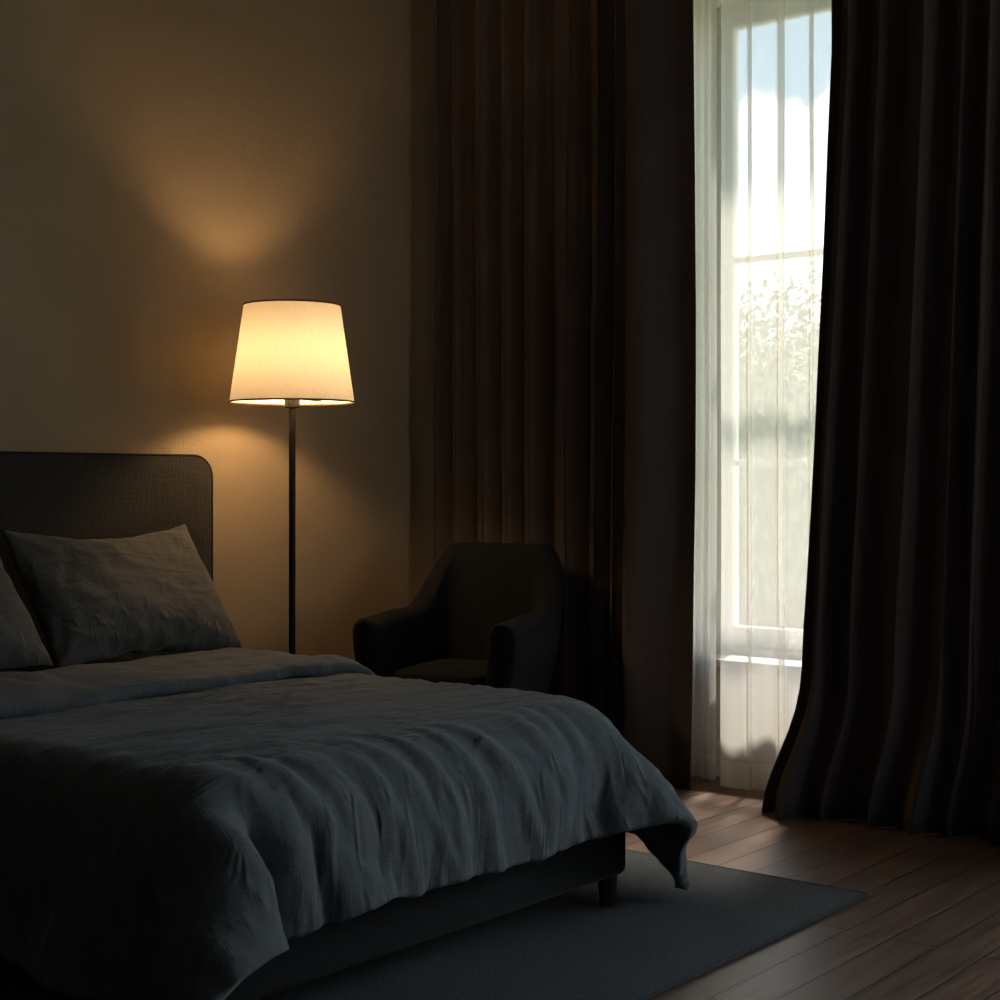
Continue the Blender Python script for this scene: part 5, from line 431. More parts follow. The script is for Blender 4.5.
0,0,0,0,0,0,0,0,0,0,0,0,0,0,0,0,0,0,0,0,0,0,0,0,0,0,0,0,0,0,0,0,0,0,0,0,0,0,0,0,0,0,0,0,0,0,0,0,0,0,0,0,0,-2,-9,-14,-19,-25,-29,-34,
-36,-39,-41,-41,-42,-41,-42,-42,-43,-42,-41,-42,-41,-42,-41,-41,-42,-42,14,42,43,42,42,43,42,42,42,43,43,42,43,43,42,42,40,38,34,31,27,22,16,10,5,0,0,0,0,0,0,0,0,0,0,0,0,0,0,0,0,0,
0,0,0,0,0,0,0,0,0,0,0,0,0,0,0,0,0,0,0,0,0,0,0,0,0,0,0,0,0,0,0,0,0,0,0,0,0,0,0,0,0,0,0,0,0,0,0,-2,-9,-14,-19,-25,-29,-33,-36,-40,-40,-42,-41,-42,
-41,-42,-43,-42,-42,-41,-42,-41,-42,-42,-41,-42,14,42,43,43,42,42,42,42,43,42,43,42,43,43,42,42,40,38,34,32,26,22,16,10,5,0,0,0,0,0,0,0,0,0,0,0,0,0,0,0,0,0,0,0,0,0,0,0,
0,0,0,0,0,0,0,0,0,0,0,0,0,0,0,0,0,0,0,0,0,0,0,0,0,0,0,0,0,0,0,0,0,0,0,0,0,0,0,0,0,-2,-8,-14,-20,-24,-29,-33,-36,-39,-41,-41,-42,-42,-41,-42,-43,-42,-42,-42,
-42,-41,-42,-42,-42,-43,16,43,42,43,42,42,42,42,42,43,42,43,42,43,42,42,40,39,34,32,26,22,16,11,4,0,0,0,0,0,0,0,0,0,0,0,0,0,0,0,0,0,0,0,0,0,0,0,0,0,0,0,0,0,
0,0,0,0,0,0,0,0,0,0,0,0,0,0,0,0,0,0,0,0,0,0,0,0,0,0,0,0,0,0,0,0,0,0,0,-2,-8,-14,-19,-25,-28,-33,-37,-39,-40,-42,-41,-42,-41,-43,-42,-42,-42,-42,-42,-43,-42,-42,-43,-42,
17,43,43,42,42,43,42,42,42,42,42,43,42,43,42,42,40,39,35,31,27,21,16,11,4,0,0,0,0,0,0,0,0,0,0,0,0,0,0,0,0,0,0,0,0,0,0,0,0,0,0,0,0,0,0,0,0,0,0,0,
0,0,0,0,0,0,0,0,0,0,0,0,0,0,0,0,0,0,0,0,0,0,0,0,0,0,0,0,0,-2,-8,-14,-19,-24,-28,-33,-36,-39,-41,-42,-41,-42,-42,-42,-42,-42,-43,-42,-42,-43,-42,-43,-42,-43,18,43,43,42,43,42,
42,42,42,42,42,42,43,43,42,41,41,38,35,32,27,21,16,11,4,0,0,0,0,0,0,0,0,0,0,0,0,0,0,0,0,0,0,0,0,0,0,0,0,0,0,0,0,0,0,0,0,0,0,0,0,0,0,0,0,0,
0,0,0,0,0,0,0,0,0,0,0,0,0,0,0,0,0,0,0,0,0,0,0,-2,-8,-14,-19,-24,-28,-33,-36,-39,-40,-42,-42,-42,-41,-42,-42,-43,-42,-43,-42,-43,-42,-43,-43,-43,19,43,43,43,42,42,42,42,42,42,42,42,
43,42,42,42,41,38,36,31,27,22,16,10,4,0,0,0,0,0,0,0,0,0,0,0,0,0,0,0,0,0,0,0,0,0,0,0,0,0,0,0,0,0,0,0,0,0,0,0,0,0,0,0,0,0,0,0,0,0,0,0,
0,0,0,0,0,0,0,0,0,0,0,0,0,0,0,0,0,-2,-8,-14,-18,-24,-28,-33,-36,-39,-40,-42,-42,-42,-42,-42,-42,-42,-43,-42,-43,-43,-43,-43,-43,-43,20,43,43,43,42,43,41,42,42,42,42,42,43,43,42,43,40,38,
34,32,27,22,16,10,4,0,0,0,0,0,0,0,0,0,0,0,0,0,0,0,0,0,0,0,0,0,0,0,0,0,0,0,0,0,0,0,0,0,0,0,0,0,0,0,0,0,0,0,0,0,0,0,0,0,0,0,0,0,
0,0,0,0,0,0,0,0,0,0,0,-2,-8,-14,-18,-24,-28,-33,-35,-39,-41,-42,-42,-42,-42,-42,-42,-42,-43,-42,-43,-43,-43,-43,-43,-43,21,43,43,42,43,42,42,42,41,42,42,42,43,43,42,41,40,39,36,31,27,22,16,10,
4,0,0,0,0,0,0,0,0,0,0,0,0,0,0,0,0,0,0,0,0,0,0,0,0,0,0,0,0,0,0,0,0,0,0,0,0,0,0,0,0,0,0,0,0,0,0,0,0,0,0,0,0,0,0,0,0,0,0,0,
0,0,0,0,0,-2,-8,-13,-19,-24,-28,-32,-36,-39,-41,-42,-42,-42,-42,-42,-42,-43,-42,-42,-43,-43,-42,-43,-43,-43,20,43,43,43,42,42,42,42,42,42,42,42,42,43,42,42,40,38,35,32,27,22,16,10,4,0,0,0,0,0,
0,0,0,0,0,0,0,0,0,0,0,0,0,0,0,0,0,0,0,0,0,0,0,0,0,0,0,0,0,0,0,0,0,0,0,0,0,0,0,0,0,0,0,0,0,0,0,0,0,0,0,0,0,0,0,0,0,0,0,-2,
-8,-14,-18,-24,-28,-33,-35,-39,-41,-42,-42,-43,-42,-42,-42,-42,-42,-43,-42,-43,-42,-43,-42,-43,20,43,43,42,43,42,42,41,42,42,42,42,42,43,42,42,40,39,35,31,27,22,16,10,4,0,0,0,0,0,0,0,0,0,0,0,
0,0,0,0,0,0,0,0,0,0,0,0,0,0,0,0,0,0,0,0,0,0,0,0,0,0,0,0,0,0,0,0,0,0,0,0,0,0,0,0,0,0,0,0,0,0,0,0,0,0,0,0,0,-2,-8,-13,-19,-24,-28,-33,
-35,-39,-41,-42,-42,-43,-42,-42,-42,-42,-42,-43,-42,-42,-42,-43,-42,-42,19,43,42,43,42,42,42,42,42,41,42,42,43,42,42,42,41,38,35,31,27,21,16,11,4,0,0,0,0,0,0,0,0,0,0,0,0,0,0,0,0,0,
0,0,0,0,0,0,0,0,0,0,0,0,0,0,0,0,0,0,0,0,0,0,0,0,0,0,0,0,0,0,0,0,0,0,0,0,0,0,0,0,0,0,0,0,0,0,0,-2,-8,-14,-19,-24,-28,-32,-36,-39,-40,-43,-42,-43,
-42,-42,-42,-43,-41,-42,-42,-42,-41,-42,-42,-42,18,42,43,42,42,42,42,42,42,42,42,42,42,43,42,42,40,39,34,32,26,21,16,10,5,0,0,0,0,0,0,0,0,0,0,0,0,0,0,0,0,0,0,0,0,0,0,0,
0,0,0,0,0,0,0,0,0,0,0,0,0,0,0,0,0,0,0,0,0,0,0,0,0,0,0,0,0,0,0,0,0,0,0,0,0,0,0,0,0,-2,-8,-14,-18,-25,-28,-32,-36,-39,-41,-42,-42,-43,-42,-42,-42,-43,-42,-41,
-42,-41,-41,-42,-41,-41,16,42,42,42,42,43,42,42,42,42,42,42,42,43,42,42,40,38,35,31,26,21,16,10,5,0,0,0,0,0,0,0,0,0,0,0,0,0,0,0,0,0,0,0,0,0,0,0,0,0,0,0,0,0,
0,0,0,0,0,0,0,0,0,0,0,0,0,0,0,0,0,0,0,0,0,0,0,0,0,0,0,0,0,0,0,0,0,0,0,-2,-8,-14,-19,-24,-28,-33,-36,-39,-41,-42,-42,-43,-42,-42,-42,-42,-42,-41,-41,-42,-41,-41,-40,-41,
15,41,42,42,42,42,43,42,42,43,42,42,42,42,42,42,40,39,34,31,26,21,16,10,5,0,0,0,0,0,0,0,0,0,0,0,0,0,0,0,0,0,0,0,0,0,0,0,0,0,0,0,0,0,0,0,0,0,0,0,
0,0,0,0,0,0,0,0,0,0,0,0,0,0,0,0,0,0,0,0,0,0,0,0,0,0,0,1,-1,-2,-8,-14,-19,-24,-28,-33,-36,-39,-41,-42,-43,-42,-42,-42,-42,-42,-42,-41,-41,-41,-41,-41,-40,-40,13,41,42,42,42,42,
43,43,42,43,42,42,42,42,42,42,40,38,34,31,26,21,16,10,5,0,0,0,0,0,0,0,0,0,0,0,0,0,0,0,0,0,0,0,0,0,0,0,0,0,0,0,0,0,0,0,0,0,0,0,0,0,0,0,0,0,
0,0,0,0,0,0,0,0,0,0,0,0,0,0,0,0,0,0,0,0,0,1,0,-3,-8,-13,-19,-25,-28,-33,-37,-39,-41,-42,-43,-42,-42,-42,-42,-41,-42,-41,-41,-41,-41,-40,-41,-40,13,41,42,41,42,43,43,43,43,43,42,42,
42,42,42,42,40,37,35,30,26,21,16,10,5,0,0,0,0,0,0,0,0,0,0,0,0,0,0,0,0,0,0,0,0,0,0,0,0,0,0,0,0,0,0,0,0,0,0,0,0,0,0,0,0,0,0,0,0,0,0,0,
0,0,0,0,0,0,0,0,0,0,0,0,0,0,0,2,0,-4,-7,-14,-19,-24,-29,-33,-37,-39,-41,-42,-42,-43,-42,-42,-41,-42,-41,-42,-41,-41,-40,-41,-41,-40,13,41,41,42,42,43,43,43,43,43,43,42,42,42,42,42,39,38,
34,30,26,21,16,10,5,0,0,0,0,0,0,0,0,0,0,0,0,0,0,0,0,0,0,0,0,0,0,0,0,0,0,0,0,0,0,0,0,0,0,0,0,0,0,0,0,0,0,0,0,0,0,0,0,0,0,0,0,0,
0,0,0,0,0,0,0,0,0,1,1,-4,-7,-14,-19,-24,-29,-33,-37,-39,-41,-42,-42,-43,-42,-41,-42,-42,-41,-42,-41,-41,-41,-40,-41,-41,13,41,42,42,42,43,43,43,44,43,42,43,42,42,42,41,40,37,34,31,26,21,15,10,
5,0,0,0,0,0,0,0,0,0,0,0,0,0,0,0,0,0,0,0,0,0,0,0,0,0,0,0,0,0,0,0,0,0,0,0,0,0,0,0,0,0,0,0,0,0,0,0,0,0,0,0,0,0,0,0,0,0,0,0,
0,0,0,0,1,-3,-7,-14,-19,-24,-29,-33,-37,-39,-41,-42,-41,-42,-42,-42,-42,-42,-41,-42,-41,-42,-41,-41,-40,-41,12,42,42,42,43,42,43,44,43,43,43,42,42,42,42,42,40,37,34,30,26,21,15,10,5,0,0,0,0,0,
0,0,0,0,0,0,0,0,0,0,0,0,0,0,0,0,0,0,0,0,0,0,0,0,0,0,0,0,0,0,0,0,0,0,0,0,0,0,0,0,0,0,0,0,0,0,0,0,0,0,0,0,0,0,0,0,0,0,1,-3,
-7,-13,-20,-24,-29,-34,-37,-39,-40,-41,-41,-42,-42,-42,-42,-42,-42,-42,-42,-41,-41,-41,-41,-41,12,42,42,43,43,42,43,44,43,43,43,42,42,43,42,41,40,38,33,31,25,21,15,10,5,0,0,0,0,0,0,0,0,0,0,0,
0,0,0,0,0,0,0,0,0,0,0,0,0,0,0,0,0,0,0,0,0,0,0,0,0,0,0,0,0,0,0,0,0,0,0,0,0,0,0,0,0,0,0,0,0,0,0,0,0,0,0,0,1,-2,-8,-13,-19,-25,-29,-34,
-37,-39,-39,-41,-41,-41,-42,-42,-42,-43,-42,-42,-42,-42,-41,-42,-40,-41,12,42,42,43,43,43,43,43,43,43,43,42,43,42,42,42,39,38,34,30,25,21,16,10,4,0,0,0,0,0,0,0,0,0,0,0,0,0,0,0,0,0,
0,0,0,0,0,0,0,0,0,0,0,0,0,0,0,0,0,0,0,0,0,0,0,0,0,0,0,0,0,0,0,0,0,0,0,0,0,0,0,0,0,0,0,0,0,0,2,-3,-8,-13,-19,-25,-29,-34,-36,-39,-39,-41,-40,-42,
-42,-42,-42,-43,-42,-43,-42,-42,-42,-41,-41,-41,13,41,43,42,43,43,43,44,43,43,43,42,43,42,42,42,40,37,34,30,26,20,16,10,4,0,0,0,0,0,0,0,0,0,0,0,0,0,0,0,0,0,0,0,0,0,0,0,
0,0,0,0,0,0,0,0,0,0,0,0,0,0,0,0,0,0,0,0,0,0,0,0,0,0,0,0,0,0,0,0,0,0,0,0,0,0,0,0,0,-1,-8,-13,-19,-24,-30,-33,-36,-39,-39,-40,-41,-41,-42,-42,-43,-43,-42,-43,
-43,-42,-41,-42,-41,-41,13,42,42,42,43,43,43,43,44,43,43,42,43,42,43,41,40,37,34,30,26,21,15,10,4,0,0,0,0,0,0,0,0,0,0,0,0,0,0,0,0,0,0,0,0,0,0,0,0,0,0,0,0,0,
0,0,0,0,0,0,0,0,0,0,0,0,0,0,0,0,6,-6,0,0,0,0,0,0,0,0,0,0,0,0,0,0,0,0,0,-1,-7,-13,-19,-25,-29,-33,-36,-39,-39,-40,-41,-41,-42,-42,-43,-43,-43,-42,-43,-42,-42,-42,-41,-41,
13,42,42,42,43,43,43,43,43,43,43,43,42,43,42,42,40,38,33,31,25,21,15,10,4,0,0,0,0,0,0,0,0,0,0,0,0,0,0,0,0,0,0,0,0,0,0,0,0,0,0,0,0,0,0,0,0,0,0,0,
0,0,0,0,0,0,0,0,0,0,9,-9,0,0,0,0,0,0,0,0,0,0,0,0,0,0,0,0,0,-1,-7,-13,-19,-24,-29,-33,-36,-39,-39,-40,-41,-41,-42,-42,-43,-43,-43,-42,-43,-42,-42,-42,-41,-42,13,42,41,43,42,43,
43,43,43,44,43,43,42,43,42,42,40,38,34,30,26,20,15,10,4,0,0,0,0,0,0,0,0,0,0,0,0,0,0,0,0,0,0,0,0,0,0,0,0,0,0,0,0,0,0,0,0,0,0,0,0,0,0,0,0,0,
0,0,0,0,11,-7,-4,0,0,0,0,0,0,0,0,0,0,0,0,0,0,0,1,-2,-7,-13,-18,-24,-29,-33,-36,-38,-39,-41,-40,-42,-42,-42,-43,-43,-42,-43,-42,-43,-42,-42,-41,-42,12,41,42,42,43,42,43,43,44,43,43,43,
43,42,43,42,40,38,34,30,26,21,15,9,4,0,0,0,0,0,0,0,0,0,0,0,0,0,0,0,0,0,0,0,0,0,0,0,0,0,0,0,0,0,0,0,0,0,0,0,0,0,0,0,0,0,0,0,0,0,12,-1,
-11,0,0,0,0,0,0,0,0,0,0,0,0,0,0,0,1,-2,-7,-12,-19,-24,-28,-33,-36,-38,-39,-41,-41,-41,-42,-43,-42,-43,-42,-43,-42,-42,-42,-42,-42,-41,9,41,42,42,43,42,43,44,43,43,43,43,43,43,43,42,40,38,
34,31,25,21,15,9,4,0,0,0,0,0,0,0,0,0,0,0,0,0,0,0,0,0,0,0,0,0,0,0,0,0,0,0,0,0,0,0,0,0,0,0,0,0,0,0,0,0,0,0,0,0,9,6,-9,-6,0,0,0,0,
0,0,0,0,0,0,0,0,0,0,1,-2,-6,-13,-18,-23,-28,-33,-36,-38,-40,-41,-41,-42,-42,-42,-42,-42,-43,-42,-42,-42,-42,-42,-42,-41,6,42,42,42,42,43,43,43,43,43,43,43,43,43,43,42,41,38,34,31,26,20,15,10,
3,0,0,0,0,0,0,0,0,0,0,0,0,0,0,0,0,0,0,0,0,0,0,0,0,0,0,0,0,0,0,0,0,0,0,0,0,0,0,0,0,0,0,0,0,0,0,14,-1,-13,0,0,0,0,0,0,0,0,0,0,
0,0,0,0,1,-2,-6,-12,-18,-23,-28,-33,-36,-38,-40,-41,-41,-42,-42,-42,-42,-42,-42,-42,-42,-42,-42,-42,-41,-42,3,42,42,42,42,43,44,43,43,43,43,43,43,43,43,42,41,38,34,31,26,21,15,9,3,1,-1,0,0,0,
0,0,0,0,0,0,0,0,0,0,0,0,0,0,0,4,-4,0,0,0,0,0,0,0,0,0,0,0,0,0,0,0,0,0,0,0,0,0,0,0,0,4,9,-6,-7,0,0,0,0,0,0,0,0,0,0,0,0,0,0,-1,
-5,-12,-18,-23,-28,-32,-36,-39,-40,-41,-41,-42,-42,-42,-41,-43,-41,-42,-42,-42,-42,-41,-42,-42,0,42,42,42,43,43,43,43,43,43,43,43,43,44,42,42,41,38,35,31,26,21,15,9,3,1,-1,0,0,0,0,0,0,0,0,0,
0,0,0,0,0,0,0,0,0,7,-5,-2,0,0,0,0,0,0,0,0,0,0,0,0,0,0,0,0,0,0,0,0,0,0,0,0,6,0,-6,0,0,0,0,0,0,0,0,0,0,0,0,0,0,-1,-5,-11,-18,-23,-27,-33,
-36,-38,-41,-41,-42,-42,-41,-42,-41,-42,-42,-42,-41,-42,-42,-41,-42,-42,-2,41,42,43,43,43,43,43,43,43,43,43,43,43,43,42,41,39,35,31,26,20,15,9,3,1,-1,0,0,0,0,0,0,0,0,0,4,-4,0,0,0,0,
0,0,0,9,1,-9,-1,0,0,0,0,0,0,0,0,0,0,0,0,0,0,0,0,0,0,0,0,0,0,0,0,1,-1,0,0,0,0,0,0,0,0,0,0,0,0,0,0,0,-5,-11,-17,-23,-27,-33,-36,-39,-40,-42,-41,-42,
-42,-41,-42,-42,-41,-42,-41,-42,-42,-41,-42,-42,-4,41,42,43,43,43,43,43,43,43,43,43,43,43,43,42,41,38,35,32,26,21,14,9,3,0,0,0,0,0,0,0,0,0,0,0,6,-2,-4,0,0,0,0,0,0,11,5,-9,
-7,0,0,0,0,0,0,0,0,0,0,0,0,0,0,0,0,0,0,0,0,0,0,0,0,0,0,0,0,0,0,0,0,0,0,0,0,0,0,0,0,0,-5,-11,-16,-23,-27,-33,-35,-39,-41,-42,-41,-42,-42,-41,-42,-41,-42,-41,
-42,-41,-42,-42,-42,-42,-5,42,42,43,43,43,42,43,43,43,43,43,43,43,43,42,41,39,35,31,26,21,15,9,2,0,0,0,0,0,0,0,0,0,0,0,7,4,-9,-2,0,0,0,0,0,12,8,-3,-13,-4,0,0,0,0,
0,0,0,0,0,0,0,0,0,0,0,0,0,0,0,0,0,0,0,0,0,0,0,0,0,0,0,0,0,0,0,0,0,0,0,0,-4,-11,-16,-22,-27,-32,-36,-39,-41,-42,-41,-42,-42,-41,-42,-42,-41,-42,-41,-42,-42,-42,-42,-43,
-4,42,42,43,42,43,43,42,43,42,43,43,43,43,43,43,41,39,35,31,26,21,15,9,2,0,0,0,0,0,0,0,0,0,0,0,4,10,-3,-11,0,0,0,0,0,10,11,1,-9,-13,0,0,0,0,0,0,0,0,0,0,
0,0,0,0,0,0,0,0,0,0,0,0,0,0,0,0,0,0,0,0,0,0,0,0,0,0,0,0,0,0,-4,-10,-16,-22,-27,-32,-36,-38,-41,-42,-42,-42,-41,-42,-41,-42,-42,-42,-41,-42,-42,-42,-43,-42,-4,43,42,43,42,42,
42,42,42,43,43,43,43,43,43,43,41,39,35,31,27,20,15,9,2,0,0,0,0,0,0,0,0,0,0,0,0,13,5,-10,-8,0,0,0,0,4,15,6,-5,-15,-5,0,0,0,0,0,0,0,0,0,0,0,0,0,0,0,
0,0,0,0,0,0,0,0,0,0,0,0,0,0,0,0,0,0,0,0,0,0,0,0,-4,-9,-16,-22,-26,-32,-35,-39,-40,-42,-42,-42,-42,-41,-42,-42,-42,-42,-42,-43,-42,-42,-43,-43,-1,43,42,42,42,41,42,42,42,42,43,43,
43,43,43,43,42,39,35,31,27,21,14,9,2,0,0,0,0,0,0,0,0,0,1,-1,0,6,13,-1,-15,-3,0,0,0,0,14,11,-1,-13,-11,0,0,0,0,0,0,0,0,0,0,0,0,0,0,0,0,0,0,0,0,0,
0,0,0,0,0,0,0,0,0,0,0,0,0,0,0,0,0,0,-3,-10,-15,-22,-26,-32,-35,-38,-41,-41,-42,-42,-42,-41,-42,-42,-43,-42,-42,-43,-43,-42,-43,-43,0,43,42,42,42,41,41,42,42,42,42,43,43,43,44,43,41,40,
35,32,26,21,15,8,2,0,1,0,-1,0,0,0,0,0,2,1,-3,0,12,10,-6,-15,-1,0,0,0,6,14,5,-9,-16,0,0,0,0,0,0,2,-2,0,5,-5,0,1,0,0,0,0,0,0,-1,1,0,0,-1,0,1,0,
-1,1,0,0,-1,0,0,0,0,0,0,0,-3,-9,-15,-22,-26,-31,-35,-38,-40,-42,-42,-42,-41,-42,-42,-42,-43,-43,-43,-43,-43,-43,-42,-43,1,43,42,42,41,42,41,41,42,42,42,42,43,43,43,44,41,40,36,32,26,21,15,8,
2,2,1,1,0,-1,0,0,0,-2,1,4,-2,-4,3,13,4,-7,-13,0,5,-5,2,10,9,-3,-14,-4,3,-1,1,0,0,3,-5,1,6,-7,3,0,0,0,0,0,-1,0,0,0,1,-1,0,0,1,-1,0,1,0,-1,0,0,
0,0,0,-1,-1,-1,-3,-9,-15,-21,-26,-31,-34,-38,-40,-42,-42,-42,-41,-42,-42,-43,-43,-43,-43,-44,-43,-43,-43,-43,3,43,42,42,41,41,41,41,41,42,42,43,42,43,43,44,41,41,35,33,26,21,15,8,2,10,0,0,0,0,
0,0,0,0,0,0,0,0,0,0,0,0,0,0,0,0,0,0,0,0,0,0,0,0,0,0,0,0,0,0,0,0,0,0,0,0,0,0,0,0,0,0,0,0,0,0,0,0,0,0,0,0,0,0,0,0,0,0,0,0,
-13,-9,-15,-20,-26,-31,-33,-39,-39,-42,-41,-43,-41,-42,-42,-44,-43,-44,-43,-44,-43,-43,-43,-43,
],
)
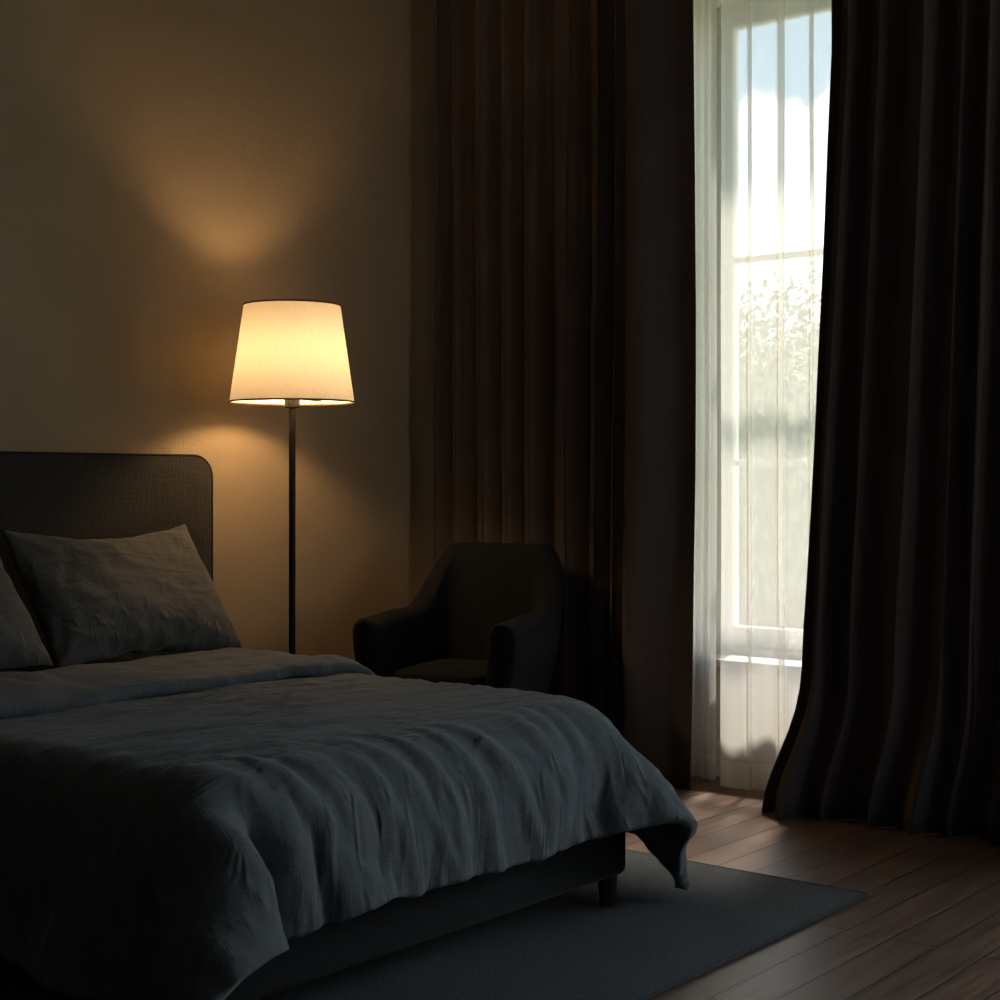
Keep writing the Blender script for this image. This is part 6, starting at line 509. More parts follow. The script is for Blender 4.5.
PILLOW = ([
-716,28,29,28,29,28,28,28,24,28,29,29,28,29,29,28,28,25,27,29,29,29,28,29,28,26,27,29,28,29,28,28,29,28,29,29,26,28,29,29,28,29,29,29,24,28,28,28,29,29,28,29,-1432,22,3,26,-1,30,-2,31,
-2,30,-2,28,1,28,1,28,0,28,0,29,-3,31,-2,28,0,29,0,29,0,28,1,28,1,24,4,25,3,26,2,27,1,26,0,29,0,28,-3,30,-2,30,-1,30,-1,30,-1,26,3,25,1,27,2,27,2,27,2,27,0,29,
0,29,0,29,-1,30,-3,30,-2,31,-2,29,0,28,1,27,1,28,1,28,1,27,2,25,3,25,3,26,2,27,0,28,-1,24,-1426,23,-2,25,3,25,0,27,0,29,-1,30,-2,31,-2,30,-2,31,-2,31,-2,30,-2,29,-1,28,
0,29,0,28,1,28,1,26,0,28,0,28,0,28,0,29,1,28,1,28,0,28,-3,30,-1,30,-1,30,-1,27,2,26,1,28,1,28,1,28,-1,29,-1,30,-1,29,-1,30,-1,30,-1,29,0,29,-1,30,-1,28,1,27,2,26,
3,26,3,26,2,27,0,28,-1,29,-1,29,-2,27,-1,22,-1420,26,-8,30,-2,25,2,25,0,27,1,27,0,29,-2,31,-3,32,-3,32,-4,32,-3,30,-1,29,0,29,0,27,2,27,2,27,1,28,0,29,-1,29,-2,28,1,28,
1,28,1,28,-3,30,-1,30,-1,29,-1,30,-1,30,-1,29,-1,28,1,28,0,28,1,28,0,29,0,29,0,29,0,28,1,28,1,28,1,28,0,27,2,27,1,27,1,28,-1,30,-2,29,-1,29,-2,25,0,28,0,19,-1414,26,
-12,32,-4,27,2,24,1,26,0,27,2,26,1,28,-1,29,-1,30,-2,31,-3,32,-3,30,-1,29,0,28,1,28,1,28,1,28,0,28,1,28,0,27,1,27,2,27,1,28,-2,31,-2,31,-2,31,-3,32,-3,31,-2,30,-1,28,
1,28,1,27,2,27,2,27,1,28,1,28,1,28,1,28,0,28,1,28,0,29,-1,30,-2,29,-2,31,-2,28,1,27,0,24,0,29,-1,25,2,16,-1408,28,-15,33,-8,29,0,25,3,25,0,27,0,26,3,25,3,25,2,27,
0,29,-1,30,-2,30,-2,31,-2,31,-2,30,-1,28,1,28,1,28,1,28,0,28,1,28,0,29,-2,30,-1,30,-1,30,-1,30,-2,30,-1,30,-1,29,0,28,1,28,1,27,2,27,2,27,2,27,1,28,1,28,1,28,0,29,
-2,31,-2,30,-2,29,-1,30,-1,28,1,27,1,23,0,29,-1,28,0,21,4,14,-1402,22,-9,35,-14,32,-4,27,2,26,2,25,-1,28,0,26,3,26,3,25,3,25,2,27,1,28,-1,29,-1,30,-1,30,-1,30,-2,31,-2,29,
0,29,-1,30,-1,30,-1,29,0,29,0,29,-1,30,-1,30,-1,30,-1,29,0,28,1,28,1,28,1,28,1,28,1,27,1,28,1,28,1,28,0,29,-2,31,-2,30,-2,30,-1,30,-1,27,2,26,2,23,0,29,-1,29,0,26,
1,12,10,12,-1395,16,0,27,-11,36,-10,29,0,26,3,25,2,25,-1,29,0,26,3,26,2,27,2,26,2,26,3,25,0,29,-1,30,-1,30,-1,30,-2,30,-1,30,-1,30,-1,30,-1,30,-1,30,-1,29,0,29,0,28,1,28,
1,28,1,28,1,28,1,28,0,29,0,29,0,29,0,29,-1,29,0,29,-2,31,-2,30,-1,29,0,29,0,26,2,27,2,23,0,28,0,29,0,28,0,24,3,15,4,11,-1386,9,10,15,-7,34,-10,34,-6,27,2,26,3,26,
0,26,-1,30,-1,27,2,27,2,27,1,28,1,27,2,25,1,28,0,29,0,29,-1,30,-1,30,-1,30,-1,30,-1,30,-1,30,-1,29,0,29,0,29,0,29,0,29,0,29,0,29,0,29,0,29,-1,30,-1,29,0,29,0,29,
-2,30,-1,30,-1,30,-1,29,0,27,2,26,3,24,-1,28,-1,30,-1,29,0,28,1,21,4,16,-1,10,-1376,3,5,19,-3,30,-9,34,-6,28,1,26,3,26,2,26,0,26,0,29,-1,28,1,28,1,28,1,28,1,28,1,26,
0,29,0,29,0,29,0,29,-1,30,-1,30,-1,30,-1,30,-1,29,0,29,0,29,0,29,0,29,0,29,0,29,0,29,0,29,0,29,-1,29,0,29,-1,30,-1,30,-1,30,-1,29,0,27,2,26,3,25,-1,28,-1,30,-1,29,
0,28,0,27,2,17,6,17,-7,10,-1357,-9,5,16,5,21,-7,32,-4,29,-1,27,2,27,2,26,2,27,-1,27,0,29,-1,28,1,28,1,28,1,28,1,28,1,27,0,29,-1,30,-1,30,-1,30,-1,30,-1,29,0,29,0,29,
0,29,0,29,0,29,0,29,0,29,0,29,0,29,0,29,0,29,0,29,-1,30,-1,30,-1,29,0,29,0,27,1,28,1,27,0,27,-1,29,-1,30,-1,29,0,28,0,26,2,21,0,19,-20,14,-1358,1,6,16,-1,28,-9,35,
-8,32,-4,27,2,27,2,26,3,26,2,27,-2,27,1,28,1,27,1,28,1,28,1,28,1,28,1,28,0,28,0,29,0,29,0,29,0,29,0,29,0,29,0,29,0,29,0,29,0,29,0,29,0,29,0,29,0,29,0,29,
0,29,0,29,0,29,0,28,0,28,1,28,1,27,1,27,-1,29,-1,29,0,29,-1,29,0,28,0,25,3,21,-4,19,-10,-3,-1350,5,12,9,-3,29,-10,33,-6,32,-4,28,1,27,1,27,2,27,2,27,1,27,-1,27,1,28,
1,28,1,28,0,29,0,29,0,29,0,29,0,28,0,29,0,29,0,29,0,29,0,29,0,30,-1,30,-1,30,-1,30,-1,30,-1,30,-1,30,-1,30,-1,29,0,29,0,29,0,28,1,28,1,28,1,27,1,27,1,27,0,29,
-1,29,0,28,0,28,1,27,1,22,4,22,-11,23,-4,6,-1364,10,1,17,-4,25,-5,30,-3,29,-1,27,1,27,1,28,1,27,2,27,1,27,1,28,-1,28,0,29,0,29,0,29,0,28,1,28,0,29,0,29,0,29,0,29,
0,29,0,29,0,29,0,30,-1,30,-1,30,-1,30,0,29,0,29,0,29,0,29,0,29,-1,30,-1,29,0,29,0,29,0,28,0,29,0,28,-1,29,0,28,0,28,0,29,0,28,0,27,1,24,2,22,-6,8,8,6,-1366,16,
-9,30,-13,25,-5,31,-5,29,-1,28,0,28,1,27,1,28,0,28,1,28,0,28,0,29,-1,29,0,29,0,28,1,28,0,29,0,29,0,29,0,29,0,29,0,29,0,29,0,29,0,30,-1,30,-1,30,0,29,0,29,0,29,
0,29,0,29,0,29,-1,30,-1,30,-1,29,0,29,0,28,0,29,0,28,1,28,0,28,0,28,0,28,1,27,1,26,2,24,1,21,-8,18,0,9,-1368,22,-16,31,-10,22,-5,29,-3,29,-1,28,0,28,0,28,0,28,1,28,
0,28,1,28,0,28,0,29,0,28,1,28,0,29,0,29,0,29,0,29,0,29,0,29,0,29,0,29,0,29,0,29,0,30,-1,30,0,29,0,29,0,29,0,29,0,29,0,29,0,29,-1,30,-1,29,0,29,0,28,1,28,
0,28,1,28,0,28,0,29,0,28,0,28,0,26,2,24,1,19,-2,17,-4,12,-1369,15,-11,26,-7,24,-4,28,-2,29,-2,29,-1,28,1,28,0,28,0,28,1,28,0,29,-1,29,0,29,0,28,1,28,0,29,0,29,0,29,
0,29,0,29,0,29,0,29,0,29,0,29,0,30,-1,30,0,29,0,29,0,29,0,29,0,29,0,29,0,29,0,29,-1,29,0,29,0,29,0,29,0,28,0,29,0,28,0,28,1,28,0,28,1,27,1,25,2,23,1,14,
4,18,-9,16,-1367,11,-10,24,-5,25,-4,28,-2,28,-1,28,0,28,0,28,1,28,0,28,0,29,0,28,0,29,0,29,0,29,0,28,0,29,0,29,0,29,0,29,0,29,0,29,0,29,0,29,0,29,0,30,-1,30,0,29,
0,29,0,29,0,29,0,29,0,29,0,29,0,29,0,28,0,29,0,29,0,29,0,28,0,29,0,28,0,29,0,28,0,28,1,27,1,25,1,24,1,19,0,17,-9,17,-1365,8,-12,25,-3,24,-5,28,-1,28,-1,29,-1,28,
0,28,1,28,0,28,0,29,0,28,0,29,0,29,0,29,0,28,0,29,0,29,0,29,0,29,0,29,0,29,0,29,0,29,0,30,-1,30,0,29,0,29,0,29,0,29,0,29,0,29,0,29,0,29,0,29,0,29,-1,30,
-1,29,0,29,0,28,0,29,0,28,1,28,0,28,1,27,1,27,0,25,2,22,2,21,1,13,1,10,-1358,4,-16,24,-5,28,-6,28,-2,28,0,28,0,28,0,28,1,28,0,28,0,29,0,28,0,29,0,29,0,29,0,28,
0,29,0,29,0,29,0,29,0,29,0,29,0,29,0,29,0,30,-1,30,0,29,0,29,0,29,0,29,0,29,0,29,0,29,0,29,0,29,0,29,-1,29,0,29,0,29,0,28,1,28,0,29,0,28,0,28,1,27,1,27,
0,22,5,19,4,22,0,9,11,4,-1360,12,-22,25,-6,27,-4,27,-1,28,0,28,0,28,0,28,0,29,0,28,0,29,0,28,0,29,0,29,0,29,0,29,0,28,0,29,0,29,0,29,0,29,0,29,0,29,0,29,0,30,
-1,30,0,29,0,29,0,29,0,29,0,29,0,29,0,29,0,29,0,29,0,29,-1,29,0,29,0,29,0,28,0,29,0,29,0,28,0,28,1,27,1,27,-1,26,1,23,-2,25,-3,11,13,1,-1359,13,-22,24,-6,27,-3,27,
-1,28,0,28,0,28,0,28,0,29,0,28,0,29,0,28,1,28,0,29,0,29,0,29,0,28,0,29,0,29,0,29,0,29,0,29,0,29,0,29,0,30,-1,30,0,29,0,29,0,29,0,29,0,29,0,29,0,29,0,29,
0,29,0,29,-1,29,0,29,0,29,0,29,-1,29,0,28,1,28,0,28,1,27,1,26,1,25,1,24,0,23,-1,13,10,-2,-1356,4,-16,24,-6,27,-2,27,-1,28,0,28,0,28,0,29,-1,29,0,28,0,29,0,29,0,28,
0,29,0,29,0,29,0,28,1,28,0,29,0,29,0,29,0,29,0,29,0,29,0,30,-1,30,0,29,0,29,0,29,0,29,0,29,0,29,0,29,0,29,0,29,0,29,-1,29,0,29,0,29,0,29,-1,29,0,28,1,28,
0,28,0,27,2,26,2,25,-3,28,-2,23,1,13,10,-11,-1357,8,-12,26,-7,26,-1,27,0,27,1,27,1,27,0,29,-1,29,0,28,0,29,0,28,1,28,0,29,0,29,0,29,0,29,0,28,0,29,0,29,0,29,0,29,
0,29,0,29,0,29,0,30,0,29,0,29,0,29,0,29,0,29,0,29,0,29,0,29,0,29,-1,30,-1,29,0,29,0,29,0,29,-1,29,0,28,1,28,0,28,0,27,2,26,2,25,-2,27,-3,23,1,14,11,-12,-1363,13,
-11,27,-8,26,0,26,0,27,1,27,0,29,-1,29,-1,29,0,29,-1,29,0,28,1,28,0,29,0,29,0,29,0,29,0,28,1,28,0,29,0,29,0,29,0,29,0,29,0,29,0,30,-1,30,0,29,0,29,0,29,0,29,
0,29,0,29,0,29,-1,30,-1,29,0,29,0,29,0,29,0,29,-1,29,-1,29,0,28,1,28,0,27,2,24,4,25,0,25,0,18,6,11,13,-2,-1378,17,-13,32,-12,26,0,26,2,25,2,27,-1,29,-1,29,0,28,0,29,
-1,29,0,28,1,28,0,29,0,29,0,28,1,28,1,28,1,28,1,28,0,29,0,29,0,29,0,29,0,29,0,29,0,30,0,29,0,29,0,29,-1,30,-1,30,-1,30,-1,29,0,29,0,29,0,29,0,29,0,29,-1,30,
-1,29,-1,30,-1,28,1,27,1,27,1,25,3,25,-1,27,-1,13,13,2,21,2,-1385,21,-14,29,-8,25,2,24,2,26,0,28,-1,29,-1,29,0,29,-1,29,0,28,0,29,0,28,0,29,0,29,0,29,0,28,1,28,1,28,
1,28,0,29,0,29,0,29,0,29,0,29,0,29,0,29,1,29,0,29,0,28,1,28,1,28,0,29,0,29,0,29,0,29,0,29,0,29,-1,30,-1,30,-1,29,-1,28,0,29,0,27,2,27,1,26,2,23,2,26,-3,15,
12,8,16,6,-1392,21,-12,27,-4,23,4,23,3,25,0,28,-1,29,-1,30,-1,29,0,27,1,28,0,29,0,28,1,28,0,29,0,29,0,29,0,29,0,28,1,28,1,28,1,28,0,29,0,29,0,29,0,29,0,29,1,29,
0,29,0,29,0,29,0,28,0,29,0,29,0,29,0,29,0,29,-1,30,-1,29,0,29,-1,30,-1,29,-1,27,1,28,1,27,2,26,2,25,0,25,-2,23,0,16,11,11,-1399,21,-9,24,0,22,3,24,1,28,-1,29,-2,30,
-1,29,0,27,1,27,1,28,0,29,0,29,0,28,1,28,0,29,0,29,0,29,0,29,0,29,0,28,1,28,1,28,1,28,1,28,1,28,1,28,1,29,0,29,-1,29,0,29,0,29,0,29,0,29,0,29,0,29,-1,30,
-1,29,0,29,0,29,-1,30,-2,31,-2,27,1,27,2,26,2,27,2,25,1,20,2,25,2,18,4,15,-1405,19,-3,21,5,19,5,23,0,28,-1,29,-1,30,-2,28,1,27,2,27,0,29,0,28,1,28,0,29,0,29,0,29,
0,29,-1,29,0,29,0,29,0,28,1,28,1,28,1,28,1,28,1,28,1,28,0,29,0,29,-1,30,-1,30,-1,30,-1,30,-1,30,-1,30,-1,30,-1,29,0,29,-1,30,-1,30,-1,29,-2,31,-2,31,-2,26,2,26,3,26,
2,26,2,22,2,23,2,20,-5,24,-1410,17,3,18,5,21,4,24,-1,29,-2,30,-1,27,1,28,1,27,0,29,0,29,-1,30,-1,29,0,29,-1,30,-1,29,0,28,1,28,1,28,1,28,1,27,2,27,2,27,2,27,2,28,
0,28,0,29,0,29,0,29,-1,30,-1,30,-2,31,-2,31,-2,31,-2,31,-2,30,-1,30,-1,30,-1,30,-2,31,-2,30,-1,30,-3,31,-2,31,-2,25,3,25,3,25,4,23,3,22,3,20,-4,23,-1414,16,9,14,6,22,1,26,
-2,31,-2,27,1,28,1,28,-1,29,0,29,-1,30,-1,30,-1,29,0,29,0,27,1,28,1,27,2,27,2,27,2,27,2,27,1,28,1,28,1,28,1,28,0,28,1,28,0,28,0,29,0,29,0,29,-2,31,-2,31,-2,31,
-2,31,-2,31,-2,31,-2,30,-1,30,-1,30,-2,31,-2,31,-2,30,-3,31,-2,31,-2,24,4,24,4,24,4,19,6,19,2,20,-1419,17,8,17,5,22,-1,29,-2,28,0,29,0,28,-1,29,0,29,-1,30,-1,29,0,28,1,27,
2,27,2,26,3,26,2,27,2,27,2,27,1,28,1,28,1,28,1,27,2,27,2,25,3,26,1,28,1,28,1,28,0,29,0,29,-2,31,-2,31,-2,31,-3,31,-2,31,-2,30,-2,31,-2,31,-2,31,-2,31,-2,31,-2,31,
-2,30,-3,32,-4,32,-3,24,4,24,4,22,5,18,5,19,-1423,18,6,20,0,28,-2,28,0,28,1,28,-2,30,-1,30,-1,30,-1,28,1,27,2,27,2,26,3,26,3,26,2,27,1,28,0,29,0,28,1,27,2,27,2,26,
3,26,3,26,3,24,4,25,3,26,1,27,2,27,0,29,0,29,-1,30,-2,31,-2,31,-2,31,-3,31,-2,31,-3,31,-2,31,-3,32,-3,31,-2,31,-2,31,-2,31,-2,31,-4,33,-4,32,-3,23,4,23,5,18,7,19,-1428,21,
1,26,-2,28,-1,29,0,28,0,28,1,28,1,27,1,28,1,28,1,27,1,28,1,28,1,28,1,28,1,27,1,26,3,25,3,26,3,26,2,27,1,26,2,27,2,27,1,27,1,27,2,27,2,26,2,26,1,28,1,28,
0,29,-1,30,-1,29,0,29,-1,29,0,29,0,29,-2,31,-3,32,-3,31,-2,31,-2,31,-3,32,-3,31,-2,31,-3,32,-3,32,-4,24,3,23,4,20,-1432,23,-1,27,-1,29,0,28,0,28,1,28,1,28,1,27,1,28,1,28,
1,28,0,29,-1,30,-1,29,0,28,1,26,3,26,2,26,3,24,5,24,0,29,0,28,1,28,1,26,1,28,0,29,0,28,1,28,0,29,0,29,-2,30,-2,28,1,27,2,27,1,28,0,29,0,28,1,28,-1,30,-2,31,
-3,32,-3,32,-3,32,-3,31,-3,31,-3,32,-3,31,-2,31,-2,31,-2,26,0,23,-1437,25,-2,29,0,28,1,28,1,28,0,28,1,28,1,28,0,29,0,29,0,28,0,29,0,29,-1,29,-1,27,1,27,2,27,2,26,3,23,
5,23,1,28,1,28,1,28,1,28,1,28,-1,29,-2,30,-3,30,-2,31,-2,31,-2,30,-1,30,-2,27,2,26,2,27,2,27,2,27,2,26,2,27,-1,30,-2,31,-2,31,-3,31,-3,32,-3,30,-2,31,-2,31,-2,31,-2,30,
-1,30,-1,24,-1442,29,29,28,29,28,29,29,28,29,29,28,29,28,29,28,28,26,26,29,29,28,27,29,29,29,26,28,29,27,29,28,28,29,29,29,28,29,29,25,28,28,29,28,29,28,29,29,28,29,29,28,
],
[
-514,4,5,5,5,7,8,8,15,-7,1,2,3,3,4,4,8,15,-7,-4,-3,0,1,1,7,13,-8,-6,-5,4,7,-7,-5,-4,5,0,-12,-8,-3,-3,-3,-2,0,6,-15,-8,-7,-6,-4,-5,-4,-3,26,-1,-1,3,8,-4,4,-1,
1,6,-5,16,-14,10,-7,10,-5,8,-2,7,7,0,3,7,-11,15,-18,21,-21,17,-16,20,-18,32,-27,29,-24,21,-14,10,-3,-7,17,-18,18,-15,4,9,-17,23,-25,24,-25,20,-18,4,0,-7,18,-21,22,-25,22,-23,20,-21,10,-11,
10,-10,11,-12,8,-6,-6,14,-20,18,-23,15,-18,11,-13,7,-10,7,-10,7,-9,12,-12,1,-1,-5,7,-10,11,-14,7,-8,-1,3,26,-1,-1,0,-1,7,4,-5,4,-3,2,0,0,3,-3,6,-5,9,-7,12,-7,14,-8,16,-9,18,
-24,25,-25,18,-16,17,-14,25,-14,17,-9,0,7,-11,17,-21,22,-22,22,-19,14,-7,-6,16,-19,18,-19,16,-17,4,-1,-4,13,-14,16,-14,13,-10,0,-6,-1,2,-7,3,-7,6,-10,11,-15,22,-24,22,-24,23,-24,15,-16,8,-9,4,
-4,1,-1,-2,3,-5,7,-8,10,-9,3,-8,-1,2,-1,2,27,-2,0,-1,0,-1,1,6,4,-4,3,-3,2,-1,0,2,-3,5,-5,9,-9,14,-13,23,-22,28,-27,27,-25,17,-15,12,-10,12,-6,8,-1,4,4,2,7,-17,19,-21,
22,-21,16,-12,1,7,-10,11,-9,1,-7,2,-3,2,1,2,4,2,-4,4,-11,4,-4,4,-12,8,-11,9,-12,12,-14,19,-20,16,-16,15,-15,14,-14,5,-5,1,1,-2,3,-4,6,-6,8,-8,2,-7,-1,1,0,2,-1,2,27,-2,
0,-1,-1,0,1,-1,0,7,3,-4,3,-3,2,-2,1,0,-1,2,-3,6,-7,13,-12,21,-21,14,-14,11,-10,11,-9,9,-7,9,-5,13,-8,8,-1,-8,16,-20,21,-21,17,-17,6,-5,3,-3,5,-5,-1,3,-6,8,-9,14,-15,20,
-21,20,-22,16,-16,12,-13,11,-12,10,-10,8,-7,6,-6,5,-4,3,-4,2,-1,0,2,-1,3,-2,3,-5,6,-5,1,-7,0,1,-1,0,0,3,-1,2,27,-3,1,-1,-2,2,-1,0,0,-1,1,6,2,-3,3,-3,2,-3,2,-2,
1,0,-1,2,-3,5,-5,7,-7,10,-10,13,-13,11,-11,8,-7,6,-4,4,-1,0,5,-4,11,-8,0,-3,-2,2,-3,3,-4,4,-5,8,-8,9,-7,12,-15,18,-19,18,-19,13,-13,9,-9,8,-8,6,-6,5,-4,3,-3,2,-1,1,
0,0,1,-1,3,-1,2,-4,4,-3,1,-6,0,0,-1,1,-1,1,-1,4,-1,2,27,-3,1,-1,-2,2,-3,2,0,-1,1,-1,1,5,1,-2,3,-3,2,-2,1,-1,0,0,-1,4,-5,8,-8,10,-11,10,-9,11,-12,10,-11,8,
-8,7,-7,7,-7,8,-8,11,-11,8,-7,7,-3,2,-5,5,-4,4,-6,7,-7,12,-13,12,-12,13,-13,8,-8,7,-7,8,-7,4,-4,3,-2,2,-1,1,0,0,-1,1,1,0,0,-1,1,0,0,-5,0,1,-1,0,0,0,-1,2,
-1,3,0,2,26,-3,1,-1,-1,1,-3,3,-2,1,1,-1,1,-1,1,4,0,-1,1,0,1,-1,0,0,-1,1,-2,1,-1,3,-4,5,-6,8,-8,8,-8,5,-6,5,-5,6,-6,6,-6,8,-8,9,-10,7,-6,7,-7,5,-5,4,
-4,4,-4,4,-4,4,-4,4,-4,4,-4,4,-3,3,-3,3,-2,3,-3,2,0,0,-1,1,-2,3,-3,3,-3,4,-4,-1,0,0,0,0,0,0,-1,1,-1,2,-1,2,1,2,26,-3,0,0,-1,1,-3,2,-2,1,1,0,1,-1,
0,1,-1,4,-3,2,-1,1,0,1,-1,2,-3,2,-2,2,-2,1,-2,2,-2,2,-2,2,-2,3,-4,4,-4,5,-5,6,-7,8,-8,6,-6,5,-5,4,-4,4,-4,4,-4,4,-3,3,-3,3,-3,3,-3,3,-3,4,-3,3,-3,2,
0,0,-1,1,-2,3,-3,3,-4,5,-5,1,-1,1,-1,1,-1,1,-1,0,-1,2,-2,3,-1,2,0,2,26,-2,-1,0,0,1,-4,3,-2,2,-2,1,1,0,1,-1,0,1,-1,3,-3,2,-2,2,-2,3,-3,4,-3,3,-2,1,
-2,2,-2,2,-2,2,-2,2,-3,3,-3,3,-3,4,-4,6,-7,5,-5,4,-4,3,-3,3,-3,3,-3,3,-3,3,-2,2,-2,3,-3,3,-3,4,-4,3,-2,2,-3,3,-3,3,-3,3,-3,4,-4,1,-1,1,-1,1,-1,1,-1,0,
-1,1,-1,2,-2,3,-1,2,0,2,23,1,-1,0,-1,1,-3,3,-3,3,-2,1,0,0,1,0,0,1,-1,1,-1,3,-3,2,-2,2,-2,2,-2,2,-2,3,-1,1,-2,1,-2,2,-2,2,-1,1,-2,2,-2,4,-4,3,-4,3,
-3,3,-3,3,-3,3,-3,3,-3,3,-3,3,-3,3,-3,4,-3,3,-4,3,-2,2,-2,2,-3,3,-3,4,-4,5,-4,1,-2,2,-1,1,-1,1,-1,1,-2,1,-1,1,-2,3,-2,2,-1,3,-3,3,24,2,-1,0,-2,2,-3,2,
-2,2,-1,1,-1,1,0,1,0,0,0,1,-1,1,-2,2,-2,2,-2,2,-2,3,-2,2,-2,3,-2,1,-2,2,-2,2,-2,2,-2,2,-2,2,-2,2,-2,2,-3,3,-3,3,-3,3,-3,3,-3,3,-3,3,-3,3,-3,3,-3,3,
-3,3,-3,3,-3,3,-3,3,-3,4,-4,2,-2,2,-2,2,-1,1,-1,1,-2,1,-1,1,-1,1,-2,3,-2,2,-1,3,-4,2,26,2,-2,1,-2,2,-3,2,-2,2,-1,1,-1,1,-1,2,0,0,0,0,0,1,-2,2,-2,2,
-2,2,-2,2,-2,3,-3,3,-2,2,-1,1,-2,2,-2,2,-2,2,-2,2,-2,2,-2,2,-3,3,-3,3,-3,3,-3,3,-3,3,-3,3,-3,3,-3,3,-3,3,-3,3,-3,3,-3,3,-3,4,-4,2,-2,2,-2,2,-2,2,-1,1,
-2,2,-2,1,-1,1,-2,2,-2,3,-2,2,-2,4,-4,0,27,3,-4,4,-3,0,0,1,-1,1,-1,1,-1,2,-2,2,-1,1,0,0,0,1,-1,1,-2,2,-2,3,-3,3,-3,3,-3,3,-3,3,-3,3,-2,2,-2,2,-2,2,
-2,2,-2,2,-2,2,-2,2,-3,3,-3,3,-3,3,-3,3,-3,3,-3,3,-3,3,-3,3,-3,3,-3,3,-3,3,-3,2,-2,2,-2,2,-2,2,-1,1,-2,2,-2,2,-2,2,-2,1,-2,2,-2,3,-2,2,-2,1,-1,0,27,2,
-3,1,0,0,0,1,-1,1,-1,1,-1,2,-2,2,-1,1,-1,2,-1,1,-1,1,-2,3,-3,3,-3,3,-3,3,-2,2,-2,2,-2,2,-2,2,-2,2,-2,2,-2,2,-2,2,-2,2,-2,2,-2,2,-2,2,-2,2,-3,3,-3,3,
-3,3,-3,3,-3,3,-3,3,-3,3,-3,3,-3,2,-2,2,-2,2,-2,2,-2,2,-2,2,-2,2,-2,2,-2,2,-2,2,-2,2,-2,2,-2,1,-1,0,27,1,-2,2,-1,0,0,1,-1,1,-1,1,-1,2,-2,2,-1,1,-1,2,
-2,2,-1,1,-1,2,-3,3,-2,2,-2,2,-2,2,-2,2,-2,2,-2,2,-2,2,-2,2,-2,2,-2,2,-2,2,-2,2,-2,2,-2,2,-2,2,-2,2,-2,2,-3,3,-3,3,-3,3,-3,3,-3,3,-3,3,-3,3,-3,2,-2,2,
-2,2,-2,2,-2,2,-2,2,-2,2,-2,2,-2,2,-2,2,-2,2,-3,1,0,0,28,-1,-1,1,-1,1,0,1,-1,1,-1,2,-2,2,-2,2,-1,2,-2,2,-2,2,-2,2,-2,3,-2,2,-2,2,-2,2,-2,2,-2,2,-2,2,
-2,2,-2,2,-2,3,-3,3,-3,3,-3,3,-3,3,-3,3,-3,2,-2,2,-2,2,-2,2,-2,2,-2,2,-2,2,-2,2,-2,2,-2,2,-3,3,-3,3,-3,2,-2,2,-2,2,-2,2,-2,2,-2,2,-2,2,-2,2,-2,2,-2,1,
-2,2,-1,0,27,0,-1,1,-1,2,-1,1,-1,1,-1,2,-2,2,-1,1,-1,2,-2,2,-2,2,-2,3,-2,2,-2,2,-2,2,-2,2,-2,2,-2,2,-2,2,-2,3,-3,3,-3,3,-3,3,-3,3,-3,3,-3,3,-3,3,-3,3,
-3,3,-3,2,-2,2,-2,2,-2,2,-2,2,-2,2,-2,2,-2,2,-2,2,-2,2,-2,2,-3,2,-2,2,-2,2,-2,2,-2,2,-2,2,-2,2,-2,2,-2,1,-2,2,-1,0,27,0,-1,1,0,1,-1,1,-1,1,-1,2,-2,2,
-1,1,-1,2,-2,2,-2,2,-1,2,-2,2,-2,2,-2,2,-2,2,-2,2,-2,3,-3,3,-3,3,-3,3,-3,3,-3,3,-3,3,-3,3,-3,3,-3,3,-3,3,-3,3,-3,3,-3,3,-3,2,-2,2,-2,2,-2,2,-2,2,-2,2,
-2,2,-2,2,-2,2,-2,2,-2,1,-2,2,-2,2,-2,2,-2,2,-2,2,-2,2,-2,1,-1,1,-3,2,26,1,-1,1,-1,2,-1,1,-1,1,-1,2,-1,1,-1,2,-2,2,-2,2,-2,2,-1,2,-2,2,-2,2,-2,2,-2,2,
-2,2,-2,3,-3,3,-3,3,-3,3,-3,3,-3,3,-3,3,-3,3,-3,3,-3,3,-3,3,-3,3,-3,3,-3,3,-3,3,-3,3,-3,3,-3,3,-3,2,-2,2,-2,2,-2,2,-2,2,-2,2,-2,2,-2,2,-3,2,-2,2,-2,2,
-2,2,-2,1,-1,1,-1,0,-2,2,26,1,-1,1,-1,1,0,1,-1,2,-1,1,-1,1,-1,2,-2,2,-2,2,-1,1,-1,2,-2,2,-2,2,-2,2,-2,2,-2,3,-3,3,-3,3,-3,3,-3,3,-3,3,-3,3,-3,3,-3,3,
-3,3,-3,3,-3,3,-3,3,-3,3,-3,3,-3,3,-3,3,-3,3,-3,3,-3,3,-3,2,-2,2,-2,2,-2,2,-2,2,-2,2,-2,2,-2,2,-3,2,-2,2,-2,2,-2,1,-1,1,-2,1,-2,2,26,1,-1,1,0,0,0,1,
0,1,-1,1,-1,1,-1,2,-2,2,-2,2,-1,2,-2,2,-2,2,-2,2,-2,2,-2,3,-3,3,-3,3,-3,3,-3,3,-3,3,-3,3,-3,3,-3,3,-3,3,-3,3,-3,3,-3,3,-3,3,-3,3,-3,3,-3,3,-3,3,-3,3,
-3,3,-3,3,-3,3,-3,2,-2,2,-2,2,-2,2,-2,2,-2,2,-2,2,-2,1,-2,2,-2,2,-2,1,-2,2,-2,1,-2,2,26,0,0,1,0,1,-1,1,0,1,-1,1,-1,2,-2,2,-2,2,-1,1,-1,2,-2,2,-2,2,
-2,2,-2,2,-2,3,-3,3,-3,3,-2,2,-2,2,-2,2,-2,2,-2,2,-2,2,-2,2,-2,2,-2,2,-2,2,-2,2,-2,2,-3,3,-3,3,-3,3,-3,3,-3,3,-3,3,-3,3,-3,3,-3,2,-2,2,-2,2,-2,2,-2,2,
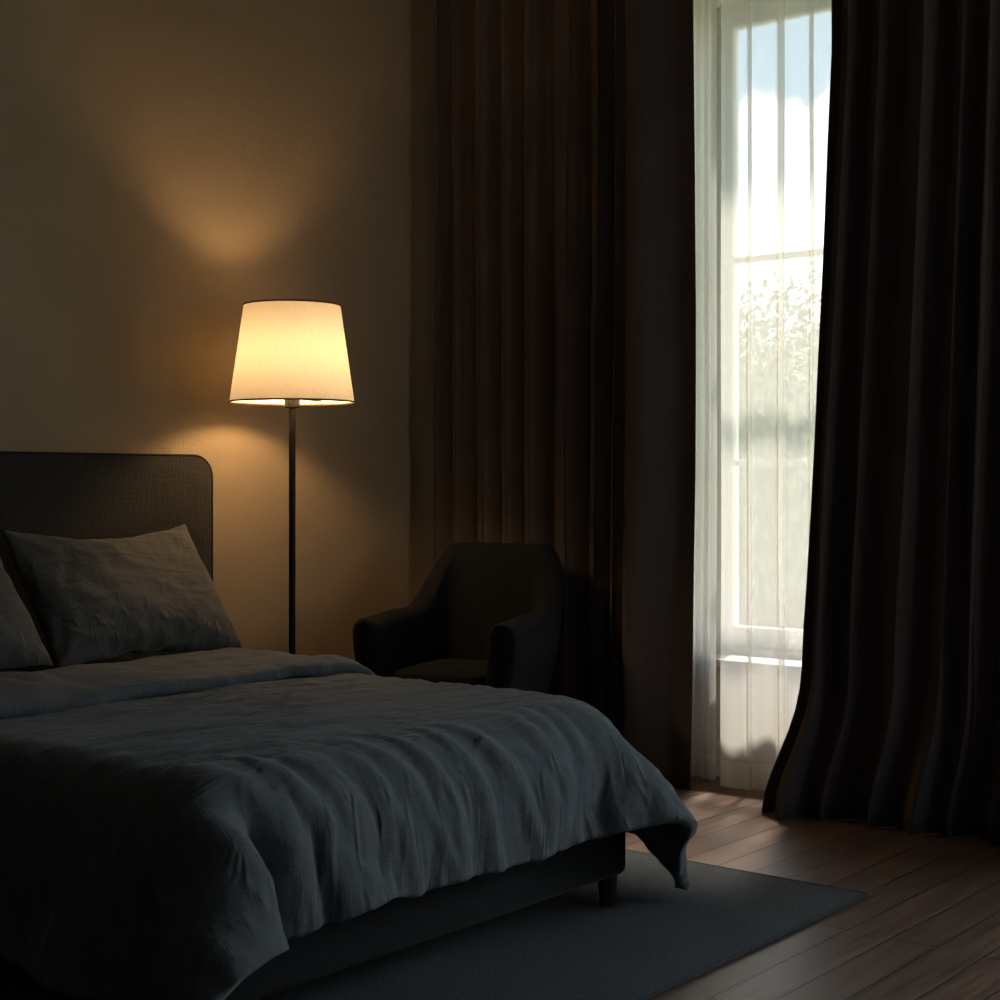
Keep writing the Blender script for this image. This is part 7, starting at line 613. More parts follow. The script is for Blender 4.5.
-2,2,-2,1,-1,1,-2,2,-2,1,-2,2,-2,1,-2,1,26,1,0,1,0,1,-1,1,0,1,-1,1,-1,2,-2,2,-1,1,-1,1,-1,2,-2,2,-2,2,-2,2,-2,3,-3,3,-3,3,-2,2,-2,2,-2,2,-2,2,-2,2,
-2,2,-2,2,-2,2,-2,2,-2,2,-2,2,-2,2,-2,2,-2,2,-2,2,-2,2,-2,2,-2,2,-2,2,-3,3,-3,3,-3,2,-2,2,-2,2,-2,2,-2,2,-2,2,-2,2,-2,1,-2,2,-2,1,-2,2,-2,1,-2,1,25,2,
0,1,0,1,-1,1,0,1,-1,1,-1,2,-2,2,-1,1,-1,2,-2,2,-2,2,-2,2,-2,2,-2,3,-2,2,-2,2,-2,2,-2,2,-2,2,-2,2,-2,2,-2,2,-2,2,-2,2,-2,2,-2,2,-2,2,-2,2,-2,2,-2,2,
-2,2,-2,2,-2,2,-2,2,-2,2,-2,2,-3,3,-3,3,-3,2,-2,2,-2,2,-2,2,-2,2,-2,2,-2,1,-2,2,-2,1,-2,2,-3,2,-2,-2,28,2,0,1,0,1,-1,2,-1,1,-1,1,-1,2,-1,1,-1,1,-1,1,
-1,2,-2,2,-2,2,-2,3,-2,2,-2,2,-2,2,-2,2,-2,2,-2,2,-2,2,-2,3,-3,3,-3,3,-3,3,-3,3,-3,3,-3,2,-2,2,-2,2,-2,2,-2,2,-2,2,-2,2,-2,2,-2,2,-2,2,-2,2,-3,3,-3,2,
-2,2,-2,2,-2,2,-2,2,-2,2,-2,1,-2,2,-3,2,-2,1,-1,-1,0,-2,28,2,0,0,1,1,-1,2,-1,1,-1,1,-1,2,-1,1,-1,1,-1,2,-2,2,-2,2,-2,2,-2,3,-2,2,-2,2,-2,2,-2,2,-2,2,
-2,2,-2,3,-3,3,-3,3,-3,3,-3,3,-3,3,-3,3,-3,3,-3,2,-2,2,-2,2,-2,2,-2,2,-2,2,-2,2,-2,2,-2,2,-3,2,-2,2,-2,3,-3,2,-2,2,-2,2,-2,2,-2,2,-2,1,-2,2,-3,3,-3,1,
-1,-1,0,-2,28,2,0,0,1,1,-1,2,-1,1,-1,1,0,1,-1,1,-1,1,-1,2,-2,2,-2,2,-2,2,-2,3,-2,1,-1,2,-2,2,-2,2,-2,2,-2,2,-2,3,-3,3,-3,3,-3,3,-3,3,-3,3,-3,3,-3,3,
-3,2,-2,2,-2,2,-2,2,-2,2,-2,2,-2,2,-2,2,-2,1,-2,2,-2,2,-2,2,-2,2,-2,2,-2,1,-1,2,-2,2,-2,1,-2,2,-2,2,-3,-1,0,0,0,-3,29,1,1,0,1,1,-1,2,-1,1,-1,1,0,0,
0,1,-1,1,-1,1,-1,2,-2,2,-2,2,-2,2,-1,1,-1,1,-1,2,-2,1,-1,2,-2,2,-2,2,-2,3,-3,3,-3,3,-3,3,-3,3,-3,3,-3,3,-3,2,-2,2,-2,2,-2,2,-2,2,-2,2,-2,2,-2,2,-3,2,
-2,2,-2,2,-2,1,-2,2,-1,2,-2,1,-1,1,-1,1,-1,1,-2,2,-2,0,-1,0,-2,0,1,-3,29,1,1,0,0,2,-1,1,0,1,-1,1,0,0,-1,2,-1,1,-2,2,-1,1,-1,2,-2,1,-1,2,-2,1,0,0,
0,1,-1,1,-1,2,-2,2,-2,2,-2,3,-4,4,-4,4,-4,4,-6,6,-8,8,-13,12,-9,9,-6,6,-5,5,-4,4,-3,3,-3,3,-3,3,-3,2,-2,2,-2,2,-2,2,-2,1,-2,2,-2,1,-1,2,-1,1,-2,2,-2,2,
-2,2,-2,0,-1,0,-2,0,0,-2,28,2,1,0,0,2,-1,1,0,1,-1,1,-1,1,-1,1,-1,0,1,0,0,0,0,-1,1,-1,1,0,0,0,0,1,-1,2,-3,3,-3,4,-5,5,-7,7,-5,6,-6,6,-6,6,-8,7,
-10,9,-13,12,-16,16,-17,18,-16,17,-12,12,-8,8,-6,6,-5,4,-3,3,-3,3,-3,3,-2,2,-3,2,-2,2,-2,2,-2,1,-2,2,-1,1,0,0,-1,1,-1,1,-1,0,-1,0,-2,0,0,-2,28,2,0,2,-1,2,-1,1,
0,0,0,1,-1,-2,1,0,1,0,0,-1,1,-2,2,-1,1,-1,1,0,0,1,-2,3,-4,5,-6,6,-9,9,-9,10,-8,8,-8,7,-7,7,-8,8,-10,10,-15,14,-17,15,-19,21,-24,24,-23,24,-21,21,-14,14,-11,11,-8,7,
-5,5,-4,4,-3,3,-3,2,-1,2,-2,1,-1,1,-2,2,-2,2,-3,2,-1,1,0,1,-1,1,-2,1,-1,-1,0,-1,-1,-1,28,2,0,1,0,1,0,1,0,0,0,-4,3,-2,2,-1,2,-3,3,-4,3,-1,1,0,-1,1,
-2,3,-5,6,-7,7,-11,11,-9,9,-11,10,-8,7,-6,5,-5,1,-2,-3,2,-2,0,8,-13,15,-20,21,-24,25,-27,27,-31,31,-27,28,-21,21,-17,17,-17,16,-11,10,-8,9,-7,5,-3,4,-3,3,-3,3,-2,2,-2,2,-2,2,
-2,2,-3,2,-1,1,1,0,-1,1,-1,-1,0,-1,-1,-1,28,2,0,1,0,1,0,1,-1,-5,4,-3,4,-3,3,-4,3,-3,2,-1,1,0,-2,3,-4,4,-5,5,-6,6,-8,8,-14,12,-9,8,-7,5,-4,-2,2,-2,1,-7,
5,-7,6,-5,4,4,-7,4,-9,10,-15,21,-23,26,-31,33,-31,32,-26,27,-22,22,-20,20,-19,19,-25,25,-23,22,-15,14,-9,10,-7,7,-5,3,-2,3,-1,1,0,1,-1,1,-2,2,-1,1,1,1,-2,0,-1,0,-1,-1,28,2,
-1,2,0,1,0,-7,5,-4,5,-3,1,-3,1,0,-3,4,-9,8,-6,6,-11,10,-12,11,-7,5,-5,1,-2,-4,0,-9,6,0,4,1,-2,0,-5,3,-9,2,-9,7,-8,10,-1,8,-5,3,-5,4,-7,15,-18,21,-27,30,-31,33,
-28,30,-24,25,-24,23,-25,22,-28,32,-32,33,-30,30,-21,21,-15,14,-10,11,-8,6,-4,6,-7,8,-3,3,0,0,0,1,-1,1,1,0,-1,-1,0,-2,29,2,-1,2,0,-8,7,-6,6,-5,1,0,-3,2,-6,6,-12,11,-13,11,
-10,7,-14,11,-7,4,-4,-1,1,-9,10,-21,19,-24,22,-20,19,-7,0,2,-16,16,-21,14,-16,15,-17,23,-13,18,-10,10,-10,10,-9,9,-10,7,-11,8,-12,6,-1,14,-10,18,-19,24,-28,30,-37,39,-39,40,-39,40,-31,32,-23,23,
-18,18,-14,14,-10,9,-9,8,-2,-3,7,-4,7,-3,4,-2,2,2,0,-1,0,-2,29,2,-1,-7,6,-7,5,-4,1,-1,-4,3,-7,5,-10,8,-14,10,-10,6,-6,2,-6,2,-5,1,-10,3,-6,-7,14,-22,24,-28,26,-24,21,-8,
1,5,-20,22,-27,26,-28,28,-27,27,-25,23,-14,8,-20,12,-3,-7,14,-15,20,-17,19,-11,13,-7,7,7,-10,17,-25,30,-31,34,-37,39,-38,40,-35,38,-26,27,-21,22,-19,20,-12,11,-6,4,1,-5,9,-5,9,-5,7,-2,4,0,
1,2,0,-2,29,-3,-4,-3,-4,-5,-4,-4,-4,-3,-4,-5,-4,-5,-4,-6,-9,-13,10,5,-4,-6,-8,5,2,2,-11,-8,3,9,7,6,5,5,-1,-2,-2,-4,4,12,8,6,6,5,4,3,3,4,4,3,4,4,
],
[
4,1,0,1,-1,-1,-1,-2,-1,0,-2,-1,1,-1,-1,-2,-2,-4,5,2,1,-2,1,1,-1,-4,3,2,0,0,3,-2,0,-1,1,0,-2,0,1,0,1,0,1,0,2,3,1,1,0,0,0,-1,0,28,-47,49,-40,41,-49,49,
-54,52,-57,53,-57,61,-64,63,-63,63,-64,62,-59,55,-55,49,-53,52,-55,54,-56,60,-61,61,-61,58,-58,58,-58,59,-57,60,-55,59,-51,52,-53,52,-60,57,-61,58,-59,59,-60,61,-60,65,-63,65,-61,61,-60,60,-61,61,-61,60,-63,63,
-64,63,-63,63,-63,60,-62,55,-55,55,-55,60,-59,63,-62,65,-64,64,-63,64,-63,59,-55,60,-54,56,-48,47,-38,37,-43,39,-46,22,0,26,-49,67,-76,70,-60,69,-80,84,-92,93,-100,102,-107,106,-110,109,-112,109,-109,106,-105,101,-101,96,
-101,102,-103,109,-110,112,-112,109,-104,103,-99,102,-99,102,-100,103,-103,103,-103,103,-107,104,-112,109,-111,111,-111,112,-113,117,-116,117,-113,111,-110,107,-107,102,-104,108,-110,109,-110,112,-113,113,-113,111,-112,106,-105,105,-103,102,-100,106,-104,108,-105,107,
-104,105,-101,100,-92,91,-82,78,-68,59,-64,68,-76,62,-50,25,-1,21,-48,67,-71,89,-102,95,-86,97,-105,109,-120,124,-134,136,-143,143,-149,149,-153,150,-153,148,-150,147,-149,151,-151,157,-158,161,-161,161,-158,158,-155,155,-152,147,-143,150,-149,152,
-153,153,-156,155,-162,159,-161,161,-159,161,-165,167,-168,166,-164,159,-157,149,-149,148,-150,155,-153,153,-156,158,-158,159,-158,157,-156,152,-150,150,-147,146,-143,142,-138,144,-139,140,-134,131,-122,119,-109,105,-98,86,-90,95,-101,84,-69,61,-53,26,0,19,
-50,70,-79,97,-100,113,-127,119,-111,124,-129,135,-146,150,-160,164,-173,175,-182,182,-188,185,-188,183,-186,191,-194,199,-201,202,-204,205,-204,203,-202,197,-195,196,-193,200,-197,200,-200,202,-205,205,-212,211,-212,212,-210,210,-214,212,-214,210,-210,203,-203,195,
-195,195,-195,201,-200,202,-201,202,-199,200,-197,198,-195,193,-188,187,-181,181,-180,179,-172,171,-164,158,-148,139,-131,131,-126,114,-116,121,-127,111,-94,88,-83,69,-57,29,-1,16,-48,70,-86,107,-107,121,-127,137,-152,144,-137,151,-154,160,-168,174,-185,190,
-199,203,-212,213,-220,220,-225,224,-228,225,-228,221,-224,233,-236,241,-242,244,-245,246,-245,247,-245,243,-240,234,-239,246,-250,250,-250,250,-251,251,-251,246,-245,244,-240,232,-234,230,-230,230,-229,234,-232,235,-233,233,-229,229,-225,225,-221,220,-215,213,-208,206,
-195,192,-189,183,-174,164,-158,158,-154,141,-141,147,-152,136,-118,113,-109,101,-94,73,-57,30,-1,23,-54,66,-86,109,-116,135,-134,140,-148,160,-176,169,-163,177,-180,183,-188,195,-203,209,-218,223,-229,225,-237,234,-240,239,-243,245,-247,246,-253,258,-262,270,
-274,276,-279,279,-280,278,-279,273,-274,280,-278,278,-272,274,-276,278,-276,275,-277,275,-274,267,-266,266,-264,261,-259,263,-260,260,-256,251,-247,250,-246,244,-239,238,-233,230,-218,214,-213,207,-200,192,-188,186,-184,172,-168,173,-176,162,-144,137,-130,126,-123,109,
-100,74,-55,31,0,28,-58,71,-95,108,-120,143,-144,157,-157,160,-170,183,-199,193,-190,203,-205,206,-209,213,-218,222,-229,239,-245,247,-261,261,-268,268,-274,272,-276,278,-282,289,-292,293,-297,297,-300,299,-301,297,-298,295,-296,304,-302,301,-301,305,-303,304,
-303,304,-302,300,-297,295,-292,291,-288,287,-283,280,-276,273,-269,265,-261,255,-250,252,-241,237,-235,230,-230,223,-220,217,-213,200,-197,202,-200,187,-168,160,-152,148,-145,137,-132,117,-106,83,-61,32,0,32,-58,72,-100,112,-129,145,-150,170,-169,175,-178,181,
-193,206,-221,217,-219,231,-233,236,-237,237,-242,244,-251,256,-257,267,-279,282,-290,292,-294,296,-301,303,-307,307,-310,309,-312,311,-314,311,-313,309,-310,317,-317,320,-319,320,-319,320,-318,317,-315,315,-312,310,-306,304,-300,297,-295,292,-289,285,-280,273,-270,271,
-261,259,-258,253,-251,247,-246,240,-237,225,-221,226,-222,210,-193,184,-174,169,-166,161,-157,147,-141,123,-109,88,-63,31,2,33,-65,82,-106,117,-137,151,-157,176,-179,190,-190,193,-198,201,-214,228,-242,240,-244,255,-258,261,-265,267,-270,270,-272,275,-275,284,
-296,300,-306,308,-309,311,-313,314,-319,319,-323,322,-323,320,-322,319,-321,327,-327,329,-329,329,-328,328,-327,326,-324,322,-319,318,-314,312,-311,307,-304,301,-296,290,-289,290,-281,279,-279,275,-273,269,-266,260,-257,246,-241,245,-242,232,-217,207,-196,190,-186,181,
-177,171,-167,155,-148,126,-109,92,-65,32,2,32,-65,84,-104,118,-144,159,-168,183,-187,199,-202,207,-208,212,-218,221,-235,249,-261,262,-266,275,-279,282,-285,287,-290,292,-294,293,-292,300,-311,315,-321,323,-324,326,-326,327,-329,329,-333,329,-331,333,-334,336,
-337,337,-337,336,-335,334,-333,332,-330,328,-325,324,-323,320,-318,315,-312,308,-307,308,-301,298,-297,293,-291,288,-284,278,-274,264,-260,263,-261,253,-240,230,-219,212,-205,200,-198,192,-186,178,-173,161,-152,133,-113,92,-63,29,1,33,-65,84,-109,120,-142,155,
-165,181,-187,204,-209,216,-219,224,-225,230,-239,242,-255,269,-278,283,-288,292,-296,299,-302,305,-308,310,-312,311,-311,314,-322,328,-333,334,-336,337,-338,338,-337,340,-342,342,-344,343,-344,343,-343,342,-341,340,-339,337,-336,335,-333,332,-331,329,-328,326,-324,322,
-320,317,-314,311,-307,304,-300,294,-290,281,-276,279,-278,270,-262,254,-242,234,-225,220,-218,211,-205,199,-193,184,-178,164,-155,139,-115,90,-63,32,-3,33,-61,82,-110,121,-143,161,-172,185,-192,209,-215,222,-228,234,-235,240,-244,249,-258,262,-275,287,-293,298,
-302,305,-309,312,-316,319,-322,325,-328,329,-329,329,-334,339,-344,344,-345,345,-346,347,-347,347,-348,348,-348,347,-346,345,-345,344,-344,343,-341,340,-339,338,-337,335,-334,332,-329,326,-324,322,-319,316,-312,305,-301,296,-292,294,-292,285,-278,271,-265,256,-244,239,
-237,230,-223,217,-211,204,-199,189,-182,164,-152,141,-114,87,-65,32,-2,32,-63,86,-112,131,-152,167,-179,192,-199,212,-219,226,-232,238,-243,249,-250,255,-264,270,-277,281,-292,303,-307,310,-314,317,-321,324,-328,330,-334,337,-340,342,-345,346,-348,349,-350,350,
-350,350,-350,350,-350,350,-350,350,-350,349,-349,348,-347,346,-345,344,-343,342,-341,339,-337,334,-332,331,-328,326,-323,318,-314,312,-309,307,-305,298,-292,286,-282,274,-264,259,-255,248,-241,234,-227,221,-216,209,-204,193,-185,170,-157,141,-116,87,-63,33,-3,29,
-61,81,-105,131,-152,166,-179,194,-202,214,-221,229,-235,241,-248,254,-259,265,-267,272,-281,288,-297,301,-306,314,-318,320,-324,327,-330,332,-335,337,-340,342,-345,346,-348,349,-350,351,-352,352,-352,352,-352,352,-352,351,-351,351,-351,350,-349,348,-347,346,-345,344,
-343,341,-339,337,-334,333,-331,329,-326,323,-320,317,-315,309,-305,299,-294,289,-285,279,-273,266,-259,252,-243,237,-232,226,-221,213,-207,196,-187,173,-158,139,-113,86,-64,32,-2,24,-57,82,-102,129,-152,168,-182,194,-203,215,-222,230,-237,244,-251,257,-263,268,
-274,280,-283,289,-296,302,-309,314,-318,321,-325,328,-331,333,-336,338,-341,343,-345,346,-348,349,-350,351,-352,353,-354,355,-356,355,-355,354,-353,352,-351,350,-349,348,-348,347,-345,344,-343,342,-340,338,-336,334,-332,329,-326,323,-321,317,-313,308,-305,300,-295,290,
-286,280,-274,268,-260,253,-247,241,-236,230,-224,216,-209,197,-187,173,-158,137,-114,89,-63,31,-3,29,-62,87,-109,132,-153,169,-182,193,-202,214,-222,231,-237,244,-251,257,-264,269,-275,281,-288,293,-298,304,-309,313,-316,320,-324,327,-330,332,-335,337,-340,342,
-344,345,-347,349,-350,351,-353,354,-355,356,-357,357,-357,356,-355,353,-351,350,-350,349,-348,347,-345,344,-343,342,-340,338,-336,333,-331,329,-327,323,-320,316,-313,309,-305,301,-297,292,-287,281,-275,268,-262,256,-250,244,-239,233,-227,218,-210,198,-187,171,-155,131,
-109,89,-61,28,-3,31,-64,90,-112,133,-153,169,-182,195,-204,213,-221,230,-237,244,-250,256,-263,269,-276,282,-288,293,-298,302,-307,312,-315,318,-322,325,-328,331,-334,336,-338,340,-342,343,-345,347,-349,350,-351,352,-353,353,-354,354,-354,354,-353,352,-351,350,
-349,348,-347,346,-345,343,-342,341,-340,338,-336,334,-331,328,-326,323,-320,317,-314,310,-307,303,-299,293,-287,281,-275,269,-264,258,-252,245,-240,234,-227,218,-210,197,-185,170,-155,134,-112,89,-61,28,-4,32,-65,92,-111,130,-152,169,-182,195,-204,211,-219,228,
-235,243,-249,255,-262,268,-274,280,-287,292,-297,301,-305,309,-312,316,-320,323,-326,329,-332,334,-336,338,-340,341,-343,344,-345,346,-347,347,-348,349,-349,349,-349,349,-349,349,-350,349,-348,347,-346,345,-344,343,-342,340,-338,337,-335,332,-330,328,-326,323,-320,317,
-314,311,-308,303,-299,293,-287,281,-275,269,-264,258,-253,246,-240,233,-226,218,-209,194,-183,167,-151,133,-113,88,-63,31,-5,33,-64,92,-114,131,-150,169,-181,194,-203,211,-219,226,-233,240,-247,253,-259,265,-271,277,-283,288,-293,298,-302,306,-310,313,-317,320,
-323,326,-329,331,-333,335,-337,339,-341,342,-344,345,-346,347,-348,348,-348,348,-349,349,-349,349,-348,347,-347,347,-346,345,-344,343,-342,340,-338,336,-335,333,-330,328,-325,322,-319,315,-312,309,-306,301,-297,291,-286,281,-275,270,-266,259,-253,246,-240,233,-226,217,
-207,189,-178,161,-143,130,-112,84,-62,33,-4,30,-62,92,-115,135,-152,168,-181,193,-202,211,-219,225,-232,239,-245,251,-257,263,-269,274,-279,284,-289,294,-299,303,-307,310,-314,317,-320,323,-326,329,-331,333,-335,336,-338,340,-342,343,-344,345,-346,346,-347,347,
-347,348,-348,347,-348,348,-347,346,-346,346,-345,343,-341,340,-339,337,-334,332,-330,327,-324,321,-318,314,-310,306,-302,298,-294,289,-285,280,-275,269,-264,258,-253,245,-239,231,-224,216,-203,188,-179,163,-142,125,-106,78,-63,33,-2,30,-62,91,-114,135,-151,167,
-180,191,-200,209,-216,222,-230,236,-243,249,-255,261,-266,272,-277,282,-287,291,-296,300,-304,308,-311,314,-318,321,-324,327,-330,332,-334,336,-338,339,-341,342,-343,343,-344,345,-346,347,-348,347,-348,349,-348,347,-346,345,-345,345,-343,342,-341,339,-337,335,-333,331,
-329,326,-323,320,-316,312,-308,304,-301,297,-292,287,-283,278,-273,267,-262,256,-251,243,-237,229,-223,214,-204,191,-178,163,-146,128,-110,84,-65,32,-2,32,-63,91,-114,135,-150,165,-177,188,-198,206,-214,220,-226,233,-241,247,-253,259,-264,269,-274,279,-284,289,
-294,298,-302,306,-309,312,-316,319,-322,324,-327,329,-331,332,-335,336,-337,339,-340,341,-342,343,-344,344,-345,346,-346,345,-345,344,-343,343,-343,342,-341,340,-339,337,-335,333,-330,328,-326,324,-321,318,-314,310,-307,304,-300,296,-292,287,-282,274,-270,266,-261,255,
-249,241,-235,225,-218,211,-203,191,-172,157,-144,124,-107,82,-64,30,1,33,-65,91,-114,135,-149,163,-175,185,-193,201,-209,216,-226,232,-238,244,-250,256,-261,267,-272,277,-282,286,-290,294,-298,302,-306,309,-313,316,-319,321,-323,325,-328,330,-331,333,-335,336,
-338,339,-341,341,-341,341,-341,341,-341,341,-342,342,-341,340,-339,338,-337,335,-334,333,-331,329,-327,325,-322,320,-318,315,-311,308,-305,302,-298,294,-290,285,-278,272,-269,260,-257,254,-249,242,-234,222,-215,207,-199,189,-172,158,-141,120,-104,79,-64,30,3,31,
-64,88,-109,132,-146,160,-171,180,-191,199,-209,214,-221,229,-235,241,-247,253,-258,264,-269,275,-280,284,-288,292,-296,299,-303,306,-310,313,-316,319,-322,324,-326,328,-330,332,-334,335,-337,338,-339,340,-341,341,-342,342,-342,341,-340,339,-339,338,-336,334,-332,331,
-330,328,-326,325,-323,321,-319,317,-314,311,-308,306,-302,299,-296,292,-288,284,-276,270,-265,257,-255,246,-242,239,-232,221,-214,202,-194,186,-172,159,-144,121,-105,82,-64,33,2,28,-61,83,-103,129,-142,155,-165,174,-185,192,-204,211,-219,225,-231,238,-243,248,
-254,262,-267,273,-277,280,-285,289,-293,297,-302,306,-310,313,-315,317,-320,322,-324,327,-330,331,-333,334,-336,337,-338,339,-340,340,-341,341,-340,339,-340,339,-338,336,-334,333,-330,328,-326,324,-322,320,-318,316,-313,311,-309,306,-302,299,-296,294,-290,288,-284,279,
-274,269,-261,254,-252,241,-237,232,-226,219,-212,198,-190,181,-164,152,-140,113,-98,74,-57,34,2,25,-58,83,-102,126,-137,149,-162,170,-183,191,-201,207,-214,220,-226,233,-239,246,-249,257,-263,266,-273,278,-282,286,-290,295,-300,301,-305,309,-310,313,-316,319,
-322,324,-327,329,-331,332,-334,335,-336,336,-338,339,-340,340,-341,340,-339,338,-337,336,-335,331,-329,327,-324,323,-319,316,-313,311,-308,305,-302,299,-296,293,-289,286,-283,280,-276,275,-270,265,-259,248,-240,236,-234,224,-219,214,-208,197,-188,174,-159,149,-132,106,
-94,72,-57,35,1,25,-57,82,-101,122,-132,144,-157,164,-179,187,-197,203,-209,215,-221,228,-231,241,-248,252,-259,264,-268,272,-277,282,-287,288,-292,297,-298,301,-305,308,-311,314,-317,320,-323,324,-326,327,-329,331,-333,334,-336,336,-337,337,-338,337,-336,335,
-334,333,-332,330,-328,325,-322,319,-315,313,-310,307,-303,300,-296,293,-290,287,-283,279,-275,271,-265,261,-259,259,-254,246,-239,227,-220,217,-214,207,-202,193,-185,174,-161,147,-129,109,-91,66,-55,33,0,26,-56,80,-98,117,-131,142,-156,163,-175,182,-191,197,
-203,210,-213,225,-230,234,-242,247,-253,257,-261,265,-270,274,-278,282,-285,287,-291,294,-297,299,-302,307,-310,312,-314,316,-319,322,-324,326,-328,329,-331,331,-332,331,-331,330,-329,328,-327,325,-324,322,-320,318,-315,313,-310,307,-304,301,-297,294,-290,286,-282,279,
-275,271,-267,263,-259,255,-248,243,-240,240,-237,224,-216,207,-201,197,-193,186,-180,169,-157,138,-119,107,-95,74,-55,29,1,27,-56,79,-92,108,-124,133,-151,158,-169,175,-183,190,-194,207,-212,217,-221,225,-235,239,-243,248,-253,256,-260,263,-267,270,-274,275,
-278,283,-286,293,-296,298,-300,304,-306,309,-311,313,-314,316,-317,318,-318,318,-316,315,-311,310,-304,302,-305,304,-306,304,-305,302,-302,300,-298,295,-293,290,-287,284,-281,278,-274,270,-267,263,-259,255,-250,246,-242,237,-228,223,-221,220,-218,202,-193,185,-180,176,
-171,163,-155,140,-123,108,-94,76,-51,23,1,30,-55,74,-92,105,-119,128,-146,152,-162,169,-174,188,-193,195,-198,201,-212,219,-223,226,-231,232,-236,240,-244,250,-254,256,-259,266,-268,275,-277,281,-281,285,-285,288,-288,290,-295,297,-298,299,-300,301,-300,298,
-293,291,-285,280,-275,274,-272,274,-275,275,-280,278,-282,279,-279,276,-276,274,-273,270,-268,263,-261,259,-256,253,-249,245,-241,237,-233,229,-224,218,-208,203,-202,200,-198,180,-172,165,-158,152,-146,134,-123,108,-93,76,-51,24,1,30,-49,66,-88,99,-116,124,
-140,146,-152,166,-172,171,-172,177,-188,195,-200,202,-207,208,-212,217,-221,226,-229,235,-237,245,-247,253,-253,258,-258,262,-259,262,-263,265,-271,273,-275,276,-277,277,-277,277,-275,275,-267,264,-260,254,-249,252,-247,248,-248,247,-250,249,-256,253,-256,253,-254,251,
-252,248,-248,247,-246,242,-240,235,-233,231,-227,224,-221,217,-213,209,-204,199,-188,182,-180,177,-176,156,-148,141,-134,126,-118,101,-88,73,-52,27,2,30,-51,65,-83,92,-113,121,-130,143,-150,147,-147,153,-165,172,-177,177,-181,184,-187,196,-199,206,-208,214,
-215,221,-220,225,-227,231,-227,229,-233,235,-233,235,-241,240,-244,243,-244,242,-242,238,-237,238,-236,243,-236,237,-230,231,-226,227,-224,224,-219,218,-221,220,-227,224,-227,225,-224,221,-226,221,-221,219,-220,214,-214,213,-212,207,-205,204,-202,199,-196,192,-189,186,
-182,178,-167,161,-158,153,-153,132,-123,116,-108,95,-85,67,-50,29,1,28,-49,62,-83,91,-105,118,-126,121,-121,128,-139,146,-151,151,-154,158,-160,170,-172,178,-179,184,-185,190,-192,197,-197,200,-199,201,-195,195,-201,202,-206,205,-208,204,-205,206,-206,201,
-200,198,-197,199,-199,206,-202,200,-194,195,-186,191,-189,191,-184,185,-185,186,-193,192,-196,195,-196,193,-193,190,-186,184,-184,179,-182,175,-178,179,-180,176,-175,169,-168,165,-164,161,-159,159,-157,153,-142,138,-134,128,-129,108,-98,87,-78,60,-46,28,1,25,
-50,61,-77,90,-101,95,-96,103,-112,119,-120,120,-121,129,-129,135,-133,137,-142,145,-143,147,-148,150,-155,157,-159,159,-159,158,-156,154,-151,154,-161,164,-166,165,-162,160,-158,153,-150,149,-149,151,-153,160,-161,159,-156,156,-152,158,-153,156,-147,149,-147,148,
-152,153,-159,158,-158,155,-153,147,-142,143,-143,142,-143,140,-145,142,-145,140,-141,138,-138,132,-131,131,-127,126,-129,125,-126,123,-117,114,-108,104,-105,84,-72,59,-48,25,2,22,-48,61,-74,67,-71,77,-81,88,-87,92,-91,95,-94,97,-94,97,-98,100,
-104,105,-102,103,-109,110,-112,112,-113,111,-113,111,-112,111,-110,112,-112,117,-115,116,-110,110,-108,103,-102,101,-100,107,-110,113,-116,118,-117,117,-116,115,-112,112,-108,109,-101,102,-108,109,-111,113,-112,113,-109,108,-103,102,-101,100,-100,99,-104,102,-106,103,
-105,102,-103,99,-101,97,-94,89,-93,85,-86,85,-85,86,-83,81,-76,77,-77,60,-48,22,1,22,-46,39,-41,45,-47,52,-51,56,-54,57,-56,58,-56,57,-54,54,-57,57,-60,60,-60,61,-61,61,-58,58,-59,55,-59,58,-59,59,-59,60,-60,66,
-63,66,-60,61,-59,59,-58,59,-59,59,-60,60,-63,63,-61,61,-60,62,-62,62,-62,60,-61,63,-63,63,-61,64,-62,63,-57,58,-56,56,-53,52,-52,51,-54,53,-59,57,-60,58,-58,55,-59,55,-58,53,-55,47,-49,50,-51,52,-51,52,-51,52,
-49,48,-47,20,1,-1,0,0,0,1,0,1,1,1,1,0,0,1,0,1,-2,-4,5,1,1,2,4,-2,-1,0,3,1,0,2,1,0,0,-1,0,2,2,3,-1,-6,-3,-3,-3,-2,-1,-1,0,-1,-1,0,-1,-1,
],
)

def unpack(axes, unit):
    """running differences along the grid, one list per axis, turned back into points"""
    out = []
    for diffs in axes:
        total = 0; axis = []
        for v in diffs:
            total += v; axis.append(total*unit)
        out.append(axis)
    return [Vector(p) for p in zip(*out)]

# ---------------------------------------------------------------- helpers
def tag(o, label=None, cat=None, group=None, kind=None):
    if label: o['label'] = label
    if cat: o['category'] = cat
    if group: o['group'] = group
    if kind: o['kind'] = kind
    return o

def empty(name, loc, rz=0.0, **kw):
    o = bpy.data.objects.new(name, None); COL.objects.link(o)
    o.location = loc; o.rotation_euler = (0, 0, rz); o.empty_display_size = .1
    return tag(o, **kw)

def mesh(name, bm, mat, parent=None, smooth=True, angle=40, **kw):
    bm.normal_update()
    me = bpy.data.meshes.new(name); bm.to_mesh(me); bm.free()
    if mat: me.materials.append(mat)
    if smooth:
        me.polygons.foreach_set('use_smooth', [True]*len(me.polygons))
        me.set_sharp_from_angle(angle=math.radians(angle))
    o = bpy.data.objects.new(name, me); COL.objects.link(o)
    if parent: o.parent = parent
    return tag(o, **kw)

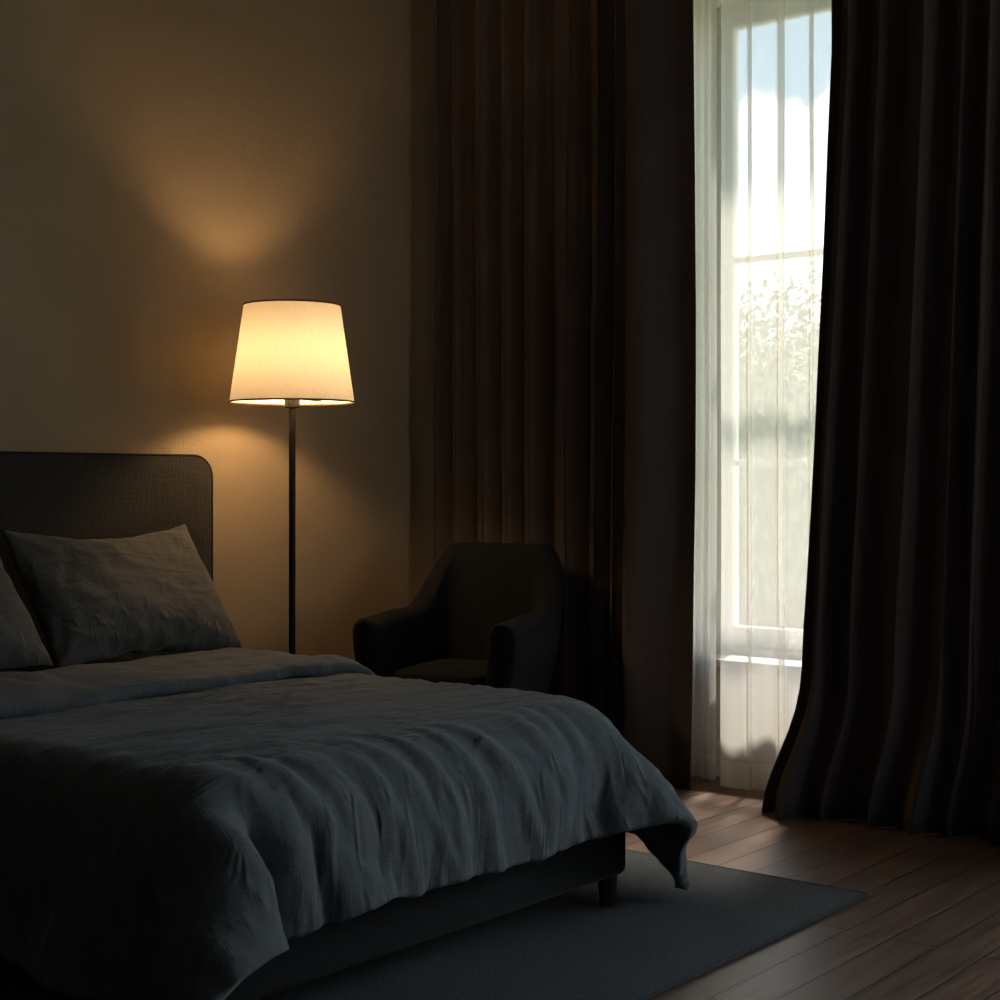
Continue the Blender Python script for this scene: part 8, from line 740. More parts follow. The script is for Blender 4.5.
def box(bm, x0, x1, y0, y1, z0, z1, r=0.0, seg=2):
    g = bmesh.ops.create_cube(bm, size=1)
    vs = g['verts']
    for v in vs:
        v.co = Vector(((x0+x1)/2+v.co.x*(x1-x0), (y0+y1)/2+v.co.y*(y1-y0), (z0+z1)/2+v.co.z*(z1-z0)))
    if r > 0:
        es = list({e for v in vs for e in v.link_edges})
        bmesh.ops.bevel(bm, geom=es, offset=r, segments=seg, profile=.5, affect='EDGES')

def lathe(bm, prof, n=48, cx=0, cy=0, close=False):
    rings = []
    for r, z in prof:
        if r < 1e-6: rings.append([bm.verts.new((cx, cy, z))])
        else: rings.append([bm.verts.new((cx+r*math.cos(2*PI*k/n), cy+r*math.sin(2*PI*k/n), z)) for k in range(n)])
    pairs = list(zip(rings[:-1], rings[1:]))
    if close: pairs.append((rings[-1], rings[0]))
    for a, b in pairs:
        for k in range(n):
            k2 = (k+1) % n
            if len(a) == 1 and len(b) == 1: continue
            if len(a) == 1: bm.faces.new((a[0], b[k2], b[k]))
            elif len(b) == 1: bm.faces.new((a[k], a[k2], b[0]))
            else: bm.faces.new((a[k], a[k2], b[k2], b[k]))

def grid(bm, pts, nx, ny, wrap=False):
    vs = [bm.verts.new(p) for p in pts]
    for j in range(ny-1):
        for i in range(nx if wrap else nx-1):
            i2 = (i+1) % nx
            bm.faces.new((vs[j*nx+i], vs[j*nx+i2], vs[(j+1)*nx+i2], vs[(j+1)*nx+i]))
    return vs

def sstep(a, b, x):
    t = max(0., min(1., (x-a)/(b-a))); return t*t*(3-2*t)

# ---------------------------------------------------------------- materials
class M:
    def __init__(s, name, color=(.5, .5, .5), rough=.6, metal=0., spec=.5, sheen=0.):
        s.m = bpy.data.materials.new(name); s.m.use_nodes = True
        s.t = s.m.node_tree; s.n = s.t.nodes; s.l = s.t.links
        s.b = s.n['Principled BSDF']; s.out = s.n['Material Output']
        s.b.inputs['Base Color'].default_value = (*color, 1); s.b.inputs['Roughness'].default_value = rough
        s.b.inputs['Metallic'].default_value = metal; s.b.inputs['Specular IOR Level'].default_value = spec
        s.b.inputs['Sheen Weight'].default_value = sheen; s.b.inputs['Sheen Roughness'].default_value = .5
    def node(s, t, **kw):
        n = s.n.new(t)
        for k, v in kw.items():
            if k in n.inputs: n.inputs[k].default_value = v
            else: setattr(n, k, v)
        return n
    def link(s, a, b): s.l.new(a, b)
    def coord(s, scale=(1, 1, 1), rot=(0, 0, 0)):
        c = s.node('ShaderNodeTexCoord'); m = s.node('ShaderNodeMapping')
        m.inputs['Scale'].default_value = scale; m.inputs['Rotation'].default_value = rot
        s.link(c.outputs['Object'], m.inputs['Vector']); return m.outputs['Vector']
    def ramp(s, src, stops):
        r = s.node('ShaderNodeValToRGB'); e = r.color_ramp.elements
        while len(e) < len(stops): e.new(.5)
        for q, (p, c) in zip(e, stops): q.position = p; q.color = (*c, 1)
        s.link(src, r.inputs['Fac']); return r.outputs['Color']
    def bump(s, src, strength, dist, prev=None):
        b = s.node('ShaderNodeBump', Strength=strength, Distance=dist); s.link(src, b.inputs['Height'])
        if prev: s.link(prev, b.inputs['Normal'])
        return b.outputs['Normal']

def fabric(name, c1, c2, weave=420., bump=.25, rough=.9, sheen=.0, mottling=14., stretch=(1, 1, 1)):
    """woven cloth: fine crossed threads with a soft mottle"""
    a = M(name, c1, rough, spec=.15, sheen=sheen)
    n1 = a.node('ShaderNodeTexNoise', Scale=mottling, Detail=6.0, Roughness=.65); a.link(a.coord(stretch), n1.inputs['Vector'])
    a.link(a.ramp(n1.outputs['Fac'], [(.3, c1), (.7, c2)]), a.b.inputs['Base Color'])
    t1 = a.node('ShaderNodeTexNoise', Scale=weave, Detail=1.0); a.link(a.coord((1, .12, .12)), t1.inputs['Vector'])
    t2 = a.node('ShaderNodeTexNoise', Scale=weave, Detail=1.0); a.link(a.coord((.12, 1, 1)), t2.inputs['Vector'])
    ad = a.node('ShaderNodeMath', operation='ADD'); a.link(t1.outputs['Fac'], ad.inputs[0]); a.link(t2.outputs['Fac'], ad.inputs[1])
    a.nrm = a.bump(ad.outputs[0], bump, .002)
    a.link(a.nrm, a.b.inputs['Normal'])
    return a

# wall: fine woven, taupe wall covering
wall = M('taupe_wall_covering', (.42, .33, .23), .85, spec=.2)
n = wall.node('ShaderNodeTexNoise', Scale=1.6, Detail=5.0, Roughness=.6); wall.link(wall.coord(), n.inputs['Vector'])
wall.link(wall.ramp(n.outputs['Fac'], [(.3, (.262, .198, .130)), (.7, (.306, .234, .155))]), wall.b.inputs['Base Color'])
t1 = wall.node('ShaderNodeTexNoise', Scale=160., Detail=2.0); wall.link(wall.coord((1, 1, .18)), t1.inputs['Vector'])
t2 = wall.node('ShaderNodeTexNoise', Scale=160., Detail=2.0); wall.link(wall.coord((.18, .18, 1)), t2.inputs['Vector'])
ad = wall.node('ShaderNodeMath', operation='ADD'); wall.link(t1.outputs['Fac'], ad.inputs[0]); wall.link(t2.outputs['Fac'], ad.inputs[1])
wall.link(wall.bump(ad.outputs[0], .35, .004), wall.b.inputs['Normal'])

plaster = M('pale_window_plaster', (.76, .71, .64), .8, spec=.2)
n = plaster.node('ShaderNodeTexNoise', Scale=60., Detail=4.0); plaster.link(plaster.coord(), n.inputs['Vector'])
plaster.link(plaster.bump(n.outputs['Fac'], .1, .003), plaster.b.inputs['Normal'])

dark_wall = M('dark_room_paint', (.22, .20, .17), .9, spec=.2)
n = dark_wall.node('ShaderNodeTexNoise', Scale=90., Detail=3.0); dark_wall.link(dark_wall.coord(), n.inputs['Vector'])
dark_wall.link(dark_wall.bump(n.outputs['Fac'], .1, .003), dark_wall.b.inputs['Normal'])

# floor: long brown boards running along x
wood = M('brown_floorboards', (.1, .06, .04), .36, spec=.45)
br = wood.node('ShaderNodeTexBrick', Scale=1.0)
br.offset = .37; br.offset_frequency = 2; br.squash = 1
br.inputs['Brick Width'].default_value = 1.9; br.inputs['Row Height'].default_value = .125
br.inputs['Mortar Size'].default_value = .0032; br.inputs['Mortar Smooth'].default_value = .3
br.inputs['Color1'].default_value = (0, 0, 0, 1); br.inputs['Color2'].default_value = (1, 1, 1, 1); br.inputs['Mortar'].default_value = (.5, .5, .5, 1)
wood.link(wood.coord(), br.inputs['Vector'])
tone = wood.node('ShaderNodeSeparateColor'); wood.link(br.outputs['Color'], tone.inputs[0])
gr = wood.node('ShaderNodeTexNoise', Scale=9.0, Detail=7.0, Roughness=.62, Distortion=.6)
c = wood.node('ShaderNodeTexCoord'); off = wood.node('ShaderNodeVectorMath', operation='ADD')
cmb = wood.node('ShaderNodeCombineXYZ'); mu = wood.node('ShaderNodeMath', operation='MULTIPLY'); mu.inputs[1].default_value = 7.3
wood.link(tone.outputs[0], mu.inputs[0]); wood.link(mu.outputs[0], cmb.inputs[0]); wood.link(mu.outputs[0], cmb.inputs[2])
wood.link(c.outputs['Object'], off.inputs[0]); wood.link(cmb.outputs[0], off.inputs[1])
mp = wood.node('ShaderNodeMapping'); mp.inputs['Scale'].default_value = (.32, 5.0, 1); wood.link(off.outputs[0], mp.inputs['Vector']); wood.link(mp.outputs[0], gr.inputs['Vector'])
gcol = wood.ramp(gr.outputs['Fac'], [(.25, (.050, .028, .018)), (.5, (.108, .062, .040)), (.78, (.170, .102, .066))])
tcol = wood.ramp(tone.outputs[0], [(0, (.78, .78, .78)), (1, (1.15, 1.12, 1.1))])
mx = wood.node('ShaderNodeMix', data_type='RGBA', blend_type='MULTIPLY'); mx.inputs[0].default_value = 1
wood.link(gcol, mx.inputs[6]); wood.link(tcol, mx.inputs[7])
mx2 = wood.node('ShaderNodeMix', data_type='RGBA'); mx2.inputs[7].default_value = (.012, .008, .006, 1)
wood.link(br.outputs['Fac'], mx2.inputs[0]); wood.link(mx.outputs[2], mx2.inputs[6]); wood.link(mx2.outputs[2], wood.b.inputs['Base Color'])
inv = wood.node('ShaderNodeMath', operation='SUBTRACT'); inv.inputs[0].default_value = 1; wood.link(br.outputs['Fac'], inv.inputs[1])
b1 = wood.bump(inv.outputs[0], .8, .004); b2 = wood.bump(gr.outputs['Fac'], .22, .004, b1); wood.link(b2, wood.b.inputs['Normal'])
wood.link(wood.ramp(gr.outputs['Fac'], [(.2, (.30, .30, .30)), (.8, (.44, .44, .44))]), wood.b.inputs['Roughness'])

white = M('white_window_paint', (.74, .74, .71), .4, spec=.4)
n = white.node('ShaderNodeTexNoise', Scale=40., Detail=2.0); white.link(white.coord(), n.inputs['Vector']); white.link(white.bump(n.outputs['Fac'], .05, .002), white.b.inputs['Normal'])

glass = M('window_glass'); glass.n.remove(glass.b)
tr = glass.node('ShaderNodeBsdfTransparent'); gl = glass.node('ShaderNodeBsdfGlossy', Roughness=.02); fr = glass.node('ShaderNodeLayerWeight', Blend=.1)
tr.inputs[0].default_value = (.97, .98, .975, 1)
ms = glass.node('ShaderNodeMixShader'); glass.link(fr.outputs['Facing'], ms.inputs[0]); glass.link(tr.outputs[0], ms.inputs[1]); glass.link(gl.outputs[0], ms.inputs[2]); glass.link(ms.outputs[0], glass.out.inputs[0])

def sheer_mat(name, open_):
    s = M(name); s.n.remove(s.b)
    tr = s.node('ShaderNodeBsdfTransparent'); tl = s.node('ShaderNodeBsdfTranslucent'); df = s.node('ShaderNodeBsdfDiffuse')
    for q in (tl, df): q.inputs[0].default_value = (.90, .875, .83, 1)
    m1 = s.node('ShaderNodeMixShader'); m1.inputs[0].default_value = .38
    s.link(tl.outputs[0], m1.inputs[1]); s.link(df.outputs[0], m1.inputs[2])
    # an open weave: threads seen edge-on close up, so the cloth gets denser at grazing angles
    lw = s.node('ShaderNodeLayerWeight', Blend=.35)
    wv = s.node('ShaderNodeTexNoise', Scale=650., Detail=1.0); s.link(s.coord((1, 1, .3)), wv.inputs['Vector'])
    a1 = s.node('ShaderNodeMath', operation='MULTIPLY_ADD'); a1.inputs[1].default_value = .10; a1.inputs[2].default_value = 1-open_-.05
    s.link(wv.outputs['Fac'], a1.inputs[0])
    a2 = s.node('ShaderNodeMath', operation='MULTIPLY_ADD', use_clamp=True); a2.inputs[1].default_value = .22
    s.link(lw.outputs['Facing'], a2.inputs[0]); s.link(a1.outputs[0], a2.inputs[2])
    ms = s.node('ShaderNodeMixShader'); s.link(a2.outputs[0], ms.inputs[0]); s.link(tr.outputs[0], ms.inputs[1]); s.link(m1.outputs[0], ms.inputs[2])
    s.link(ms.outputs[0], s.out.inputs[0]); return s
sheer = sheer_mat('white_voile', .50)
sheer_hem = sheer_mat('white_voile_hem', .36)

blackout = fabric('espresso_curtain_cloth', (.060, .048, .046), (.074, .060, .058), 300, .2, .85, .06, 6)
linen = fabric('slate_linen', (.060, .069, .076), (.080, .092, .100), 260, .5, .9, .10, 22)
def creases(a):
    g = a.node('ShaderNodeNewGeometry'); sx = a.node('ShaderNodeSeparateXYZ'); a.link(g.outputs['Normal'], sx.inputs[0])
    ab = a.node('ShaderNodeMath', operation='ABSOLUTE'); a.link(sx.outputs['Z'], ab.inputs[0])
    mr = a.node('ShaderNodeMapRange'); mr.inputs['From Min'].default_value = .35; mr.inputs['From Max'].default_value = .85; a.link(ab.outputs[0], mr.inputs['Value'])
    hs = []
    for sc, rot in (((13, 13, 2.2), 0), ((2.6, 17, 3), .22)):
        n = a.node('ShaderNodeTexNoise', Scale=1.6, Detail=5.0, Roughness=.55, Distortion=.8)
        n.noise_type = 'RIDGED_MULTIFRACTAL' if hasattr(n, 'noise_type') else n.noise_type
        a.link(a.coord(sc, (0, 0, rot)), n.inputs['Vector']); hs.append(n.outputs['Fac'])
    mx = a.node('ShaderNodeMix', data_type='FLOAT'); a.link(mr.outputs[0], mx.inputs[0]); a.link(hs[0], mx.inputs[2]); a.link(hs[1], mx.inputs[3])
    a.link(a.bump(mx.outputs[0], .95, .012, a.nrm), a.b.inputs['Normal'])
creases(linen)
linen_pillow = fabric('charcoal_linen_pillowcase', (.062, .061, .058), (.080, .078, .074), 260, .5, .9, .10, 22)
creases(linen_pillow)
upholst = fabric('dark_headboard_weave', (.012, .0115, .011), (.032, .030, .0275), 170, .7, .9, .05, 190)
bedbase = fabric('black_bed_base_weave', (.008, .0082, .0085), (.014, .0145, .015), 220, .4, .9, .05, 60)
chairfab = fabric('black_chair_weave', (.004, .0048, .0052), (.008, .0092, .0098), 240, .5, .95, .0, 120)
sheetfab = fabric('charcoal_bed_sheet', (.05, .052, .055), (.06, .062, .066), 260, .3, .9, .05, 22)
black_metal = M('black_lamp_metal', (.004, .0038, .0035), .5, spec=.2)
n = black_metal.node('ShaderNodeTexNoise', Scale=300., Detail=1.0); black_metal.link(black_metal.coord(), n.inputs['Vector']); black_metal.link(black_metal.bump(n.outputs['Fac'], .03, .001), black_metal.b.inputs['Normal'])
black_wood = M('black_stained_wood', (.012, .011, .010), .5, spec=.4)
n = black_wood.node('ShaderNodeTexNoise', Scale=40., Detail=4.0); black_wood.link(black_wood.coord((1, 1, .1)), n.inputs['Vector']); black_wood.link(black_wood.bump(n.outputs['Fac'], .15, .002), black_wood.b.inputs['Normal'])
trimfab = fabric('brown_shade_binding', (.10, .06, .03), (.12, .075, .04), 400, .2)

rugm = M('slate_rug_pile', (.06, .07, .08), .95, spec=.1, sheen=.15)
n = rugm.node('ShaderNodeTexNoise', Scale=95., Detail=4.0, Roughness=.75); rugm.link(rugm.coord(), n.inputs['Vector'])
n2 = rugm.node('ShaderNodeTexNoise', Scale=5., Detail=4.0); rugm.link(rugm.coord(), n2.inputs['Vector'])
c1 = rugm.ramp(n.outputs['Fac'], [(.3, (.022, .025, .028)), (.7, (.066, .071, .076))])
c2 = rugm.ramp(n2.outputs['Fac'], [(.3, (.85, .85, .85)), (.7, (1.1, 1.1, 1.1))])
mx = rugm.node('ShaderNodeMix', data_type='RGBA', blend_type='MULTIPLY'); mx.inputs[0].default_value = 1
rugm.link(c1, mx.inputs[6]); rugm.link(c2, mx.inputs[7]); rugm.link(mx.outputs[2], rugm.b.inputs['Base Color'])
rugm.link(rugm.bump(n.outputs['Fac'], 1.0, .016), rugm.b.inputs['Normal'])
rugedge = fabric('slate_rug_binding', (.028, .032, .036), (.038, .042, .046), 300, .3)

shade = M('cream_lampshade_linen'); shade.n.remove(shade.b)
tl = shade.node('ShaderNodeBsdfTranslucent'); df = shade.node('ShaderNodeBsdfDiffuse')
wv = shade.node('ShaderNodeTexNoise', Scale=190., Detail=2.0); shade.link(shade.coord((1, 1, .25)), wv.inputs['Vector'])
col = shade.ramp(wv.outputs['Fac'], [(.3, (.84, .77, .64)), (.7, (.90, .84, .72))])
shade.link(col, tl.inputs[0]); shade.link(col, df.inputs[0])
ms = shade.node('ShaderNodeMixShader'); ms.inputs[0].default_value = .875
shade.link(tl.outputs[0], ms.inputs[1]); shade.link(df.outputs[0], ms.inputs[2]); shade.link(ms.outputs[0], shade.out.inputs[0])

bulbm = M('warm_bulb'); bulbm.n.remove(bulbm.b)
em = bulbm.node('ShaderNodeEmission', Strength=240.)
em.inputs[0].default_value = (1, .62, .29, 1); bulbm.link(em.outputs[0], bulbm.out.inputs[0])

leafm = M('pale_green_leaves', (.16, .22, .09), .6, spec=.3)
n = leafm.node('ShaderNodeTexNoise', Scale=1.3, Detail=3.0); leafm.link(leafm.coord(), n.inputs['Vector'])
leafm.link(leafm.ramp(n.outputs['Fac'], [(.3, (.13, .155, .09)), (.7, (.24, .265, .16))]), leafm.b.inputs['Base Color'])
bark = M('grey_bark', (.12, .095, .07), .9, spec=.2)
n = bark.node('ShaderNodeTexNoise', Scale=18., Detail=5.0); bark.link(bark.coord((1, 1, .2)), n.inputs['Vector']); bark.link(bark.bump(n.outputs['Fac'], .6, .02), bark.b.inputs['Normal'])
lawn = M('garden_lawn', (.2, .26, .1), .9, spec=.1)
n = lawn.node('ShaderNodeTexNoise', Scale=6., Detail=6.0); lawn.link(lawn.coord(), n.inputs['Vector'])
lawn.link(lawn.ramp(n.outputs['Fac'], [(.3, (.20, .24, .14)), (.7, (.30, .34, .20))]), lawn.b.inputs['Base Color'])

# ---------------------------------------------------------------- the room
XW, YB, ZC = 5.45, 4.62, 3.5           # window wall, headboard wall, ceiling
XL, YF = -1.6, -1.8
def slab(name, mat, *bx, parent=None):
    bm = bmesh.new()
    for b in bx: box(bm, *b)
    return mesh(name, bm, mat, parent, smooth=False, kind='structure')
slab('floor', wood.m, (XL-.1, XW+.3, YF-.1, YB+.1, -.1, 0))
slab('ceiling', dark_wall.m, (XL-.1, XW+.3, YF-.1, YB+.1, ZC, ZC+.12))
slab('wall_back', wall.m, (XL-.1, XW+.3, YB, YB+.15, 0, ZC))
slab('wall_left', dark_wall.m, (XL-.15, XL, YF-.1, YB, 0, ZC))
W3 = (3.75, 5.1, .452, 3.0)           # unseen opening behind the camera, added to bring fill onto the right curtain
slab('wall_front', dark_wall.m, (XL, W3[0], YF-.15, YF, 0, ZC), (W3[1], XW+.3, YF-.15, YF, 0, ZC), (W3[0], W3[1], YF-.15, YF, 0, W3[2]), (W3[0], W3[1], YF-.15, YF, W3[3], ZC))
W1 = (1.98, 3.384, .452, 3.17)
W2 = (-.45, 1.10, .452, 3.0)  # unseen opening, added so fill light reaches the bed foot and back wall
X2 = XW+.3
slab('wall_right', plaster.m,
     (XW, X2, YF, W2[0], 0, ZC), (XW, X2, W2[1], W1[0], 0, ZC), (XW, X2, W1[1], YB, 0, ZC),
     (XW, X2, W1[0], W1[1], 0, W1[2]), (XW, X2, W1[0], W1[1], W1[3], ZC),
     (XW, X2, W2[0], W2[1], 0, W2[2]), (XW, X2, W2[0], W2[1], W2[3], ZC))
slab('baseboard_back', dark_wall.m, (XL, XW-.02, YB-.014, YB, 0, .09))
slab('baseboard_right', plaster.m, (XW-.014, XW, YF, YB-.014, 0, .13))

def window(name, W, mull, rails, ):
    y0, y1, z0, z1 = W
    xf0, xf1 = XW+.16, XW+.26
    root = empty(name, (0, 0, 0), kind='structure')
    bm = bmesh.new(); f = .055
    box(bm, xf0, xf1, y0, y0+f, z0, z1, .004); box(bm, xf0, xf1, y1-f, y1, z0, z1, .004)
    box(bm, xf0, xf1, y0+f, y1-f, z1-f, z1, .004); box(bm, xf0, xf1, y0+f, y1-f, z0, z0+f, .004)
    box(bm, xf0, xf1, mull-.03, mull+.03, z0+f, z1-f, .004)
    mesh('window_frame', bm, white.m, root)
    bm = bmesh.new(); box(bm, XW-.045, xf0, y0+.001, y1-.001, z0-.008, z0+.026, .006)
    mesh('window_sill', bm, white.m, root)
    for a, b in ((y0+f, mull-.03), (mull+.03, y1-f)):
        s = .032; zb, zt = z0+f, z1-f; x0, x1 = xf0+.02, xf0+.075
        bm = bmesh.new()
        box(bm, x0, x1, a, a+s, zb, zt, .004); box(bm, x0, x1, b-s, b, zb, zt, .004)
        box(bm, x0, x1, a+s, b-s, zt-s, zt, .004); box(bm, x0, x1, a+s, b-s, zb, zb+.085, .004)
        sash = mesh('window_sash', bm, white.m, root)
        for zr in rails:
            bm = bmesh.new(); box(bm, x0+.01, x1-.01, a+s, b-s, zr-.013, zr+.013, .003)
            mesh('glazing_bar', bm, white.m, sash)
        bm = bmesh.new(); box(bm, x0+.022, x0+.028, a+s, b-s, zb+.085, zt-s)
        mesh('window_pane', bm, glass.m, sash, smooth=False)
    return root
window('window_1', W1, 2.69, (1.27, 2.115))
window('added_window_2', W2, .325, (1.27, 2.115))  # unseen window, added to frame the side fill lamp

w3 = empty('added_window_3', (0, 0, 0), kind='structure')  # unseen window, added along with its faint fill lamp
bm = bmesh.new()
for a, b, c, d in ((W3[0], W3[0]+.055, W3[2], W3[3]), (W3[1]-.055, W3[1], W3[2], W3[3]), (W3[0], W3[1], W3[3]-.055, W3[3]), (W3[0], W3[1], W3[2], W3[2]+.055), (4.4, 4.45, W3[2], W3[3])):
    box(bm, a, b, YF-.11, YF-.04, c, d, .004)
mesh('window_frame', bm, white.m, w3)
bm = bmesh.new(); box(bm, W3[0]+.05, W3[1]-.05, YF-.08, YF-.074, W3[2]+.05, W3[3]-.05); mesh('window_pane', bm, glass.m, w3, smooth=False)

# ---------------------------------------------------------------- bed
bed = empty('bed', (2.85, 3.45, 0), label='low upholstered bed with a tall dark headboard against the lamplit wall', cat='bed')
BX, BY = 2.85, 3.45
bm = bmesh.new(); box(bm, 2.065-BX, 3.598-BX, 2.44-BY, 4.49-BY, .10, .33, .022, 3)
mesh('bed_base', bm, bedbase.m, bed)
def plan_block(bm, x0, x1, y0, y1, z0, z1, radii, e):
    """a block rounded in plan (radii: x0y0, x1y0, x1y1, x0y1) and along its upper and lower edges"""
    out = []
    for (cx, cy, r, a0) in ((x0+radii[0], y0+radii[0], radii[0], PI), (x1-radii[1], y0+radii[1], radii[1], 1.5*PI),
                            (x1-radii[2], y1-radii[2], radii[2], 0), (x0+radii[3], y1-radii[3], radii[3], PI/2)):
        for k in range(9):
            a = a0+PI/2*k/8; out.append((cx, cy, r, math.cos(a), math.sin(a)))
    prof = [(e*(1-math.cos(a)), z0+e*(1-math.sin(a))) for a in [PI/2*(1-k/5) for k in range(6)]]
    prof = [(e*(1-math.sin(a)), z0+e*(1-math.cos(a))) for a in [PI/2*k/5 for k in range(6)]]+[(e*(1-math.cos(a)), z1-e*(1-math.sin(a))) for a in [PI/2*k/5 for k in range(6)]]
    rows = [[bm.verts.new((cx+(r-d)*c, cy+(r-d)*s_, z)) for (cx, cy, r, c, s_) in out] for d, z in prof]
    n = len(out)
    for a, b in zip(rows[:-1], rows[1:]):
        for k in range(n): bm.faces.new((a[k], a[(k+1) % n], b[(k+1) % n], b[k]))
    bm.faces.new(list(reversed(rows[0]))); bm.faces.new(rows[-1])
bm = bmesh.new(); plan_block(bm, 2.07-BX, 3.605-BX, 2.475-BY, 4.48-BY, .331, .522, (.11, .30, .11, .11), .10)
mesh('mattress', bm, sheetfab.m, bed)
# headboard: rounded outline, soft front edge, piping
def rrect(x0, x1, z0, z1, r, n=10):
    pts = [(x0, z0), (x1, z0)]
    for cx, cz, a0 in ((x1-r, z1-r, 0), (x0+r, z1-r, PI/2)):
        for k in range(n+1):
            a = a0+PI/2*k/n; pts.append((cx+r*math.cos(a), cz+r*math.sin(a)))
    return pts
def plate(bm, outline, y0, y1, e):
    """outline in xz, extruded y0..y1 with rounded rims of radius e"""
    cx = sum(p[0] for p in outline)/len(outline); cz = sum(p[1] for p in outline)/len(outline)
    def inset(d):
        n = len(outline); res = []
        for i in range(n):
            p0 = Vector(outline[i-1]); p = Vector(outline[i]); p1 = Vector(outline[(i+1) % n])
            t = (p-p0).normalized()+(p1-p).normalized(); t.normalize()
            nn = Vector((-t.y, t.x)); k = 1/max(.5, abs(nn.dot(Vector((-(p-p0).normalized().y, (p-p0).normalized().x)))))
            res.append(p+nn*d*k)
        return res
    prof = []
    for k in range(5):
        a = PI/2*k/4; prof.append((e*(1-math.sin(a)), y0+e*(1-math.cos(a))))
    for k in range(5):
        a = PI/2*(1-k/4); prof.append((e*(1-math.sin(a)), y1-e*(1-math.cos(a))))
    rows = []
    for d, y in prof: rows.append([bm.verts.new((q.x, y, q.y)) for q in inset(d)])
    n = len(outline)
    for a, b in zip(rows[:-1], rows[1:]):
        for i in range(n): bm.faces.new((a[i], b[i], b[(i+1) % n], a[(i+1) % n]))
    bm.faces.new(rows[0]); bm.faces.new(list(reversed(rows[-1])))
bm = bmesh.new(); plate(bm, rrect(1.86-BX, 3.86-BX, .04, 1.292, .085), 4.50-BY, 4.605-BY, .012)
bmesh.ops.recalc_face_normals(bm, faces=bm.faces[:])
mesh('headboard', bm, upholst.m, bed)
bm = bmesh.new(); pts = rrect(1.86-BX, 3.86-BX, .04, 1.292, .085)[1:]
pts = pts + [(1.86-BX, .04)]
rows = []
for i, p in enumerate(pts):
    a = Vector(pts[max(0, i-1)]); b = Vector(pts[min(len(pts)-1, i+1)]); t = (b-a).normalized(); nn = Vector((t.y, -t.x))
    for k in range(8):
        w = 2*PI*k/8; q = Vector(p)+nn*(.0045*math.cos(w)-.001)
        rows.append((q.x, 4.504-BY+.0045*math.sin(w), q.y))
grid(bm, rows, 8, len(pts), wrap=True); bmesh.ops.recalc_face_normals(bm, faces=bm.faces[:])
mesh('headboard_piping', bm, bedbase.m, bed)
for lx in (2.14, 3.56):
    for ly in (2.485, 4.42):
        bm = bmesh.new(); lathe(bm, [(0, .012 if ly < 3.4 else .0), (.021, .012 if ly < 3.4 else .0), (.023, .02), (.028, .1005), (0, .1005)], 4*6, lx-BX, ly-BY)
        mesh('leg', bm, black_wood.m, bed)

# ---------------------------------------------------------------- duvet
DNX, DNY = 114, 86
D = unpack(DUVET, .0005)
# smooth a little, then double the resolution
def sm_grid(P, nx, ny, it, w=.5):
    for _ in range(it):
        Q = [p.copy() for p in P]
        for j in range(ny):
            for i in range(nx):
                s = Vector(); c = 0
                for a, b in ((i-1, j), (i+1, j), (i, j-1), (i, j+1)):
                    if 0 <= a < nx and 0 <= b < ny: s += P[b*nx+a]; c += 1
                if 0 < i < nx-1 and 0 < j < ny-1: Q[j*nx+i] = P[j*nx+i].lerp(s/c, w)
                elif 0 < i < nx-1: Q[j*nx+i] = P[j*nx+i].lerp((P[j*nx+i-1]+P[j*nx+i+1])/2, w)
                elif 0 < j < ny-1: Q[j*nx+i] = P[j*nx+i].lerp((P[(j-1)*nx+i]+P[(j+1)*nx+i])/2, w)
        P = Q
    return P
def cr(p0, p1, p2, p3): return (p1+p2)*.5625-(p0+p3)*.0625
def up2(P, nx, ny):
    R = []
    for j in range(ny):
        row = P[j*nx:(j+1)*nx]; o = []
        for i in range(nx-1):
            o.append(row[i]); o.append(cr(row[max(0, i-1)], row[i], row[i+1], row[min(nx-1, i+2)]))
        o.append(row[-1]); R.append(o)
    S = []
    for j in range(ny-1):
        S.append(R[j]); a, b, c, d = R[max(0, j-1)], R[j], R[j+1], R[min(ny-1, j+2)]
        S.append([cr(a[i], b[i], c[i], d[i]) for i in range(len(b))])
    S.append(R[-1])
    return [p for r in S for p in r], 2*nx-1, 2*ny-1
def normals(P, nx, ny):
    N = []
    for j in range(ny):
        for i in range(nx):
            a = P[j*nx+min(nx-1, i+1)]-P[j*nx+max(0, i-1)]; b = P[min(ny-1, j+1)*nx+i]-P[max(0, j-1)*nx+i]
            N.append(a.cross(b).normalized())
    return N
D = sm_grid(D, DNX, DNY, 1, .5)
